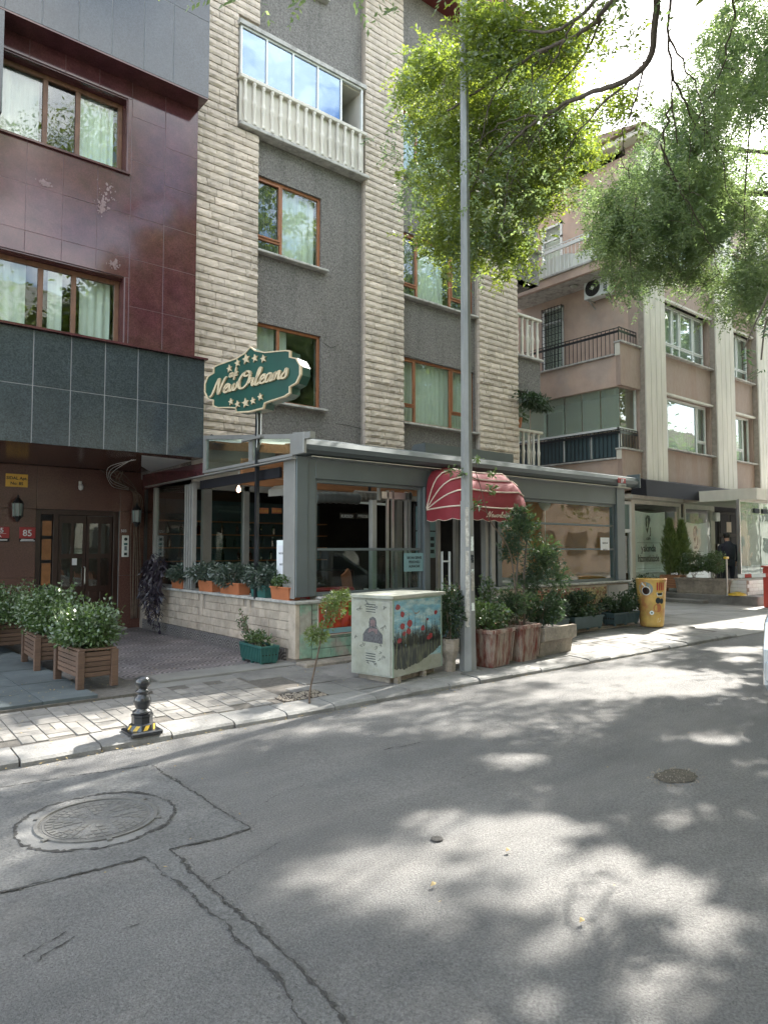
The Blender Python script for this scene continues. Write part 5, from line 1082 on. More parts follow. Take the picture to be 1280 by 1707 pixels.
# paper notices
t=thing('notice_board','white board with a printed notice standing in the side opening behind the flower boxes','notice',(4.9,7.97,1.2)); MB().box(4.905,7.90,.98,4.93,8.24,1.71,.004).build('board',MT['bannerwhite'],t); MB().box(4.900,7.93,1.20,4.9045,8.20,1.64).build('sheet',MT['white'],t)
text('DACE REZI LOOK',.034,MT['ink'],t,(4.8995,8.17,1.52),(0,-1,0),(0,0,1),.001,offset=.0008,sx=.85); text('SHOTLAR 100',.038,MT['ink'],t,(4.8995,8.15,1.37),(0,-1,0),(0,0,1),.001,offset=.0008,sx=.85)
t=thing('notice_sheet','teal paper notice seeking staff taped in the lower front window','notice',(6.8,7.62,1.2)); a=P(673,921,y=7.625);b=P(707,952,y=7.625); MB().box(a[0],7.622,b[2],b[0],7.626,a[2]-.01).build('sheet',MT['tealpaper'],t)
for k,s_ in enumerate(('BAYAN SERVIS','PERSONELI','ALINACAK')): text(s_,.052,MT['ink'],t,((a[0]+b[0])/2,7.6212,a[2]-.095-k*.062),(1,0,0),(0,0,1),.001,align='CENTER',offset=.0015,sx=.85)
t=thing('notice_sheet','small white printed sheet stuck inside the right window near the end post','notice',(11.8,7.62,1.6)); a=P(999,896,y=7.64);b=P(1014,917,y=7.64); MB().box(a[0],7.622,b[2],b[0],7.626,a[2]).build('sheet',MT['white'],t)
text('BLACK LAB',.045,MT['ink'],t,((a[0]+b[0])/2,7.6212,a[2]-.12),(1,0,0),(0,0,1),.001,align='CENTER',offset=.001,sx=.75); text('SHOT 10',.045,MT['ink'],t,((a[0]+b[0])/2,7.6212,a[2]-.25),(1,0,0),(0,0,1),.001,align='CENTER',offset=.001,sx=.8)
# furniture inside
t=thing('bench','red upholstered bench inside the lower front window','bench',(5.9,8.6,.14)); MB().box(5.35,8.35,.85,6.35,8.60,1.02,.03).build('seat',MT['redplate'],t); MB().box(5.40,8.40,.14,6.30,8.55,.85).build('base',MT['darkwood'],t)
t=thing('table','orange topped cafe table with cups inside the front window','table',(6.9,8.8,.14)); MB().box(6.45,8.4,.86,7.5,9.0,.90,.01).build('table_top',MT['terracotta'],t); m=MB(); m.box(6.95,8.65,.14,7.02,8.72,.86); m.box(6.75,8.5,.14,7.25,8.9,.17); m.build('leg',MT['blackmetal'],t)
for k,(x,y) in enumerate(((6.7,8.55),(6.95,8.6),(7.1,8.5))): tag(MB().lathe([(.03,0),(.038,.07),(.03,.07),(.025,.01)],(x,y,.90),10).build('cup',MT['pvc']),('white cup on the orange table, '+('left','middle','right')[k]+' of three'),'cup')
def chair(x,y,rz,lab,mt):
    t=thing('chair',lab,'chair',(0,0,0)); m=MB(); m.box(-.2,-.2,.42,.2,.2,.47,.015); m.build('seat',MT[mt],t)
    for sx in(-1,1):
        for sy in(-1,1): MB().bar((sx*.17,sy*.17,.43),(sx*.2,sy*.21,0),.03).build('leg',MT[mt],t)
    m=MB(); n=9; V=[]
    for i in range(n):
        a=-.9+1.8*i/(n-1); V+=[(.22*math.sin(a),.2-.06*math.cos(a)+.02,.5),(.22*math.sin(a),.2-.06*math.cos(a)+.06,.86-.10*abs(math.sin(a))),(.22*math.sin(a),.225-.06*math.cos(a)+.02,.5),(.22*math.sin(a),.225-.06*math.cos(a)+.06,.86-.10*abs(math.sin(a)))]
    F=[]
    for i in range(n-1): a=i*4;b=a+4; F+=[(a,b,b+1,a+1),(a+2,a+3,b+3,b+2),(a+1,b+1,b+3,a+3),(a,a+2,b+2,b)]
    m.add(V,F); m.build('backrest',MT[mt],t); t.location=(x,y,.14); t.rotation_euler=(0,0,rz); return t
chair(7.15,9.2,.6,'orange chair inside the front window behind the table','terracotta').scale=(1.3,1.3,1.3)
chair(8.35,8.25,2.6,'orange wooden chair standing in the cafe doorway behind the lamp post','terracotta')
t=thing('table','round grey table with crockery inside the right window','table',(11,8.5,.14)); MB().lathe([(.4,.9),(.4,.93),(.001,.93)],(11,8.5,.14),20).build('table_top',MT['alulight'],t); MB().lathe([(.2,0),(.03,.03),(.03,.9)],(11,8.5,.14),12).build('leg',MT['blackmetal'],t)
g_=random.Random(3)
for k in range(5): tag(MB().lathe([(.03,0),(.055,.06),(.06,.13),(.05,.13),(.02,.02)],(10.75+k*.13,8.35+.1*(k%2),1.075),10).build('clay_pot',MT[('terracotta','tealdark','pvc','greenplastic','terracotta')[k]]),'small '+('orange','dark','white','green','brown')[k]+' pot on the round table behind the right window','pot')
# orange wall sign in the right room: pale disc with letters, grey arch, post
t=thing('disc_sign','round cream sign reading Sun on a thin pole inside the right window','sign',(9.7,8.3,.14)); q=P(908,833,y=8.5); m=MB(); n=36; R_=.185
m.add([(q[0]+R_*math.cos(2*math.pi*i/n),8.5,q[2]-.03+R_*math.sin(2*math.pi*i/n)) for i in range(n)]+[(q[0]+R_*math.cos(2*math.pi*i/n),8.52,q[2]-.03+R_*math.sin(2*math.pi*i/n)) for i in range(n)],[tuple(range(n)),tuple(range(2*n-1,n-1,-1))]+[(i,(i+1)%n,n+(i+1)%n,n+i) for i in range(n)]); m.build('disc',MT['piping'],t)
text('Sun',.24,MT['orange'],t,(q[0]-.19,8.498,q[2]-.02),(1,0,.25),(-.25,0,1),.003,offset=.008,shear=.2); MB().tube([(q[0]+.02,8.52,q[2]-.2),(q[0]+.02,8.52,1.1)],.007,6).build('pole',MT['piping'],t)
a1=P(955,890,y=10.2); m=MB(); arch=[(a1[0]-.9,.2),(a1[0]+1.2,.2),(a1[0]+1.2,1.9),(a1[0]+.95,2.3),(a1[0]+.5,2.48),(a1[0]+.1,2.42),(a1[0]-.25,2.1),(a1[0]-.6,1.5)]; m.prism(arch,'y',10.2,10.25); tag(m.build('painted_screen',MT['tealdark']),'tall grey arched screen inside the right window','screen')
t=thing('menu_board','pale printed menu sheets on a stand in the cafe doorway, left of the lamp post','menu',(7.4,8.0,.14)); 
for z0,z1 in ((1.45,1.86),(1.88,2.25)): MB().box(7.22,7.95,z0,7.62,7.965,z1).build('sheet',MT['tealpaper'],t)
for k in range(9): MB().box(7.25+(k%3)*.13,7.947,1.52+(k//3)*.1,7.33+(k%3)*.13,7.9495,1.58+(k//3)*.1).build('print_block',MT['ink'],t)
MB().box(7.20,7.97,.14,7.64,8.0,2.28).build('backing',MT['dark'],t)
# door posts and doorway fittings
m=MB(); m.box(8.52,7.58,.12,8.62,7.74,2.62,.006); m.box(8.42,7.62,.12,8.50,7.72,2.62,.006); m.build('door_post',MT['alulight'],Cf)
m=MB(); m.box(8.12,8.0,.3,8.20,8.06,2.5); m.box(7.72,8.0,.3,7.78,8.06,2.5); m.build('door_post',MT['alulight'],Cf)
t=thing('door_handle_bars','pair of upright white door bars in the cafe doorway beside the cabinet','handle',(7.6,7.7,.4))
for x in (7.50,7.66): MB().tube([(x,7.68,.35),(x,7.68,1.55)],.018,8).build('bar',MT['pvc'],t)
m=MB()
for z in (.95,1.4): m.bar((7.50,7.68,z),(7.66,7.68,z),.025)
m.build('crossbar',MT['pvc'],t)
m=MB(); m.lathe([(.001,-.06),(.05,-.04),(.06,.03),(.03,.07)],(8.35,7.5,2.24),10); m.tube([(8.3,7.5,2.2),(8.32,7.48,2.02),(8.4,7.5,2.0),(8.42,7.5,2.2)],.008,5); tag(m.build('entrance_camera',MT['blackmetal']),'black camera with a looped cable under the red awning','camera')
# food posters on the low front wall
def foodmat(name,cols,sc=11,seed=0):
    m=D.materials.new(name); m.use_nodes=True; t=m.node_tree; b=t.nodes['Principled BSDF']; N=t.nodes.new; L=t.links.new; b.inputs['Roughness'].default_value=.35
    ge=N('ShaderNodeNewGeometry'); mp=N('ShaderNodeMapping'); mp.inputs['Location'].default_value=(seed,0,seed); mp.inputs['Scale'].default_value=(1,0,1.3); L(ge.outputs['Position'],mp.inputs[0])
    nz=N('ShaderNodeTexNoise'); nz.inputs['Scale'].default_value=sc*.6; nz.inputs['Detail'].default_value=4; L(mp.outputs[0],nz.inputs['Vector'])
    ad=N('ShaderNodeMix'); ad.data_type='RGBA'; ad.inputs['Factor'].default_value=.18; L(mp.outputs[0],ad.inputs['A']); L(nz.outputs['Color'],ad.inputs['B'])
    v=N('ShaderNodeTexVoronoi'); v.inputs['Scale'].default_value=sc; L(ad.outputs['Result'],v.inputs['Vector'])
    sp=N('ShaderNodeSeparateColor'); L(v.outputs['Color'],sp.inputs[0]); cr=N('ShaderNodeValToRGB'); cr.color_ramp.interpolation='CONSTANT'; e=cr.color_ramp.elements
    e[0].color=(*cols[0],1); e[1].position=1/len(cols); e[1].color=(*cols[1],1)
    for i in range(2,len(cols)): q=e.new(i/len(cols)); q.color=(*cols[i],1)
    L(sp.outputs[0],cr.inputs['Fac']); x=N('ShaderNodeMix'); x.data_type='RGBA'; x.blend_type='MULTIPLY'; x.inputs['Factor'].default_value=.75; L(cr.outputs['Color'],x.inputs['A'])
    mr_=N('ShaderNodeMapRange'); mr_.inputs['From Max'].default_value=.6; mr_.inputs['To Min'].default_value=1.15; mr_.inputs['To Max'].default_value=.25; L(v.outputs['Distance'],mr_.inputs['Value']); L(mr_.outputs[0],x.inputs['B']); L(x.outputs['Result'],b.inputs['Base Color']); return m
pepper=foodmat('pepper_print',[(.5,.06,.02),(.42,.03,.02),(.55,.10,.03),(.5,.05,.02),(.2,.3,.05)],9,1)
pizza=foodmat('pizza_print',[(.45,.12,.06),(.5,.36,.2),(.35,.05,.03),(.6,.5,.34)],26,3); pasta=foodmat('pasta_print',[(.55,.45,.2),(.6,.5,.3),(.45,.3,.1),(.35,.12,.05)],17,5); lettuce=foodmat('lettuce_print',[(.22,.4,.07),(.35,.5,.12),(.15,.3,.05)],14,2)
def poster(lab,x0,x1,z0,z1,mt,y=7.535): 
    t=thing('food_poster',lab,'poster',((x0+x1)/2,y,z0)); MB().box(x0,y,z0,x1,y+.008,z1).build('print',mt,t); f=MB(); frame_rect(f,x0-.012,x1+.012,z0-.012,z1+.012,y-.004,y+.012,.014); f.build('border',MT['block'],t); return t
t=poster('food poster of red sausages and peppers on the low wall under the front window',5.12,5.86,.47,.90,pepper)
m=MB(); 
g_=random.Random(5)
for k in range(11):
    x=5.16+k*.062; z=.56+g_.uniform(0,.12); pts=[(x-.03,7.532,z),(x,7.532,z+.10),(x+.05,7.532,z+.16)]; q_=catmull(pts,3); V=[]
    for i,p in enumerate(q_): w_=.028*math.sin(math.pi*(i+.6)/(len(q_)+.2)); V+=[(p[0]-w_,7.5335-.0003*k,p[2]+w_*.5),(p[0]+w_,7.5335-.0003*k,p[2]-w_*.5)]
    m.add(V,[(2*i,2*i+1,2*i+3,2*i+2) for i in range(len(q_)-1)])
m.build('printed_peppers',MT['redpaint'],t); MB().box(5.60,7.5295,.70,5.84,7.5305,.88).build('printed_lettuce',lettuce,t); MB().box(5.13,7.5295,.48,5.85,7.5305,.55).build('printed_strip',MT['tealpaper'],t)
poster('food poster with a yellow and red dish, half hidden behind the painted cabinet',5.90,6.6,.47,.90,pasta)
poster('food poster of a pizza under the right window behind the shrubs',10.02,10.88,.42,.88,pizza); poster('food poster of pasta under the right window, nearest the grey end',10.93,11.72,.42,.88,pasta); poster('food poster half hidden by the shrub in the long concrete trough',9.1,9.98,.42,.88,pizza)
MB().box(11.76,7.53,.18,12.46,7.55,.90,.004).build('painted_panel',MT['alulight'],Cf)
# ================================================================== AWNING
aw=thing('awning','dark red fan shaped awning with cream piping over the cafe door','awning',(7.9,7.2,2.1))
AX0,AX1,AY,AZ,AR=7.06,8.72,7.56,2.17,.66
def ush(th,n=7):
    yy=AY-AR*math.cos(th)*1.02; zz=AZ+AR*math.sin(th); p=[(AX0,AY,AZ+.02*math.sin(th))]; 
    for k in range(1,n): t=k/n; p.append((AX0-.015*math.sin(math.pi*t)+.22*t**6,AY+(yy-AY)*min(1,t*1.03)**.9,AZ+(zz-AZ)*t**.85))
    a=list(p); a.append((AX0+.28,yy,zz)); b=[(AX0+AX1-x,y,z) for x,y,z in a][::-1]
    mid=[(AX0+.28+(AX1-AX0-.56)*k/8,yy+.012*math.sin(math.pi*k/8),zz-.018*math.sin(math.pi*k/8)) for k in range(1,8)]
    return a+mid+b
ths=[math.radians(a) for a in (2,14,26,38,50,62,74,86)]; rows=[ush(t) for t in ths]; k=len(rows[0]); m=MB(); m.add([p for r in rows for p in r],[(i*k+j,i*k+j+1,(i+1)*k+j+1,(i+1)*k+j) for i in range(len(rows)-1) for j in range(k-1)]); m.build('canopy',MT['awning'],aw,smooth=True)
for a in (4,26,46,66): 
    q_=[tuple(np.array(p)+np.array([0,-.012*math.cos(math.radians(a)),.012*math.sin(math.radians(a))])) for p in ush(math.radians(a))]; MB().tube(q_,.011,5).build('piping',MT['piping'],aw)
base=ush(ths[0]); m=MB(); V=[];F=[]; L_=0; pts=[]
for i in range(len(base)-1):
    for j in range(4): pts.append(np.array(base[i])+(np.array(base[i+1])-np.array(base[i]))*j/4)
for i,p in enumerate(pts):
    if i: L_+=np.linalg.norm(p-pts[i-1])
    V+=[tuple(p),(p[0],p[1]-.012,p[2]-.155-.028*abs(math.sin(L_*math.pi/.26)))]
m.add(V,[(2*i,2*i+1,2*i+3,2*i+2) for i in range(len(pts)-1)]); m.build('valance',MT['awning'],aw)
MB().tube([(v[0],v[1]-.002,v[2]) for v in V[1::2]],.004,4).build('valance_trim',MT['piping'],aw)
script('Neworleans',.085,(7.62,AY-AR*1.02-.022,2.06),(1,0,0),(0,0,1),MT['piping'],aw,w=.11,depth=.003,shear=.3,sx=1.35,joined=True)
# ================================================================== POLE SIGN
SGa=math.radians(106-180); sd=np.array([math.cos(SGa),math.sin(SGa),0]); sn=np.cross(sd,[0,0,1.]); sc_=np.array([4.62,8.5,3.93]); W2,H2=.93,.47
sg=thing('pole_sign','green shaped cafe sign with cream script and ten stars on a black pole','sign',tuple(sc_-[0,0,3]))
half=[(0,1.0),(.10,.86),(.30,.74),(.72,.66),(.80,.62),(.80,.44),(.93,.36),(1.0,.14),(1.0,-.12),(.93,-.34),(.80,-.42),(.80,-.60),(.70,-.68),(.42,-.74),(.30,-.78),(.28,-.92),(.0,-.96)]
ol=[(x*W2,z*H2) for x,z in half]+[(-x*W2,z*H2) for x,z in half[-2:0:-1]]
def sp(u,v,dd): return tuple(sc_+sd*u+np.array([0,0,v])-np.cross([0,0,1.],sd)*0+sn*dd)
def sprism(m,poly,d0,d1):
    n=len(poly); m.add([sp(u,v,d0) for u,v in poly]+[sp(u,v,d1) for u,v in poly],[tuple(range(n)),tuple(range(2*n-1,n-1,-1))]+[(i,(i+1)%n,n+(i+1)%n,n+i) for i in range(n)])
# outward normal must face the camera
if (np.array([0,0,1.6])-sc_)@sn<0: sn=-sn
m=MB(); sprism(m,[(u*.985,v*.985) for u,v in ol],-.20,.0); m.build('sign_box',MT['signgreen'],sg)
def rim(m,poly,s,d0,d1):
    n=len(poly); V=[]
    for u,v in poly: V+=[sp(u,v,d0),sp(u,v,d1),sp(u*s,v*s*.985,d1),sp(u*s,v*s*.985,d0)]
    m.add(V,[(i*4+j,((i+1)%n)*4+j,((i+1)%n)*4+(j+1)%4,i*4+(j+1)%4) for i in range(n) for j in range(4)])
m=MB(); rim(m,ol,.972,-.025,.012); m.build('border',MT['signcream'],sg)
flip=1 if np.cross(sd,[0,0,1.])@sn>0 else -1
rt=sd if flip>0 else -sd
hh=.225; wd=script('NewOrleans',hh,np.array(sp(0,0,.002))-rt*.76+np.array([0,0,-.135]),rt+np.array([0,0,.05]),np.array([0,0,1.]),MT['signcream'],sg,w=.14,depth=.03,shear=.25,sx=1.3)
script('cafe',.115,np.array(sp(0,0,.002))-rt*.40+np.array([0,0,.088]),rt+np.array([0,0,.03]),np.array([0,0,1.]),MT['signcream'],sg,w=.17,depth=.025,shear=.2,sx=.95)
def star(u,v,r):
    c=np.array(sp(0,0,.002))+rt*u+np.array([0,0,v]); V=[]
    for i in range(10):
        a=math.pi/2+i*math.pi/5+.15; q=r*(1 if i%2==0 else .42); V.append(c+rt*q*math.cos(a)+np.array([0,0,q*math.sin(a)]))
    n_=np.cross(rt,[0,0,1.]); V2=V+[p+n_*.022 for p in V]; mm=MB(); mm.add(V2,[tuple(range(10)),tuple(range(19,9,-1))]+[(i,(i+1)%10,10+(i+1)%10,10+i) for i in range(10)]); mm.build('star',MT['signcream'],sg)
for u,v,r in ((-.40,.215,.058),(-.24,.27,.058),(-.07,.30,.078),(.10,.285,.06),(.26,.255,.058)): star(u,v,r)
for u,v,r in ((-.36,-.265,.055),(-.23,-.315,.055),(-.07,-.315,.072),(.07,-.305,.055),(.21,-.265,.055)): star(u,v,r)
pb=sp(0,0,-.15); m=MB(); m.bar((pb[0],pb[1],.90),(pb[0],pb[1],3.5),.05); m.build('pole',MT['blackmetal'],sg)
m=MB(); m.tube(catmull([(pb[0]-.03,pb[1]-.035,3.5),(pb[0]-.02,pb[1]-.035,3.3),(pb[0]-.03,pb[1]-.03,3.0)],5),.005,5); m.tube([(pb[0]+.035,pb[1]-.03,3.5),(pb[0]+.035,pb[1]-.03,3.05)],.008,5); m.build('cable',MT['pvc'],sg)
# ================================================================== STREET FURNITURE
# lamp post: octagonal, three taper sections
LZ0=PG(6.12); LP=(6.42,6.12); lp=thing('street_lamp','tall galvanised octagonal lamp post with glue remains and stickers on the pavement','lamp post',(LP[0],LP[1],LZ0))
MB().lathe([(.115,.0),(.108,.3),(.096,1.2),(.085,2.1)],(LP[0],LP[1],LZ0),8,.5).build('shaft',MT['galv'],lp); MB().lathe([(.078,2.1),(.067,4.8),(.050,9.6)],(LP[0],LP[1],LZ0),8,.5).build('shaft',MT['galv'],lp); MB().lathe([(.18,0),(.18,.015)],(LP[0],LP[1],LZ0-.005),4,.3).build('base_plate',MT['galv'],lp)
MB().lathe([(.088,.0),(.088,.05)],(LP[0],LP[1],LZ0+2.08),8,.5).build('collar',MT['galv'],lp); m=MB(); m.tube(catmull([(LP[0],LP[1],9.6),(LP[0]-.2,LP[1]-.5,10.0),(LP[0]-.5,LP[1]-1.4,10.1)],5),.04,8); m.build('lamp_arm',MT['galv'],lp); MB().box(LP[0]-.68,LP[1]-2.1,10.0,LP[0]-.45,LP[1]-1.4,10.12,.03).build('lamp_head',MT['alulight'],lp)
g_=random.Random(14)
def polepatch(z,h,face,mt,nm,wf=.8,seed=0):
    """irregular remains of bills glued on one facet of the post"""
    g=random.Random(seed); R0=.132-.012*z-.0; a=face; nx,ny=math.cos(a),math.sin(a); tx,ty=-ny,nx; ap=math.cos(math.pi/8)
    m=MB(); n=9; V=[]
    for i in range(n+1):
        zz=LZ0+z+h*i/n; rr=(.1115-.0126*(zz-LZ0))*ap+.0025; hw=rr*.40*wf; 
        V+=[(LP[0]+nx*rr+tx*hw*g.uniform(-1,-.55),LP[1]+ny*rr+ty*hw*g.uniform(-1,-.55),zz),(LP[0]+nx*rr+tx*hw*g.uniform(.55,1),LP[1]+ny*rr+ty*hw*g.uniform(.55,1),zz)]
    # keep corners on the facet
    m.add(V,[(2*i,2*i+1,2*i+3,2*i+2) for i in range(n)]); m.build(nm,mt,lp)
for k,(z,h,f,mt) in enumerate([(.55,.35,5,'polepaste'),(1.0,.5,5,'polepaste'),(1.55,.45,5,'polepaste'),(1.0,.25,6,'polepaste'),(1.5,.18,6,'bannerwhite'),(1.35,.1,6,'ink'),(1.15,.12,6,'bannerwhite'),(.85,.35,5,'polepaste'),(1.9,.15,5,'polepaste'),(.75,.1,6,'bannerwhite')]):
    ang=math.radians(180+22.5+ (f-4)*45-22.5); polepatch(z,h,ang,MT[mt],'sticker' if mt!='polepaste' else 'glue_remains',seed=k)
# utility cabinet with a poppy painting
cb_o=np.array([5.06,5.98]); ca=math.radians(13); cx_=np.array([math.cos(ca),math.sin(ca)]); cyv=np.array([-math.sin(ca),math.cos(ca)]); CW,CD=1.02,.60; z0_=.15; zt_=1.05
cab=thing('utility_cabinet','grey street cabinet with poppies and blue sky painted on its right face','cabinet',(5.5,6.4,PZ))
def cp3(u,v,z,): q=cb_o+cx_*u+cyv*v; return (q[0],q[1],z)
def cbox(m,u0,v0,z0,u1,v1,z1): m.add([cp3(u,v,z) for z in (z0,z1) for u,v in ((u0,v0),(u1,v0),(u1,v1),(u0,v1))],[(3,2,1,0),(4,5,6,7),(0,1,5,4),(1,2,6,5),(2,3,7,6),(3,0,4,7)])
m=MB(); cbox(m,0,0,z0_,CW,CD,zt_-.02); m.build('body',MT['cabinet'],cab); m=MB(); cbox(m,-.035,-.035,zt_-.02,CW+.035,CD+.035,zt_+.015); m.build('lid',MT['cabinet'],cab)
m=MB(); cbox(m,-.012,.02,z0_+.02,-.001,CD-.02,zt_-.05); m.build('door',MT['cabinet'],cab)
m=MB(); cbox(m,.10,.0,.05,.16,.06,z0_); cbox(m,.62,.0,.05,.68,.06,z0_); cbox(m,.06,.08,.05,CW-.06,CD-.06,z0_-.001); m.build('foot',MT['conc'],cab)
skym=mat('painted_sky',(.16,.36,.46),.55,var=.3,vs=7,stretch=(1,1,3),col2=(.36,.50,.52),c2s=5,c2p=(.45,.6))
grassm=mat('painted_grass',(.016,.024,.026),.5,var=.5,vs=20,stretch=(3,3,.5),col2=(.11,.12,.07),c2s=9,c2p=(.45,.62)); poppy=mat('painted_poppy',(.26,.02,.025),.5,var=.3,vs=30); seam=mat('painted_green_edge',(.30,.42,.34),.6,var=.1)
def face(u,z,d=.002): return cp3(u,-d,z)
m=MB(); m.add([face(.03,z0_+.20),face(CW-.03,z0_+.16),face(CW-.03,zt_-.045),face(.03,zt_-.045)],[(0,1,2,3)]); m.build('painted_sky',skym,cab,norm=False)
# meadow outline
g=random.Random(77); top=[(.03+ (CW-.06)*i/60, z0_+.36+.04*math.sin(i*.35)+g.uniform(-.03,.05)) for i in range(61)]; bot=[(.03+(CW-.08)*i/14,z0_+.10-.03*math.sin(i*.5)+(.16*(max(0,i-8)/6)**1.3)+g.uniform(-.012,.012)) for i in range(15)]
m=MB(); V=[face(u,z,.003) for u,z in top]; nb=[]; 
for u,z in top:
    t=(u-.03)/(CW-.08)*14; i=min(13,int(t)); f_=t-i; nb.append(bot[i][1]*(1-f_)+bot[min(14,i+1)][1]*f_+g.uniform(-.008,.008))
V+=[face(u,z,.003) for (u,_),z in zip(top,nb)]; m.add(V,[(i,i+1,61+i+1,61+i) for i in range(60)]); m.build('painted_meadow',grassm,cab,norm=False)
m=MB()
for i in range(420):
    u=g.uniform(.04,CW-.05); z=z0_+.30+g.uniform(0,.06); h=g.uniform(.06,.20)*(1.9 if g.random()<.1 else 1); l=g.uniform(-.05,.05); w_=g.uniform(.003,.009); z2=min(z+h,zt_-.06)
    m.add([face(u-w_,z,.0036),face(u+w_,z,.0036),face(min(u+l,CW-.04)+.001,z2,.0036),face(min(u+l,CW-.04)-.001,z2,.0036)],[(0,1,2,3)])
    if g.random()<.25:
        for k in range(5): uu=min(u+l*(.5+k*.1),CW-.05)+g.uniform(-.01,.01); zz=z+(z2-z)*(.5+k*.1); m.add([face(uu-.006,zz,.0038),face(uu,zz-.004,.0038),face(uu+.006,zz,.0038),face(uu,zz+.008,.0038)],[(0,1,2,3)])
m.build('painted_stems',grassm,cab,norm=False)
for u,z,r in ((.10,.80,.042),(.185,.715,.038),(.19,.58,.042),(.33,.60,.045),(.31,.51,.04),(.22,.49,.03),(.13,.42,.035),(.60,.52,.04),(.88,.69,.032),(.70,.62,.02),(.76,.42,.04),(.72,.40,.03)):
    m=MB(); n=11; m.add([face(u+r*1.15*g.uniform(.8,1.15)*math.cos(2*math.pi*i/n),z0_+z-.02+r*g.uniform(.7,1.05)*math.sin(2*math.pi*i/n),.0045) for i in range(n)],[tuple(range(n))]); m.build('painted_poppy',poppy,cab,norm=False)
m=MB()
for i in range(14): a=1.2+i*.17; m.add([face(.46+.09*math.cos(a+2.2)+g.uniform(-.01,.01),z0_+.77+.085*math.sin(a+2.2),.004),face(.47+.09*math.cos(a+2.2),z0_+.76+.085*math.sin(a+2.2),.004),face(.475+.08*math.cos(a+2.35),z0_+.775+.075*math.sin(a+2.35),.004)],[(0,1,2)])
m.build('painted_moon',MT['conc'],cab,norm=False)
m=MB(); 
for u0,u1,za,zb in ((.0,.022,z0_,zt_-.03),(CW-.022,CW,z0_,zt_-.03),(.022,CW-.022,zt_-.045,zt_-.03)): m.add([face(u0,za,.0025),face(u1,za,.0025),face(u1,zb,.0025),face(u0,zb,.0025)],[(0,1,2,3)])
m.build('painted_edge',seam,cab,norm=False)
def dface(v,z,d=.014): return cp3(-d,v,z)
m=MB()
for (vc,zz,n_) in ((.30,.80,4),(.30,.24,4)):
    for k in range(n_): m.add([dface(vc-.07,z0_+zz-k*.028),dface(vc+.07,z0_+zz-k*.028+.004),dface(vc+.07,z0_+zz-k*.028+.012),dface(vc-.07,z0_+zz-k*.028+.008)],[(0,1,2,3)])
m.build('vent_slots',MT['ink'],cab,norm=False)
sten=mat('stencil_ink',(.10,.10,.105),.7,var=.5,vs=40); m=MB(); bust=[(-.15,-.12),(.15,-.13),(.15,-.03),(.08,.03),(.05,.05),(.06,.10),(.045,.15),(0,.17),(-.045,.15),(-.06,.10),(-.045,.05),(-.10,.02),(-.15,-.04)]
m.add([dface(.27-a*.95,z0_+.50+b,.0145) for a,b in bust],[tuple(range(len(bust)))]); m.build('stencil_figure',sten,cab,norm=False)
m=MB(); m.add([dface(.27-a,z0_+.59+b,.015) for a,b in ((-.03,-.03),(.03,-.03),(.035,.03),(0,.05),(-.035,.03))],[(0,1,2,3,4)]); m.add([dface(.27-a,z0_+.50+b,.015) for a,b in ((-.07,-.02),(0,.01),(.06,-.03),(.07,.03),(0,.035),(-.05,.03))],[tuple(range(6))]); m.build('stencil_highlight',MT['scuff'],cab,norm=False)
m=MB()
for k in range(26):
    v=g.uniform(.05,.55); z=z0_+g.uniform(.1,.85); pts=[dface(v+.02*math.sin(i*1.3+k),z+i*.006*g.choice([-1,1]),.0155) for i in range(5)]; m.tube(pts,.0022,4)
m.build('scrawl',sten,cab)
# iron bollard on the kerb
BZ=PG(5.85); bs_=.80; bo=thing('bollard','black cast iron bollard with a yellow striped foot on the kerb','bollard',(0,0,0)); bc=(0,0,0)
MB().box(bc[0]-.155,bc[1]-.155,-.004,bc[0]+.155,bc[1]+.155,.045,.012).build('base_plate',MT['blackmetal'],bo)
MB().lathe([(.135,.045),(.120,.10),(.100,.112),(.098,.17),(.104,.178),(.104,.20)],bc,8,.5).build('foot',MT['blackmetal'],bo)
MB().lathe([(.085,.20),(.092,.215),(.086,.235),(.062,.25),(.060,.262),(.078,.30),(.084,.335),(.076,.375),(.052,.40),(.050,.41),(.070,.425),(.072,.44),(.045,.455),(.042,.468),(.066,.485),(.074,.515),(.070,.55),(.05,.578),(.02,.59),(.001,.592)],bc,24).build('shaft',MT['blackmetal'],bo,smooth=True)
for k in range(4):
    a=math.pi/4*(2*k)+math.pi+math.pi/8*0; 
for k in range(8):
    a=2*math.pi*(k+1)/8; r0,r1=.137*math.cos(math.pi/8)+.0015,.120*math.cos(math.pi/8)+.0015; tt=(-math.sin(a),math.cos(a))
    def pt(r,z,s_): return (bc[0]+r*math.cos(a)+tt[0]*s_,bc[1]+r*math.sin(a)+tt[1]*s_,z)
    MB().add([pt(r0,.05,-.035),pt(r0,.05,.005),pt(r1,.097,.035),pt(r1,.097,-.005)],[(0,1,2,3)]).build('yellow_stripe',MT['yellow'],bo,norm=False)
bo.location=(2.19,5.83,BZ); bo.scale=(.86,.86,.80)
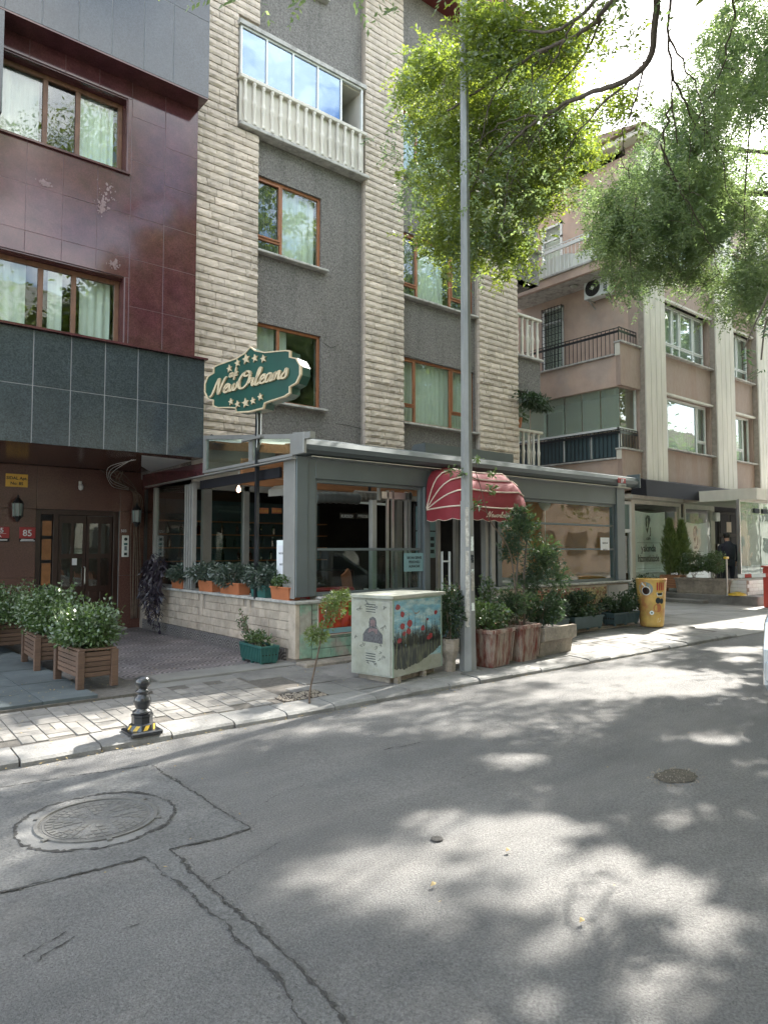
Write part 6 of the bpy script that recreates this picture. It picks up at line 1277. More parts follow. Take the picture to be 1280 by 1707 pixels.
# ================================================================== PLANTERS AND PLANTS
def timber_box(name,lab,loc,rz,w_,l_,h,mt='board',slats=5,group=None,leg=.07):
    t=thing(name,lab,'planter',(0,0,0),group); g=random.Random(int(loc[0]*100))
    for sx in(-1,1):
        for sy in(-1,1): MB().box(sx*w_/2-leg/2*1,sy*l_/2-leg/2,0,sx*w_/2+leg/2,sy*l_/2+leg/2,h,.004).build('leg',MT[mt],t)
    z0=.11; sh=(h-z0-.01)/slats
    for k in range(slats):
        z=z0+k*sh
        for sx in(-1,1): MB().box(sx*w_/2-.012,-l_/2+leg/2,z+.003,sx*w_/2+.012,l_/2-leg/2,z+sh-.004,.003).build('board',MT[mt],t).location.x+=g.uniform(-.002,.002)
        for sy in(-1,1): MB().box(-w_/2+leg/2,sy*l_/2-.012,z+.003,w_/2-leg/2,sy*l_/2+.012,z+sh-.004,.003).build('board',MT[mt],t)
    m=MB(); frame_rect_xy(m,w_/2+.02,l_/2+.02,h,h+.02,.07); m.build('rim',MT[mt],t)
    MB().box(-w_/2,-l_/2,z0,w_/2,l_/2,h-.05).build('soil',MT['soil'],t)
    t.location=loc; t.rotation_euler=(0,0,rz); return t
def frame_rect_xy(m,a,b,z0,z1,w_):
    m.box(-a,-b,z0,a,-b+w_,z1,.003); m.box(-a,b-w_,z0,a,b,z1,.003); m.box(-a,-b+w_,z0,-a+w_,b-w_,z1,.003); m.box(a-w_,-b+w_,z0,a,b-w_,z1,.003)
MZ=PZ+.05
timber_box('timber_planter','brown timber planter nearest the street, at the edge of the rubber mats',(2.31,7.82,MZ),.03,.34,.74,.38)
timber_box('timber_planter','brown timber planter in the middle of the row of three',(2.28,9.30,MZ),-.05,.34,.80,.38)
timber_box('timber_planter','brown timber planter farthest back of the three, at the left picture edge',(2.14,11.0,MZ),.06,.40,.80,.40)
def mint(lab,x,y,r,n,seed): 
    t=broad_bush('leafy_shrub',lab,(x,y,MZ+.38+r[2]*.42),r,n,.046,MT['leafC'],seed=seed,ar=.62,flat=.55,up=.3,shell=.1,lobes=22)
    g=random.Random(seed); m=MB(); LV=[]
    for k in range(46):
        a=g.uniform(0,6.28); b=(x+r[0]*.7*math.cos(a)*g.random(),y+r[1]*.7*math.sin(a)*g.random(),MZ+.5); e=(b[0]+r[0]*.5*math.cos(a),b[1]+r[1]*.5*math.sin(a),MZ+.38+r[2]*g.uniform(.9,1.62)); m.tube([b,e],[.004,.002],4,False)
        for j in range(11): f=.35+.65*j/10; LV.append([b[i]+(e[i]-b[i])*f+g.gauss(0,.012) for i in range(3)])
    LV=np.array(LV); d=unit(RNG.normal(size=LV.shape)*.8+[0,0,.25]); quads('shoot_leaves',rhombs(LV,d,RNG.uniform(.03,.06,len(LV)),RNG.uniform(.02,.036,len(LV))),MT['leafC'],t); m.build('shoot',MT['leafC'],t); return t
mint('bright green bushy shrub in the timber planter nearest the street',2.33,7.84,(.34,.46,.34),4600,1); mint('green bushy shrub filling the middle timber planter',2.30,9.30,(.36,.60,.40),5600,2); mint('green bushy shrub in the farthest timber planter at the left edge',2.08,10.9,(.42,.60,.38),4800,3)
# planters along the side ledge
def trough(name,lab,c,sz,mt,rz=0,taper=.85,group=None,ribs=0,feet=False):
    w_,l_,h=sz; t=thing(name,lab,'planter',(0,0,0),group); m=MB(); a,b=w_/2,l_/2
    zb=.03 if feet else 0
    V=[(-a*taper,-b*.93,zb),(a*taper,-b*.93,zb),(a*taper,b*.93,zb),(-a*taper,b*.93,zb),(-a,-b,h*.9),(a,-b,h*.9),(a,b,h*.9),(-a,b,h*.9)]; m.add(V,[(0,3,2,1),(0,1,5,4),(1,2,6,5),(2,3,7,6),(3,0,4,7)])
    m.build('body',MT[mt],t); m=MB(); e=.012; 
    m2=MB(); frame_rect_xy(m2,a+e,b+e,h*.88,h,.025); m2.build('rim',MT[mt],t)
    MB().box(-a+.01,-b+.01,h*.5,a-.01,b-.01,h*.86).build('soil',MT['soil'],t)
    if ribs:
        m=MB(); n=int(l_/.045)
        for k in range(n+1):
            y=-b*.93+k*b*1.86/n
            for s in(-1,1): m.bar((s*(a*taper+.003),y,zb+.01),(s*(a+.003),y*1.07,h*.87),.014)
        n2=max(3,int(w_/.045))
        for k in range(n2+1):
            x=-a*taper+k*2*a*taper/n2
            for s in(-1,1): m.bar((x,s*(b*.93+.003),zb+.01),(x/taper,s*(b+.003),h*.87),.014)
        m.build('rib',MT[mt],t)
    if feet:
        m=MB()
        for sx in(-1,1):
            for sy in(-1,0,1): m.box(sx*a*.72-.018,sy*b*.84-.018,0,sx*a*.72+.018,sy*b*.84+.018,zb+.01)
        m.build('foot',MT[mt],t)
    t.location=c; t.rotation_euler=(0,0,rz); return t
LZ=.926
for y,l_,mt,lab in ((11.25,.42,'terracotta','terracotta plastic trough at the far left end of the ledge'),(10.15,.50,'terracotta','terracotta plastic trough on the ledge, second from the far end'),(9.35,.62,'terracotta','long low terracotta trough in the middle of the ledge'),(8.50,.40,'greenplastic','green plastic trough on the ledge between terracotta ones'),(7.92,.46,'terracotta','terracotta trough at the street corner of the ledge, nearest the corner post')):
    trough('flower_trough',lab,(4.86,y,LZ),(.20,l_,.17),mt,group=None)
sg_=[((4.84,11.2,1.17),(.20,.36,.17),900,'sage green plant in the trough at the far left end of the ledge'),((4.84,10.35,1.20),(.24,.50,.20),1500,'sage green plant spilling over the second trough from the far end'),((4.84,9.35,1.19),(.24,.52,.20),1500,'sage green plant in the middle trough of the ledge'),((4.84,8.50,1.19),(.22,.36,.20),1100,'sage green plant in the green trough on the ledge'),((4.85,7.90,1.15),(.15,.24,.11),420,'small bright plant in the corner trough on the ledge')]
for k,(c,r,n,lab) in enumerate(sg_): broad_bush('trough_plant',lab,c,r,n,.075 if k<4 else .05,MT['leafD' if k<4 else 'leafC'],seed=40+k,ar=.36 if k<4 else .6,flat=.75,up=.15,shell=.35)
# dark purple hanging plant in the corner
t=thing('hanging_plant','dark purple trailing plant hanging at the corner beside the marble wall','plant',(4.75,12.3,.3)); m=MB(); LV=[]; g_=random.Random(9)
for k in range(22):
    x0=4.68+g_.uniform(-.06,.08); y0=11.9+g_.uniform(-.35,.4); z0=1.25+g_.uniform(-.1,.2); ln=g_.uniform(.35,1.0); pts=[(x0,y0,z0),(x0-.06,y0-.05,z0+.06),(x0-.12+g_.uniform(-.04,.04),y0-.08,z0-ln*.5),(x0-.10+g_.uniform(-.05,.05),y0-.1,max(.22,z0-ln))]; q_=catmull(pts,6); m.tube(q_,.005,4)
    for p in q_[3:]:
        for j in range(3): LV.append(p+np.array([g_.uniform(-.02,.02)]*3))
LV=np.array(LV); d=rnd_dirs(len(LV)); d[:,2]=-abs(d[:,2])-.5; d=unit(d); quads('foliage',rhombs(LV,d,RNG.uniform(.08,.15,len(LV)),RNG.uniform(.022,.04,len(LV))),MT['purple'],t); m.build('stem',MT['purple'],t)
# green trough on the forecourt
trough('flower_trough','ribbed green plastic trough with feet standing on the forecourt by the low wall',(4.50,7.98,PZ+.015),(.24,.62,.24),'greenplastic',rz=-.06,ribs=1,feet=True)
broad_bush('trough_plant','loose plant with trailing stems in the ribbed green trough on the forecourt',(4.47,8.0,PZ+.29),(.15,.34,.13),520,.045,MT['leafC'],seed=60,flat=.9)
m=MB(); g_=random.Random(4); LV=[]
for k in range(7):
    pts=[(4.5,8.05+g_.uniform(-.15,.2),PZ+.25),(4.45+g_.uniform(-.05,.05),8.15+g_.uniform(-.1,.2),PZ+.45),(4.4+g_.uniform(-.1,.1),8.2+g_.uniform(-.25,.35),PZ+.5+g_.uniform(0,.18))]; q_=catmull(pts,6); m.tube(q_,.004,4); LV+=list(q_[4:])*2
t=thing('trailing_sprig','tall thin leafy sprigs rising from the ribbed green trough','plant',(4.47,8.1,PZ+.2)); m.build('stem',MT['twig'],t); LV=np.array(LV); d=rnd_dirs(len(LV),.1); quads('foliage',rhombs(LV,d,.045,.02),MT['leafC'],t)
# sapling in the tree pit
def feathery(t,pts,n,ln,matl,seed=0,nm='foliage',up=.2):
    """soft needle-like sprays around a list of (centre, radius)"""
    g=np.random.default_rng(seed); Q=[]
    for c,r,w_ in pts:
        k=int(n*w_); p=unit(g.normal(size=(k,3)))*(g.random((k,1))**.5)*np.array(r)+np.array(c); d=unit((p-np.array(c))/np.array(r)+g.normal(size=(k,3))*.5+np.array([0,0,up]))
        for j in range(6):
            dd=unit(d+g.normal(size=(k,3))*.45); Q.append(rhombs(p,dd,ln*g.uniform(.5,1.1,k),ln*.13*np.ones(k)))
    return quads(nm,np.concatenate(Q),matl,t)
sx_,sy_=tp[0]-.02,6.16; t=thing('sapling','thin crooked sapling with two feathery tufts in the square tree pit','tree',(sx_,sy_,PZ))
a=P(517,1150,y=6.15);b_=P(530,1090,y=6.15);c_=P(536,1060,y=6.15);d_=P(548,1000,y=6.15)
q_=catmull([P(516,1171,z=TZ),a,b_,c_,d_],5); MB().tube(q_,[.013-.0004*i for i in range(len(q_))],6).build('trunk',MT['twig'],t)
feathery(t,[(P(557,1010,y=6.15),(.14,.14,.15),.5),(P(575,992,y=6.15),(.08,.08,.07),.15),(P(527,1060,y=6.15),(.13,.12,.11),.35),(P(545,1040,y=6.15),(.06,.06,.14),.12)],520,.055,MT['leafF'],3)
# concrete flower pots beside the lamp post
def conc_pot(name,lab,x,y,rz,w_,h,mt,l_=None,rimh=.05,taper=.84,lip=.02):
    t=thing(name,lab,'planter',(0,0,0)); l_=l_ or w_; m=MB(); g=random.Random(int(x*50)); n=6
    a,b=w_/2,l_/2
    def ring(s,z,e=0): 
        P_=[]; A,B_=a*s+e,b*s+e; c=.12
        for (px_,py_) in ((-A,-B_*(1-c)),(-A*(1-c),-B_),(A*(1-c),-B_),(A,-B_*(1-c)),(A,B_*(1-c)),(A*(1-c),B_),(-A*(1-c),B_),(-A,B_*(1-c))): P_.append((px_+g.uniform(-.003,.003),py_+g.uniform(-.003,.003),z))
        return P_
    R=[ring(taper,0),ring(taper+.01,.02),ring((taper+1)/2,h*.5),ring(.985,h-rimh),ring(1,h-rimh+.004,lip),ring(1,h-.006,lip),ring(1,h,lip-.008),ring(.82,h),ring(.8,h-.06)]
    m.add([p for r in R for p in r],[(i*8+j,i*8+(j+1)%8,(i+1)*8+(j+1)%8,(i+1)*8+j) for i in range(len(R)-1) for j in range(8)]+[tuple(range(7,-1,-1))]); m.build('body',MT[mt],t)
    m=MB()
    if mt=='redconc':
        for s in(-1,1):
            for k in range(int(w_/.055)): x_=-a*.75+k*.055; m.bar((x_,s*(b*taper+.0),.04),(x_*1.12,s*(b*.985),h-rimh-.01),.016)
        m.build('flute',MT[mt],t,kind='stuff')
    MB().box(-a*.8,-b*.8,h-.12,a*.8,b*.8,h-.05).build('soil',MT['soil'],t); t.location=(x,y,PG(y)); t.rotation_euler=(0,0,rz); return t
conc_pot('concrete_planter','square red stained concrete planter right beside the lamp post, the nearer of two',6.92,6.26,.18,.54,.48,'redconc')
conc_pot('concrete_planter','square red stained concrete planter with ribs, farther from the lamp post',7.56,6.28,.10,.47,.49,'redconc')
t=thing('concrete_trough','long stepped grey concrete trough at the right of the red stained planters','planter',(0,0,0)); m=MB(); m.prism([(-.17,0),(.17,0),(.20,.22),(.27,.26),(.27,.46),(.2,.46),(.2,.40),(-.2,.40),(-.2,.46),(-.27,.46),(-.27,.26),(-.20,.22)],'x',-.42,.42); m.build('body',MT['conc'],t); MB().box(-.4,-.2,.38,.4,.2,.42).build('soil',MT['soil'],t); t.location=(8.32,6.38,PG(6.3)); t.rotation_euler=(0,0,.08); t.scale=(1,1,.88)
t=thing('stone_pot','small pale rough stone pot on a narrow foot between cabinet and lamp post','planter',(6.12,6.16,PZ)); MB().lathe([(.075,0),(.08,.10),(.075,.12),(.085,.16),(.125,.26),(.13,.40),(.12,.405),(.10,.36),(.001,.36)],(6.20,6.22,PG(6.2)),8,.5).build('body',MT['conc'],t); 
broad_bush('evergreen_shrub','dark glossy evergreen shrub in the stone pot behind the cabinet corner',(6.22,6.24,PZ+.66),(.20,.20,.36),1700,.05,MT['leafE'],seed=71,ar=.5,flat=1)
broad_bush('evergreen_shrub','dark spreading shrub in the square planter beside the lamp post',(6.95,6.28,PZ+.56),(.34,.32,.24),1500,.05,MT['leafC'],seed=72,flat=.8)
broad_bush('evergreen_shrub','dark broad shrub growing in the long concrete trough',(8.28,6.42,PZ+.62),(.42,.30,.29),2300,.05,MT['leafE'],seed=73,flat=.9)
# slender conifer and leaning sapling in the ribbed planter
jt=thing('conifer','loose feathery conifer with twin thin trunks in the ribbed red planter','tree',(7.5,6.2,PZ+.5))
m=MB()
for px in (862,874): m.tube(catmull([P(px,1050,y=6.2),P(px-1,960,y=6.22),P(px+4,900,y=6.25)],4),[.018]*5+[.012]*4,6)
m.build('trunk',MT['bark'],jt)
feathery(jt,[(P(868,880,y=6.25),(.28,.24,.24),1.0),(P(905,935,y=6.3),(.34,.26,.25),1.3),(P(850,915,y=6.2),(.16,.16,.2),.5),(P(880,970,y=6.3),(.28,.22,.18),.7),(P(865,858,y=6.2),(.10,.10,.12),.2),(P(850,1010,y=6.2),(.2,.2,.22),.8),(P(930,965,y=6.3),(.2,.2,.2),.5)],330,.085,MT['leafE'],5)
feathery(jt,[(P(868,870,y=6.25),(.26,.24,.26),.6),(P(905,920,y=6.3),(.34,.26,.25),.7),(P(855,1000,y=6.2),(.24,.2,.22),.5)],300,.075,MT['leafC'],6)
st_=thing('leaning_sapling','thin bent branch with a few leaf tufts arching up in front of the red awning','tree',(7.5,6.1,PZ+.5))
bp=[P(862,1035,y=6.15),P(852,930,y=6.12),P(832,890,y=6.1),P(815,865,y=6.1),P(803,820,y=6.1),P(792,785,y=6.1)]
MB().tube(catmull(bp,5),[.010]*10+[.007]*8+[.005]*8,5).build('trunk',MT['twig'],st_)
m=MB(); LV=[]
for a,b in (((792,785),(795,765)),((800,815),(818,820)),((803,820),(820,812)),((797,800),(770,790)),((797,800),(750,785)),((792,787),(822,790)),((812,855),(790,845)),((800,825),(795,838))):
    p0=P(*a,y=6.1);p1=P(*b,y=6.05); m.tube([p0,(p0+p1)/2+[0,0,.01],p1],.003,4); LV+=[p1+np.array([random.gauss(0,.035),random.gauss(0,.03),random.gauss(0,.02)]) for _ in range(26)]
m.build('twig',MT['twig'],st_); LV=np.array(LV); d=rnd_dirs(len(LV),-.2); quads('foliage',rhombs(LV,d,.06,.024),MT['leafC'],st_)
# small flowers in front of the door, behind the cabinet
t=thing('flowering_plant','yellowish seedy plant behind the cabinet in front of the cafe door','plant',(7.25,7.3,.6)); m=MB(); LV=[]; g_=random.Random(8)
for k in range(10): p0=np.array([7.25+g_.uniform(-.05,.05),7.3,.55]); p1=p0+np.array([g_.uniform(-.14,.14),g_.uniform(-.1,.1),g_.uniform(.3,.62)]); m.tube([p0,(p0+p1)/2,p1],.004,4); LV+=[p0+(p1-p0)*g_.uniform(.3,1)+np.array([g_.gauss(0,.02) for _ in range(3)]) for _ in range(22)]
m.build('stem',MT['twig'],t); LV=np.array(LV); quads('foliage',rhombs(LV,rnd_dirs(len(LV),.3),.04,.022),MT['leafF'],t)
trough('flower_trough','dark trough on the pavement behind the cabinet holding the seedy plant',(7.25,7.3,PZ+.04),(.3,.3,.45),'tealdark')
broad_bush('climbing_plant','light green leafy plant climbing in the doorway behind the lamp post',(8.0,7.25,.75),(.2,.2,.42),700,.055,MT['leafC'],seed=80)
broad_bush('leafy_shrub','low green shrub under the orange chair behind the planters',(7.6,6.75,.5),(.3,.25,.25),900,.05,MT['leafC'],seed=81)
# three dark teal troughs under the right window
for x,w_,lab,lab2 in ((9.75,.42,'narrow dark teal trough nearest the concrete trough','bluish green plant in the narrow teal trough'),(10.55,.85,'long dark teal trough in the middle of the three','dark green bushy plant in the middle teal trough'),(11.75,.85,'long ribbed dark teal trough nearest the painted barrel','dark green bushy plant in the teal trough nearest the painted barrel')):
    trough('flower_trough',lab,(x,7.26,PZ+.055),(.26,w_,.24),'tealdark',rz=math.pi/2,ribs=1 if x>11 else 0,feet=True)
    broad_bush('trough_plant',lab2,(x,7.26,PZ+.46),(w_*.62,.26,.24),int(2600*w_),.055,MT['leafD' if x<10 else 'leafE'],seed=int(x*10),ar=.55,flat=.8)
# painted barrel (juice cup shape)
bx,by=12.42,7.02; bz=PZ; t=thing('painted_barrel','yellow and orange tapered barrel painted with coffee pictures at the corner of the cafe','barrel',(bx,by,bz)); br=mat('barrel_paint',(.58,.37,.10),.5,var=.2,vs=6,col2=(.50,.20,.08),c2s=3.2,c2p=(.5,.66))
MB().lathe([(.20,0),(.215,.03),(.275,.86),(.285,.90),(.27,.90),(.25,.86),(.001,.86)],(bx,by,bz),30).build('body',br,t,smooth=False)
def bdecal(nm,ac,zc,pts,mt,dr=.003):
    V=[]
    for u,v in pts: z=zc+v; r=.205+.073*(z/.9)+dr+.002; a=ac+u/r; V.append((bx+r*math.cos(a),by+r*math.sin(a),bz+z))
    MB().add(V,[tuple(range(len(V)))]).build(nm,mt,t,norm=False)
circ=lambda r,n=14,sy=1:[(r*math.cos(2*math.pi*i/n),r*sy*math.sin(2*math.pi*i/n)) for i in range(n)]
fa=math.radians(213); gr_=mat('barrel_grey',(.25,.29,.28),.5,var=.3,vs=9)
bdecal('painted_patch',fa-.45,.72,[(u*1.0,v*.9) for u,v in circ(.14)],gr_); bdecal('painted_cup',fa-.42,.68,circ(.085),MT['pvc'],.005); bdecal('painted_cup',fa-.42,.68,circ(.07),MT['darkwood'],.007)
bdecal('painted_tail',fa-.58,.79,[(-.03,0),(.05,-.05),(.02,.0),(-.035,.06)],MT['pvc'],.005)
for k in range(4): bdecal('painted_stripe',fa+.35+k*.16,.76,[(-.014,-.07),(.014,-.07),(.014,.08),(-.014,.08)],MT['redpaint'],.005)
bdecal('painted_cup',fa+.55,.60,[(-.07,.05),(.07,.05),(.05,-.02),(-.05,-.02)],MT['pvc'],.005); bdecal('painted_cup',fa+.55,.60,[(-.055,.04),(.055,.04),(.04,0),(-.04,0)],MT['ink'],.007); bdecal('painted_bean',fa+.42,.50,circ(.05,10,1.2),MT['ink'],.007); bdecal('painted_bean',fa+.72,.49,circ(.045,10,1.2),MT['ink'],.007)
bdecal('painted_orange',fa+.4,.36,circ(.08),MT['terracotta'],.005); bdecal('painted_flower',fa-.05,.27,circ(.04),MT['bannerwhite'],.005); bdecal('painted_flower',fa-.05,.27,circ(.015),MT['ink'],.007); bdecal('painted_leaf',fa+.55,.13,[(-.03,-.05),(.02,-.03),(.04,.05),(-.02,.03)],MT['bannerwhite'],.005)
# shop at the foot of the pink building
S=thing('corner_shop','ground floor shop with a black fascia and white banners behind its windows','shop',(21,10.8,.1)); YS=10.86
m=MB(); m.prism([(YK-.02,3.58),(9.95,3.46),(9.93,3.02),(YK-.02,3.10)],'x',17.45,24.5); m.build('fascia',MT['black'],S); MB().box(17.5,YK,3.0,32,11.3,3.12).build('fascia_soffit',MT['cream'],S)
m=MB(); 
for a,b in ((18.22,18.40),(20.98,21.10),(21.30,21.42),(23.05,23.35),(17.45,17.52)): m.box(a,YS,.12,b,YS+.12,3.0,.006)
m.box(18.4,YS,2.9,20.98,YS+.1,3.0); m.box(21.42,YS,2.86,23.05,YS+.1,3.0); m.box(18.4,YS+.001,.12,20.97,YS+.1,.55); m.box(21.43,YS+.001,.12,23.04,YS+.1,.55); m.build('shop_frame',MT['cream'],S)
m=MB(); m.box(21.11,YS+.05,.12,21.29,YS+.09,3.0); m.build('dark_panel',MT['dark'],S); m=MB()
for z in (1.0,1.75,2.5): m.box(21.10,YS+.03,z,21.30,YS+.06,z+.07)
m.build('shelf_edge',MT['pvc'],S)
MB().box(18.4,YS+.02,.55,20.98,YS+.026,2.9).build('pane',MT['shopglass'],S); MB().box(21.42,YS+.02,.55,23.05,YS+.026,2.86).build('pane',MT['shopglass'],S)
m=MB(); m.box(17.52,YS+.02,2.15,18.2,YS+.1,2.95); m.build('toplight',MT['frost'],S); f=MB(); frame_rect(f,17.52,18.22,.12,2.95,YS,YS+.08,.09); f.box(17.6,YS,2.05,18.15,YS+.08,2.15); f.build('side_door_frame',MT['pvc'],S); MB().box(17.62,YS+.04,.2,18.12,YS+.05,2.05).build('pane',MT['glass'],S); MB().box(17.75,YS+.0,.9,17.95,YS+.03,1.95).build('blind',MT['ledge'],S)
m=MB(); m.box(17.5,13.5,.1,31,13.6,3.0); m.box(17.6,YS+.2,2.99,31,13.5,3.05); m.box(20.9,YS+.1,.1,20.98,13.5,3);m.box(17.5,YS+.1,.1,17.55,13.5,3); m.box(26,YS+.1,.1,26.1,13.5,3); m.build('shop_room',MT['roomwall'],S)
def banner(x0,x1,z0,z1,lab):
    t=thing('shop_banner',lab,'banner',((x0+x1)/2,YS+.2,z0)); m=MB(); n=14; V=[]
    for i in range(n+1): x=x0+(x1-x0)*i/n; y=YS+.09+.006*math.sin(i*1.2); V+=[(x,y,z0),(x,y,z1-.06*math.sin(math.pi*i/n))]
    m.add(V,[(2*i,2*i+2,2*i+3,2*i+1) for i in range(n)]); m.build('cloth',MT['bannerwhite'],t); c=(x0+x1)/2-.04*(x1-x0); yy=YS+.082; s=(x1-x0)/1.9
    z=z1-.47; pick=[(-.17,.28),(-.06,.40),(.10,.38),(.17,.24),(.02,-.10),(-.06,-.30),(-.13,-.18),(-.18,.05)]; MB().add([(c+a*.8,yy,z+b*.8+.02) for a,b in pick],[tuple(range(8))]).build('pick_logo',MT['ink'],t,norm=False)
    text('J',.32,MT['bannerwhite'],t,(c-.09,yy-.003,z+.02),(1,0,0),(0,0,1),.001,offset=.006); text('J',.30,MT['ink'],t,(c+.09,yy,z-.22),(1,0,0),(0,0,1),.001,offset=.004)
    text('cafe',.15,MT['ink'],t,(c,yy,z-.40),(1,0,0),(0,0,1),.001,align='CENTER',offset=.002); MB().box(x0+.2,yy,z-.49,x1-.3,yy+.002,z-.482).build('rule',MT['ink'],t)
    text('yakında',.29,MT['ink'],t,(c,yy,z-.74),(1,0,0),(0,0,1),.001,align='CENTER',offset=.008,sx=s*.98); text('hizmetinizde',.29,MT['ink'],t,(c,yy,z-1.04),(1,0,0),(0,0,1),.001,align='CENTER',offset=.008,sx=s*.85); MB().box(x0+.2,yy,z-1.25,x1-.3,yy+.002,z-1.242).build('rule',MT['ink'],t)
banner(18.42,20.25,.6,2.72,'white banner with a J J pick logo and yakinda hizmetinizde in the left shop window'); banner(21.45,23.0,.6,2.46,'white sagging banner with a J J pick logo in the narrower right shop window')
# black street door, cream soffit, glass porch
m=MB(); m.box(23.36,YS,.3,25.3,YS+.1,3.0); m.build('door_surround',MT['black'],S); dd=MB().box(23.55,YS-.03,.36,25.1,YS,2.85,.01).build('door',MT['dark'],S); m=MB()
for z0,z1 in ((.5,1.2),(1.3,2.0),(2.1,2.75)):
    for x0,x1 in ((23.65,24.25),(24.4,25.0)): m.box(x0,YS-.045,z0,x1,YS-.03,z1,.01)
m.build('door_panel',MT['black'],dd); MB().box(24.1,YS-.05,2.15,24.45,YS-.046,2.5).build('door_notice',MT['piping'],dd)
tag(MB().box(23.2,YS-.12,2.5,23.5,YS-.0,2.8,.02).build('alarm_box',MT['pvc']),'small white box on the post left of the black door','box'); tag(MB().box(23.33,YS-.08,1.5,23.5,YS,1.75,.01).build('letter_box',MT['darkwood']),'small dark box on the post beside the black door','box')
MB().box(20.4,8.3,2.98,32,YK+.2,3.30).build('porch_soffit',MT['cream'],S)
gp_=thing('glass_porch','frameless glass porch on a white tiled base right of the man','porch',(22,9.3,.36)); 
for x0,x1 in ((19.98,21.3),(21.35,22.7),(22.75,24.5)): MB().box(x0,8.62,.78,x1,8.634,2.92).build('pane',MT['greenglass'],gp_)
m=MB(); m.box(19.94,8.58,.76,19.98,8.67,2.98); m.box(19.98,8.6,2.92,24.6,8.66,2.98); m.box(21.3,8.6,2.6,21.36,8.66,2.9); m.build('clamp_frame',MT['steel'],gp_); m=MB(); m.box(20.9,8.57,2.62,21.25,8.62,2.75,.01);m.box(21.45,8.57,2.62,21.8,8.62,2.75,.01); m.build('closer',MT['ink'],gp_)
tb=thing('tiled_base','low white tiled wall carrying the glass porch beside the red barrier','wall',(20,8.5,.36)); MB().box(18.95,8.02,.36,24.4,8.75,.755).build('core',MT['mortar'],tb)
for r in range(4):
    for k in range(9): x=18.96+k*.28+(r%2)*.1; MB().box(x,8.005,.365+r*.097,x+.272,8.02,.365+r*.097+.09,.002).build('tile',MT['tilewhite'],tb)
    for k in range(3): MB().box(18.935,8.03+k*.24,.365+r*.097,18.95,8.03+k*.24+.232,.365+r*.097+.09,.002).build('tile',MT['tilewhite'],tb)
# planters at the shop
timber_box('timber_planter','pale orange timber planter with conifers in front of the shop window',(19.1,10.12,.36),.1,.42,.5,.46,mt='board2')
for k,(dx,lab) in enumerate(((.02,'tall pointed green conifer in the pale planter, left one of the pair'),(.28,'tall pointed green conifer in the pale planter, right one of the pair'))):
    t=thing('conifer',lab,'tree',(18.98+dx,10.15-dx*.4,.8)); h=1.55 if k==0 else 1.5; n=2600; u=RNG.random(n)**.8; th=RNG.uniform(0,6.283,n); r=.20*np.sin(np.pi*np.clip(u*.80+.20,0,1))**.9*RNG.uniform(.35,1.1,n); p=np.stack([18.98+dx*1.25+r*np.cos(th),10.15-dx*.7+r*np.sin(th),.82+u*h],1)
    d=np.stack([np.cos(th)*.35,np.sin(th)*.35,np.ones(n)],1)+RNG.normal(size=(n,3))*.25; quads('foliage',rhombs(p,unit(d),RNG.uniform(.10,.2,n),.022),MT['leafF'],t); MB().tube([(18.98+dx,10.15-dx*.4,.75),(18.98+dx,10.15-dx*.4,1.9)],.02,6).build('trunk',MT['bark'],t)
q=conc_pot('concrete_trough','long weathered concrete trough with flowering bushes in front of the shop',20.0,9.15,-1.25,.45,.42,'conc',l_=1.5,taper=.9); q.location=(18.98,9.15,.36); q.rotation_euler=(0,0,.05)
broad_bush('flowering_bush','pale flowered bush in the long trough, left of the two',(19.05,9.45,1.10),(.36,.42,.40),2300,.055,MT['leafC'],seed=90); broad_bush('flowering_bush','pale flowered bush in the long trough, right one nearest the man',(19.05,8.85,1.10),(.34,.34,.40),2300,.055,MT['leafC'],seed=91); broad_bush('low_shrub','dark low shrub under the left shop banner behind the painted barrel',(17.7,10.2,.50),(.5,.5,.36),1800,.07,MT['leafE'],seed=92)
tp_=thing('marker_post','thin silver post with a yellow top at the edge of the step','post',(18.55,8.35,.36)); MB().tube([(18.55,8.35,.36),(18.55,8.35,1.32)],.022,10).build('shaft',MT['steel'],tp_); MB().box(18.46,8.31,1.32,18.62,8.39,1.38,.01).build('cap',MT['yellow'],tp_); tag(MB().lathe([(.25,0),(.2,.05),(.05,.09),(.001,.09)],(18.9,8.25,.36),16).build('yellow_cover',MT['yellow']),'yellow domed cover lying on the step by the silver post','cover')
m=MB(); m.box(14.0,9.2,.12,14.6,9.7,.9,.08); tag(m.build('teal_bin',MT['greenplastic']),'teal plastic bin behind the painted barrel','bin')
rl=MB(); 
for k in range(6): rl.box(13.2+k*.14,8.6,.12,13.215+k*.14,8.615,1.05)
rl.box(13.15,8.595,1.05,14.0,8.62,1.08); tag(rl.build('black_railing',MT['blackmetal']),'short black railing between the cafe end and the teal bin','railing')
t=thing('house_number_plate','red plate numbered 87 hung at the right end of the cafe eaves','sign',(12.4,7.3,2.8)); a=P(1030,796,y=7.32);b=P(1043,806,y=7.32); MB().box(a[0],7.32,b[2],b[0],7.335,a[2],.003).build('plate',MT['redplate'],t); text('87',.10,MT['white'],t,((a[0]+b[0])/2,7.3185,a[2]-.10),(1,0,0),(0,0,1),.001,align='CENTER',offset=.002); text('A',.06,MT['white'],t,((a[0]+b[0])/2,7.3185,b[2]+.01),(1,0,0),(0,0,1),.001,align='CENTER'); MB().box(a[0]+.03,7.3175,a[2]-.125,b[0]-.03,7.319,a[2]-.118).build('rule',MT['white'],t); MB().box(a[0],7.32,b[2]-.07,b[0],7.335,b[2]-.01).build('small_print',MT['ledge'],t)
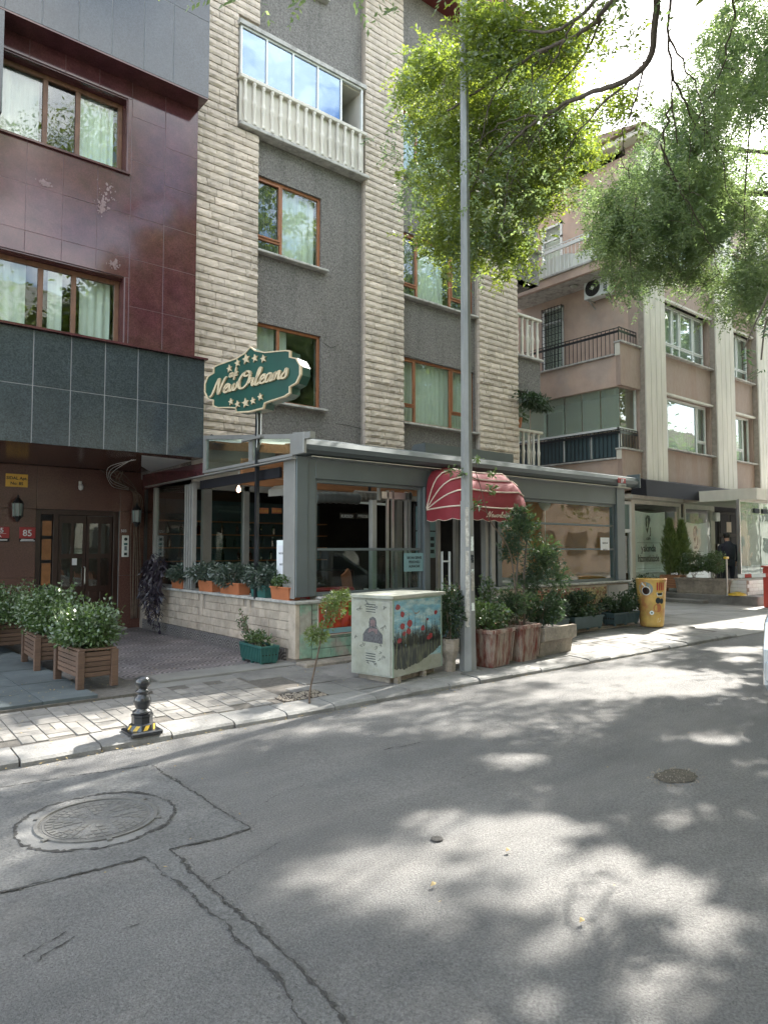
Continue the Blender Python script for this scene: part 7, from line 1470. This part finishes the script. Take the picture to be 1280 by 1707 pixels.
# barrier
t=thing('parking_barrier','red parking barrier box with a white and red arm at the right picture edge','barrier',(18.7,7.2,PZ)); MB().box(18.45,7.05,PZ,18.85,7.42,1.12,.02).build('cabinet',MT['redpaint'],t); MB().box(18.43,7.02,1.12,18.87,7.45,1.16,.01).build('lid',MT['redpaint'],t); MB().box(18.44,7.10,.82,18.449,7.24,.98).build('badge',MT['ink'],t)
m=MB(); A_=np.array([18.40,7.0,.95]);B_=np.array([18.05,7.85,.90])
for k in range(6):
    o=MB().bar(A_+(B_-A_)*k/6,A_+(B_-A_)*(k+1)/6,.05,.09).build('arm',MT['redpaint' if k%3==1 else 'pvc'],t)
MB().bar(A_,A_+(A_-B_)*1.6,.05,.09).build('arm',MT['pvc'],t)
# parcel, plant and pot on the beige balcony
t=thing('potted_plant','terracotta pot with a fern on the lowest beige balcony rail','plant',(13.7,11.2,4.63)); MB().lathe([(.07,0),(.10,.22),(.11,.25),(.001,.24)],(13.68,YF,4.64),14).build('pot',MT['terracotta'],t); p,o=bush_pts(260,(13.75,YF,4.98),(.32,.2,.16),.2,seed=5); quads('foliage',rhombs(p,unit(o+RNG.normal(size=o.shape)*.4),.12,.02),MT['leafC'],t)
t=thing('hanging_plant','dark leafy plant hanging under the ceiling of the lowest beige balcony','plant',(14.0,11.0,5.3)); p,o=bush_pts(1500,(14.1,10.95,5.33),(.85,.35,.20),.2,seed=6); d=unit(o+RNG.normal(size=o.shape)*.5+[0,0,-.4]); quads('foliage',rhombs(p,d,.11,.04),MT['leafE'],t); MB().tube([(13.9,11.1,5.6),(13.9,11.1,5.3)],.006,4).build('cord',MT['pvc'],t)
# ================================================================== MAN WALKING AWAY
def skinned(name,J,E,mtl,parent=None,sub=2,root=0):
    me=D.meshes.new(name); me.from_pydata([j[:3] for j in J],E,[]); o=D.objects.new(name,me); COL.objects.link(o); md=o.modifiers.new('s','SKIN'); 
    for i,j in enumerate(J): me.skin_vertices[0].data[i].radius=(j[3],j[4] if len(j)>4 else j[3]); me.skin_vertices[0].data[i].use_root=(i==root)
    md.use_smooth_shade=True; sb=o.modifiers.new('u','SUBSURF'); sb.levels=sub; sb.render_levels=sub
    dg=bpy.context.evaluated_depsgraph_get(); m2=D.meshes.new_from_object(o.evaluated_get(dg)); D.objects.remove(o); m2.materials.clear()
    for x in (mtl if isinstance(mtl,list) else [mtl]): m2.materials.append(x)
    o=D.objects.new(name,m2); COL.objects.link(o); o.parent=parent; m2.polygons.foreach_set('use_smooth',[True]*len(m2.polygons)); return o
man=thing('person','man in dark clothes and pale shoes walking away toward the black door','person',(0,0,0))
J=[(0,0,.84,.15,.11),(0,.01,1.02,.15,.11),(0,.02,1.2,.18,.12),(0,.03,1.32,.15,.10),(0,.06,1.42,.055,.055),(0,.10,1.50,.07,.08),(0,.11,1.58,.078,.09),(0,.11,1.64,.05,.06),
 (-.09,0,.78,.10,.10),(-.10,.06,.44,.062,.065),(-.10,.0,.09,.045,.05),(-.11,.12,.03,.042,.03),(.09,0,.78,.10,.10),(.10,.02,.44,.062,.065),(.10,-.06,.10,.045,.05),(.11,.06,.03,.042,.03),
 (-.22,.03,1.30,.065,.065),(-.27,.02,1.05,.05,.05),(-.25,.12,.84,.035,.035),(-.24,.15,.76,.03,.02),(.22,.03,1.30,.065,.065),(.28,.02,1.06,.05,.05),(.27,.14,.88,.035,.035),(.26,.17,.80,.03,.02)]
E_=[(0,1),(1,2),(2,3),(3,4),(4,5),(5,6),(6,7),(0,8),(8,9),(9,10),(10,11),(0,12),(12,13),(13,14),(14,15),(3,16),(16,17),(17,18),(18,19),(3,20),(20,21),(21,22),(22,23)]
body=skinned('body',J,E_,[MT['cloth'],MT['skin'],MT['shoe']],man)
for p in body.data.polygons:
    c=p.center
    if c.z>1.43 or (abs(c.x)>.2 and c.z<.86): p.material_index=1
    if c.z<.06: p.material_index=2
# fingers
fm=MB()
for s,(hx,hy,hz_) in ((-1,(-.24,.155,.75)),(1,(.26,.175,.79))):
    for k in range(4): fm.tube([(hx+.0,hy-.025+k*.016,hz_),(hx+.004*s,hy-.02+k*.017,hz_-.045),(hx-.006*s,hy-.012+k*.017,hz_-.075+.006*abs(k-1.5))],[.009,.008,.006],6)
    fm.tube([(hx-.01*s,hy+.03,hz_+.03),(hx-.02*s,hy+.055,hz_),(hx-.02*s,hy+.055,hz_-.03)],[.01,.009,.007],6)
fm.build('fingers',MT['skin'],man,smooth=True)
MB().lathe([(.001,-.10),(.06,-.085),(.088,-.03),(.092,.02),(.075,.065),(.04,.09),(.001,.095)],(0,.100,1.60),16).build('hair',MT['hair'],man,smooth=True)
m=MB(); m.lathe([(.10,.92),(.175,.94),(.19,1.1),(.20,1.22),(.17,1.34),(.09,1.42),(.07,1.45)],(0,.02,0),18); m.v=[(x,y*.75,z) for x,y,z in m.v]; m.build('jacket',MT['cloth'],man,smooth=True)
mf=MB(); mf.lathe([(.001,-.022),(.012,-.015),(.016,0),(.010,.018),(.001,.022)],(0,.20,1.585),8); [mf.lathe([(.001,-.022),(.014,0),(.001,.022)],(s*.082,.11,1.575),8) for s in(-1,1)]; mf.build('face_features',MT['skin'],man,smooth=True)
man.location=(20.25,9.05,.36); man.rotation_euler=(0,0,-.75); man.scale=(1.0,1.0,1.0)
# ================================================================== CAR at the right edge
car=thing('parked_car','silver parked car whose rear corner just enters at the right picture edge','car',(0,0,0))
Wc=1.72; Lc=4.1; prof=[(0,.28),(.0,.62),(.06,.88),(.16,1.0),(.42,1.42),(.9,1.50),(2.0,1.49),(2.75,1.05),(3.75,.92),(4.05,.72),(4.1,.40),(4.05,.22),(.08,.20)]
m=MB(); V=[]; secs=[(-1,.0),(-.96,.5),(-.80,1),(0,1),(.80,1),(.96,.5),(1,0)]
for s,_ in secs:
    for x,z in prof:
        ins=.0 if z<.95 else .16*(z-.95)/.5; y=s*(Wc/2-ins); sh=.06*(abs(s)>.98)*(1 if z>.3 else 1); V.append((x+(sh if x<2 else -sh),y,z-(.02 if abs(s)>.9 and z>1.3 else 0)))
n=len(prof); m.add(V,[(i*n+j,(i+1)*n+j,(i+1)*n+(j+1)%n,i*n+(j+1)%n) for i in range(6) for j in range(n)]+[tuple(range(n)),tuple(6*n+j for j in range(n-1,-1,-1))]); m.build('body',MT['carpaint'],car)
for s in(-1,1):
    m=MB(); yw=s*(Wc/2-.055); w_=[(.62,1.0),(.80,1.36),(1.55,1.40),(1.55,1.0)]; w2_=[(1.62,1.0),(1.62,1.40),(2.02,1.38),(2.6,1.02)]
    for w__ in (w_,w2_): m.add([(x,s*(Wc/2+.004-.16*(z-.95)/.5),z) for x,z in w__],[(0,1,2,3)])
    m.build('side_window',MT['ink'],car)
    for xw in (.78,3.3):
        t2=MB(); t2.tube([(xw,s*(Wc/2-.22),.31),(xw,s*(Wc/2+.01),.31)],.31,26); w_o=t2.build('tyre',MT['tyre'],car); MB().tube([(xw,s*(Wc/2+.0),.31),(xw,s*(Wc/2+.018),.31)],.20,16).build('rim',MT['steel'],w_o)
    MB().box(-.012,s*(Wc/2-.28)-.06,.68,.06,s*(Wc/2-.28)+.06,.84,.02).build('tail_light',MT['redplate'],car)
MB().add([(.19,-.62,1.02),(.19,.62,1.02),(.40,.56,1.38),(.40,-.56,1.38)],[(0,1,2,3)]).build('rear_window',MT['ink'],car); MB().box(-.03,-.82,.30,.08,.82,.52,.03).build('bumper',MT['carpaint'],car); MB().box(-.035,-.26,.56,-.0,.26,.67).build('number_plate',MT['pvc'],car)
car.location=(7.15,2.06,0); car.rotation_euler=(0,0,.0)
# ================================================================== STREET TREES
# sunlit patches on the ground, as the photograph shows them (photo pixels: x, y, half width, half height)
LIT=[(860,1385,110,22),(1000,1495,110,28),(1160,1360,60,12),(1210,1540,60,30),(600,1460,90,30),(900,1600,70,22),(1194,1230,62,9),(1194,1243,40,9),(1253,1227,30,6),(842,1270,72,22),(715,1363,48,13),(589,1426,42,15),(690,1445,55,40),(510,1485,62,36),(590,1502,55,45),(779,1512,42,19),(800,1425,72,22),(928,1422,48,42),(1041,1446,55,25),(1120,1480,75,32),(855,1492,50,25),(680,1545,70,20),(960,1560,60,30),(1147,1612,60,50),(1227,1690,50,25),(1273,1446,20,25),
 (1090,1136,170,24),(1170,1033,110,20),(960,1130,85,12),(1180,1035,90,17),(1130,1045,60,10),(1260,1045,40,8),(1080,1062,60,6),(1010,1072,60,7),(975,1094,60,6),(960,1078,40,5),(1235,1083,60,8),(1230,1098,40,6),(1000,1155,120,12),
 (20,1178,38,14),(215,1160,100,9),(110,1196,100,8),(25,1225,50,8),(30,1283,40,12),(110,1252,80,9),(230,1232,30,8),(320,1168,50,4),(130,1095,40,8),(150,1142,50,8),(420,1128,50,3),(60,1240,60,8),(5,1318,34,12),(300,1205,50,6)]
LITA=np.array(LIT,float)
def lit(p,grow=1.0):
    """does the sun line through p land in one of the bright patches?"""
    g=p-SV*((p[:,2:3])/SV[2]); x,y,w_=to_px(g); ok=np.zeros(len(p),bool); grow=grow*1.03
    for a,b,rx,ry in LIT:
        gg=grow*(1.40 if b>1300 else 1.0); ok|=((x-a)/(rx*gg))**2+((y-b)/(ry*gg))**2<1
    return ok&(w_>.3)
def inside_view(p,mx_=25):
    x,y,w_=to_px(p); return (w_>.2)&(x>-mx_)&(x<1280+mx_)&(y>-mx_)&(y<1707+mx_)
# masses of foliage in sight: (photo x, y, radius in px, distance along the view, weight)
MA=[(700,110,48,10.2),(735,150,60,10.0),(770,200,75,9.8),(720,240,60,10.2),(840,170,80,9.8),(880,220,75,10.2),(930,200,55,10.4),(720,300,50,10.2),(770,310,70,9.8),(840,300,75,9.8),(890,310,55,10.2),(760,380,62,9.8),(820,380,62,9.8),(720,370,40,10.2),(770,432,36,9.8),(840,425,40,9.8),(870,360,50,10.2),(930,290,40,10.6),(970,235,34,10.6),(745,95,35,10),(905,130,50,10.3)]
MA2=[(800,90,60,9),(880,70,60,9),(850,20,60,9),(950,100,50,9),(1000,180,40,9.5),(780,30,40,9),(960,30,50,8.5),(1040,160,30,9),(910,10,50,9),(1010,60,40,8),(830,60,40,9)]
MBm=[(1010,330,42,11.5),(1040,370,60,11.5),(1060,430,48,11.2),(1020,400,35,11.4),(1050,475,28,11),(1095,300,60,11.8),(1120,380,70,11.5),(1100,440,40,11.5),(1150,240,75,12),(1190,330,85,11.5),(1170,420,60,11.5),(1240,380,80,11),(1210,460,55,11),(1250,500,45,10),(1220,170,90,12),(1260,260,90,11),(1275,90,80,11.5),(1200,90,60,12),(1130,180,50,12.2),(1240,20,60,12),(1275,450,60,10),(1150,450,40,11.3),(1110,350,70,12.2),(1170,300,60,12.2),(1270,170,60,11)]
MC=[(1250,560,34,6.6),(1272,530,38,6.4),(1235,590,16,6.6),(1275,590,30,6.4)]
def blob_pts(lst,n,depth_spread=.7):
    w_=np.array([b[2]**2*b[3]**2 for b in lst],float); w_/=w_.sum(); i=RNG.choice(len(lst),n,p=w_); P_=np.zeros((n,3)); c=np.array([P(a,b,d=d) for a,b,_,d in lst]); R_=np.array([r*d/FPX for _,_,r,d in lst])
    v=unit(RNG.normal(size=(n,3)))*RNG.random((n,1))**.5; return c[i]+v*R_[i][:,None]*np.array([1.05,1.05,1.0])
def sprays(c,rad,per):
    """scatter 'per' points round each cluster centre, hanging a little"""
    n=len(c); o=np.repeat(c,per,0); v=unit(RNG.normal(size=(n*per,3)))*(RNG.random((n*per,1))**.6)*rad; v[:,2]*=.8; return o+v
T1=np.array([13.5,-1.6,0.]); T2=np.array([21.,-1.2,0.]); T3=np.array([5.5,-2.4,0.]); T4=np.array([-3.5,-2.4,0.]);T5=np.array([-9,12.,0])
def tree_thing(lab,base,fork,seed,mains,r0=.24):
    t=thing('pagoda_tree',lab,'tree',tuple(base),'street trees along the road'); m=MB(); g=random.Random(seed); f=np.array(fork,float)
    q=catmull([base-[0,0,.1],base+(f-base)*.4+[.1,.05,0],f],6); m.tube(q,list(np.linspace(r0*1.25,r0*.85,len(q))),12)
    for pts,ra in mains: q=catmull([f-[0,0,.3]]+[np.array(p,float) for p in pts],7); m.tube(q,list(np.linspace(ra,ra*.22,len(q))),8)
    m.build('trunk',MT['bark'],t,smooth=True); return t
# --- visible limbs, traced as space curves from the crown of the first tree
def PX(*a): return [P(x,y,d=d*.93) for x,y,d in a]
l1=PX((1120,-260,7.2),(1098,-60,7.6),(1092,0,7.9),(1085,90,8.2),(1052,130,8.5),(1000,150,8.8),(945,172,9.2),(905,195,9.6),(860,230,9.8),(830,262,10))
l2=PX((1140,-300,7.0),(1080,-80,7.6),(1040,-20,7.9),(1000,25,8.3),(960,60,8.7),(915,78,9.1),(860,110,9.5),(800,150,9.8),(745,185,10))
l3=PX((1100,-260,7),(1040,-90,7.6),(1000,-10,8),(955,35,8.5),(905,55,9),(860,50,9.4),(800,85,9.7))
l4=PX((1120,-260,7.3),(1120,-60,8.2),(1118,0,8.4),(1112,60,8.6),(1118,120,8.9),(1120,170,9.2),(1128,240,9.6))
twl=[[(1085,90,8.2),(1072,115,8.5),(1058,170,8.8),(1040,215,9.2),(1035,260,9.6),(1048,300,10)],[(945,172,9.2),(900,215,9.6),(868,270,9.8),(840,330,9.9)],[(905,195,9.6),(850,200,9.8),(800,230,9.9),(760,270,10)],[(1000,25,8.3),(985,70,8.8),(960,110,9.2),(920,150,9.6),(880,215,9.8),(860,260,9.9)],[(915,78,9.1),(890,110,9.4),(885,170,9.7),(868,220,9.8)],[(860,110,9.5),(820,170,9.8),(800,240,9.9),(790,300,10)],[(1052,130,8.5),(990,190,9),(950,240,9.5),(930,290,9.9)],[(1120,170,9.2),(1105,230,9.8),(1118,290,10.5),(1150,330,11)],[(1112,60,8.6),(1140,110,9.2),(1165,160,10),(1180,230,11)],[(1118,120,8.9),(1150,190,9.8),(1200,260,10.8),(1215,340,11)],[(1220,-20,9),(1215,60,9.5),(1190,150,10),(1150,230,10.6),(1150,320,11)],[(1100,240,10),(1130,310,10.6),(1170,380,10.8),(1205,470,10.8)],[(955,35,8.5),(930,90,9),(900,130,9.4),(850,180,9.8)],[(800,85,9.7),(760,110,9.9),(735,140,10)],[(880,215,9.8),(840,230,9.8),(800,290,9.9),(770,360,9.9)],[(860,260,9.9),(845,300,9.9),(842,360,9.9),(830,400,9.9)]]
t1=thing('pagoda_tree','overhanging street tree whose dark limbs and yellow green leaves hang beside the lamp post','tree',tuple(T1)); WL[t1.name]=tuple(T1)
m=MB(); fk=np.array([11.5,-.8,4.2]); q=catmull([T1-[0,0,.1],T1+[-.5,.2,2.0],fk],6); m.tube(q,list(np.linspace(.34,.24,len(q))),12); g_=random.Random(3)
for l,ra in ((l1,.046),(l2,.038),(l3,.030),(l4,.022)):
    q=catmull([np.array(p) for p in l],5); q=[p+np.array([g_.gauss(0,.008) for _ in range(3)]) for p in q]; m.tube(q,list(np.linspace(ra,ra*.32,len(q))),8)
    s0=l[0]; q=catmull([fk,(fk+s0)/2+[0,0,1.2],s0],6); m.tube(q,list(np.linspace(.16,ra,len(q))),8)
m.build('trunk',MT['bark'],t1,smooth=True)
m=MB()
ends=[]
for w_ in twl:
    q=catmull([P(a,b,d=d*.93) for a,b,d in w_],5); q=[p+np.array([g_.gauss(0,.014) for _ in range(3)]) for p in q]; m.tube(q,list(np.linspace(.014,.004,len(q))),5)
    for k in range(4,len(q),2):
        e=q[k]+np.array([g_.gauss(0,.35),g_.gauss(0,.35),g_.uniform(-.5,.15)]); mid=(q[k]+e)/2+np.array([0,0,.06]); m.tube([q[k],mid,e],[.006,.004,.0025],4,False)
m.build('branch',MT['bark'],t1,smooth=True)
# leaves of the first tree (in sight)
def crown(name,c,n,ln,mt,parent,pairs=5,lf=.34,wf=.13,thin=.98,hang=.25):
    k=lit(c,1.05)&(RNG.random(len(c))<thin); c=c[~k]; x,y,w_=to_px(c)
    d=unit(RNG.normal(size=c.shape)*[1,1,.55]+[0,0,-hang]); return quads(name,compound(c,d,ln*RNG.uniform(.55,1.35,len(c)),pairs,lf,wf),mt,parent)
cA=sprays(blob_pts(MA,470),.20,13); crown('foliage',cA,0,.19,MT['leafA'],t1)
cA2=sprays(blob_pts(MA2,150),.26,13); crown('foliage',cA2,0,.19,MT['leafA'],t1)
t2=tree_thing('large drooping tree at the upper right with grey green foliage over the pink block',T2,(19.,.2,4.8),5,[([(17,2,7),(15,4.5,8.3),(13,6.5,8.6)],.15),([(18,2,8),(17,5,10),(15,7,10.5)],.13),([(16,1,8),(13,2,9.5),(10,3,10)],.13),([(20,2,8),(20,5,10)],.12)],.3)
cB=sprays(blob_pts(MBm,1050),.24,14); hang_=cB; crown('foliage',cB,0,.18,MT['leafB'],t2,pairs=5,lf=.34,wf=.10,hang=.9)
cC=sprays(blob_pts(MC,30),.14,10); crown('foliage',cC,0,.15,MT['leafE'],t2,pairs=6,lf=.4,wf=.12)
m=MB()
for (a,b,d0),(c_,e,d1),(x2,y2,d2) in (((1290,470,7),(1262,530,6.6),(1240,580,6.6)),((1290,500,7),(1275,540,6.5),(1268,600,6.5)),((1060,330,11.4),(1050,420,11.2),(1055,480,11)),((1250,200,11),(1240,350,11),(1245,500,10.5)),((1130,250,12),(1110,350,11.6),(1120,450,11.4)),((1160,480,9),(1178,600,9.5),(1208,700,9.8)) if 0 else ((1200,200,12),(1190,300,11.6),(1180,430,11.4))): m.tube(catmull([P(a,b,d=d0),P(c_,e,d=d1),P(x2,y2,d=d2)],5),[.012]*5+[.008]*6,5)
m.build('branch',MT['bark'],t2,kind='stuff')
# --- canopy beyond the frame, above and behind the camera: it shades the street; gaps let the bright patches through
t3=tree_thing('street tree on the near pavement beside the camera, outside the picture',T3,(5.2,-1.9,4.6),7,[([(4,0,6.5),(2,2,7.8)],.14),([(6,0,7),(7.5,1.5,8.2)],.14),([(4,-3,7),(1,-4,8)],.12),([(7,-3,7),(10,-4,8)],.12)])
t4=tree_thing('street tree on the near pavement left behind the camera, outside the picture',T4,(-3.4,-1.9,4.6),8,[([(-4,0,6.5),(-3,2,7.8)],.14),([(-1.5,0,7),(1.5,1.0,8.2)],.14),([(-5,-3,7),(-7,-4,8)],.12)])
n=3500; gx=RNG.uniform(-4.5,17,n*6); gy=RNG.uniform(-4.5,9.0,n*6); h=RNG.uniform(5.6,12.5,n*6); c=np.stack([gx,gy,np.zeros(n*6)],1)+SV*(h/SV[2])[:,None]
x,y,w_=to_px(c); inv=(w_>.2)&(x>-60)&(x<1305)&(y>-60)
# in-frame positions are allowed only where the photograph shows foliage
allow=np.zeros(len(c),bool)
for a,b,r,d in MA+MBm: allow|=((x-a)**2+(y-b)**2<(r*.9)**2)
ok=(~inv)|(allow&(w_>8)&(w_<20)); ok&=~((c[:,0]>17.0)&(c[:,1]>9.8))&~((c[:,1]>10.0)&(c[:,0]<15.5)); c=c[ok][:n]; print('canopy clusters',len(c))
per=34; p=sprays(c,.42,per); k=lit(p,1.0)&(RNG.random(len(p))<.985); p=p[~k]; x,y,w_=to_px(p); inv=inside_view(p,40)
far=p[inv]; near=p[~inv]
if len(far): crown('foliage',far[::2],0,.18,MT['leafB'],t2,hang=.8,thin=0)
own=np.argmin(np.stack([np.linalg.norm(near[:,:2]-T[:2],axis=1) for T in (T1,T2,T3,T4)]),0)
for k,(x0,z0,rx,rz,T) in enumerate(((-9,8,3.2,4.2,3),(-4,7.5,3,4.5,3),(.5,8,3,4.4,2),(4.5,7.2,3,4.6,2),(9,8.2,3.2,4.4,0),(13.5,7.5,3,4.6,0),(18,8.2,3,4.4,1),(22.5,7.5,3,4.6,1),(27,8,3,4.6,1),(32,7.6,3.4,4.6,1),(37,8,3.2,4.6,1),(42,7.6,3.4,4.6,1),(48,8,3.6,4.8,1),(54,7.6,3.4,4.6,1),(60,8,3.8,4.6,1),(67,8,4,5,1),(75,8,4.4,5,1))):
    q,_=bush_pts(3000,(x0,-6.0,z0),(rx,2.2,rz),.35,lobes=14,seed=200+k); near=np.concatenate([near,q]); own=np.concatenate([own,np.full(len(q),T)])
for k,(x0,y0,z0,rx,ry,rz,T) in enumerate(((2.5,-.5,12.6,2.4,2.2,1.6,2),(6.5,.2,13.2,2.6,2.2,1.8,2),(10.5,.3,13.6,2.4,1.8,1.8,0),(-1.5,-1.5,12,2.4,2.4,1.6,3))):
    q,_=bush_pts(9000,(x0,y0,z0),(rx,ry,rz),.2,lobes=16,seed=300+k); tt=(t1,t2,t3,t4)[T]; quads('foliage',rhombs(q,unit(RNG.normal(size=q.shape)*[1,1,.5]+[0,0,-.2]),RNG.uniform(.07,.13,len(q)),RNG.uniform(.03,.05,len(q))),MT['leafA'],tt)
for i,t in enumerate((t1,t2,t3,t4)):
    q=near[own==i]
    if len(q)<10: continue
    d=unit(RNG.normal(size=q.shape)*[1,1,.4]+[0,0,-.2]); quads('foliage',rhombs(q,d,RNG.uniform(.16,.30,len(q)),RNG.uniform(.09,.15,len(q))),MT['leafA' if i in(0,2) else 'leafB'],t)
# plain apartment houses across the street, seen only in the window panes
for k,(x0,x1,h,mt,lab) in enumerate(((-16,2,11,'pinks','plain salmon apartment block across the street behind the camera'),(4,20,12.5,'cream','plain cream apartment block across the street behind the camera'),(22,40,11.5,'pinks','plain apartment block across the street farther along'),(42,64,12,'doorwall','plain brown apartment block far along the street on the other side'),(66,100,12,'cream','plain apartment block at the far end of the street on the other side'))):
    t=thing('apartment_building',lab,'building',((x0+x1)/2,-12,0)); m=MB(); m.box(x0,-20,0,x1,-9.5,h); m.build('wall',MT[mt],t); m=MB()
    for fl in range(4):
        for j in range(int((x1-x0)/3)): m.box(x0+.8+j*3,-9.52,1.2+fl*2.8,x0+2.4+j*3,-9.46,2.6+fl*2.8)
    m.build('window',MT['ink'],t)
struct(MB().box(-60,-9.4,0,100,-3.2,.12).build('far_pavement',MT['slab']))
bpy.context.view_layer.update()
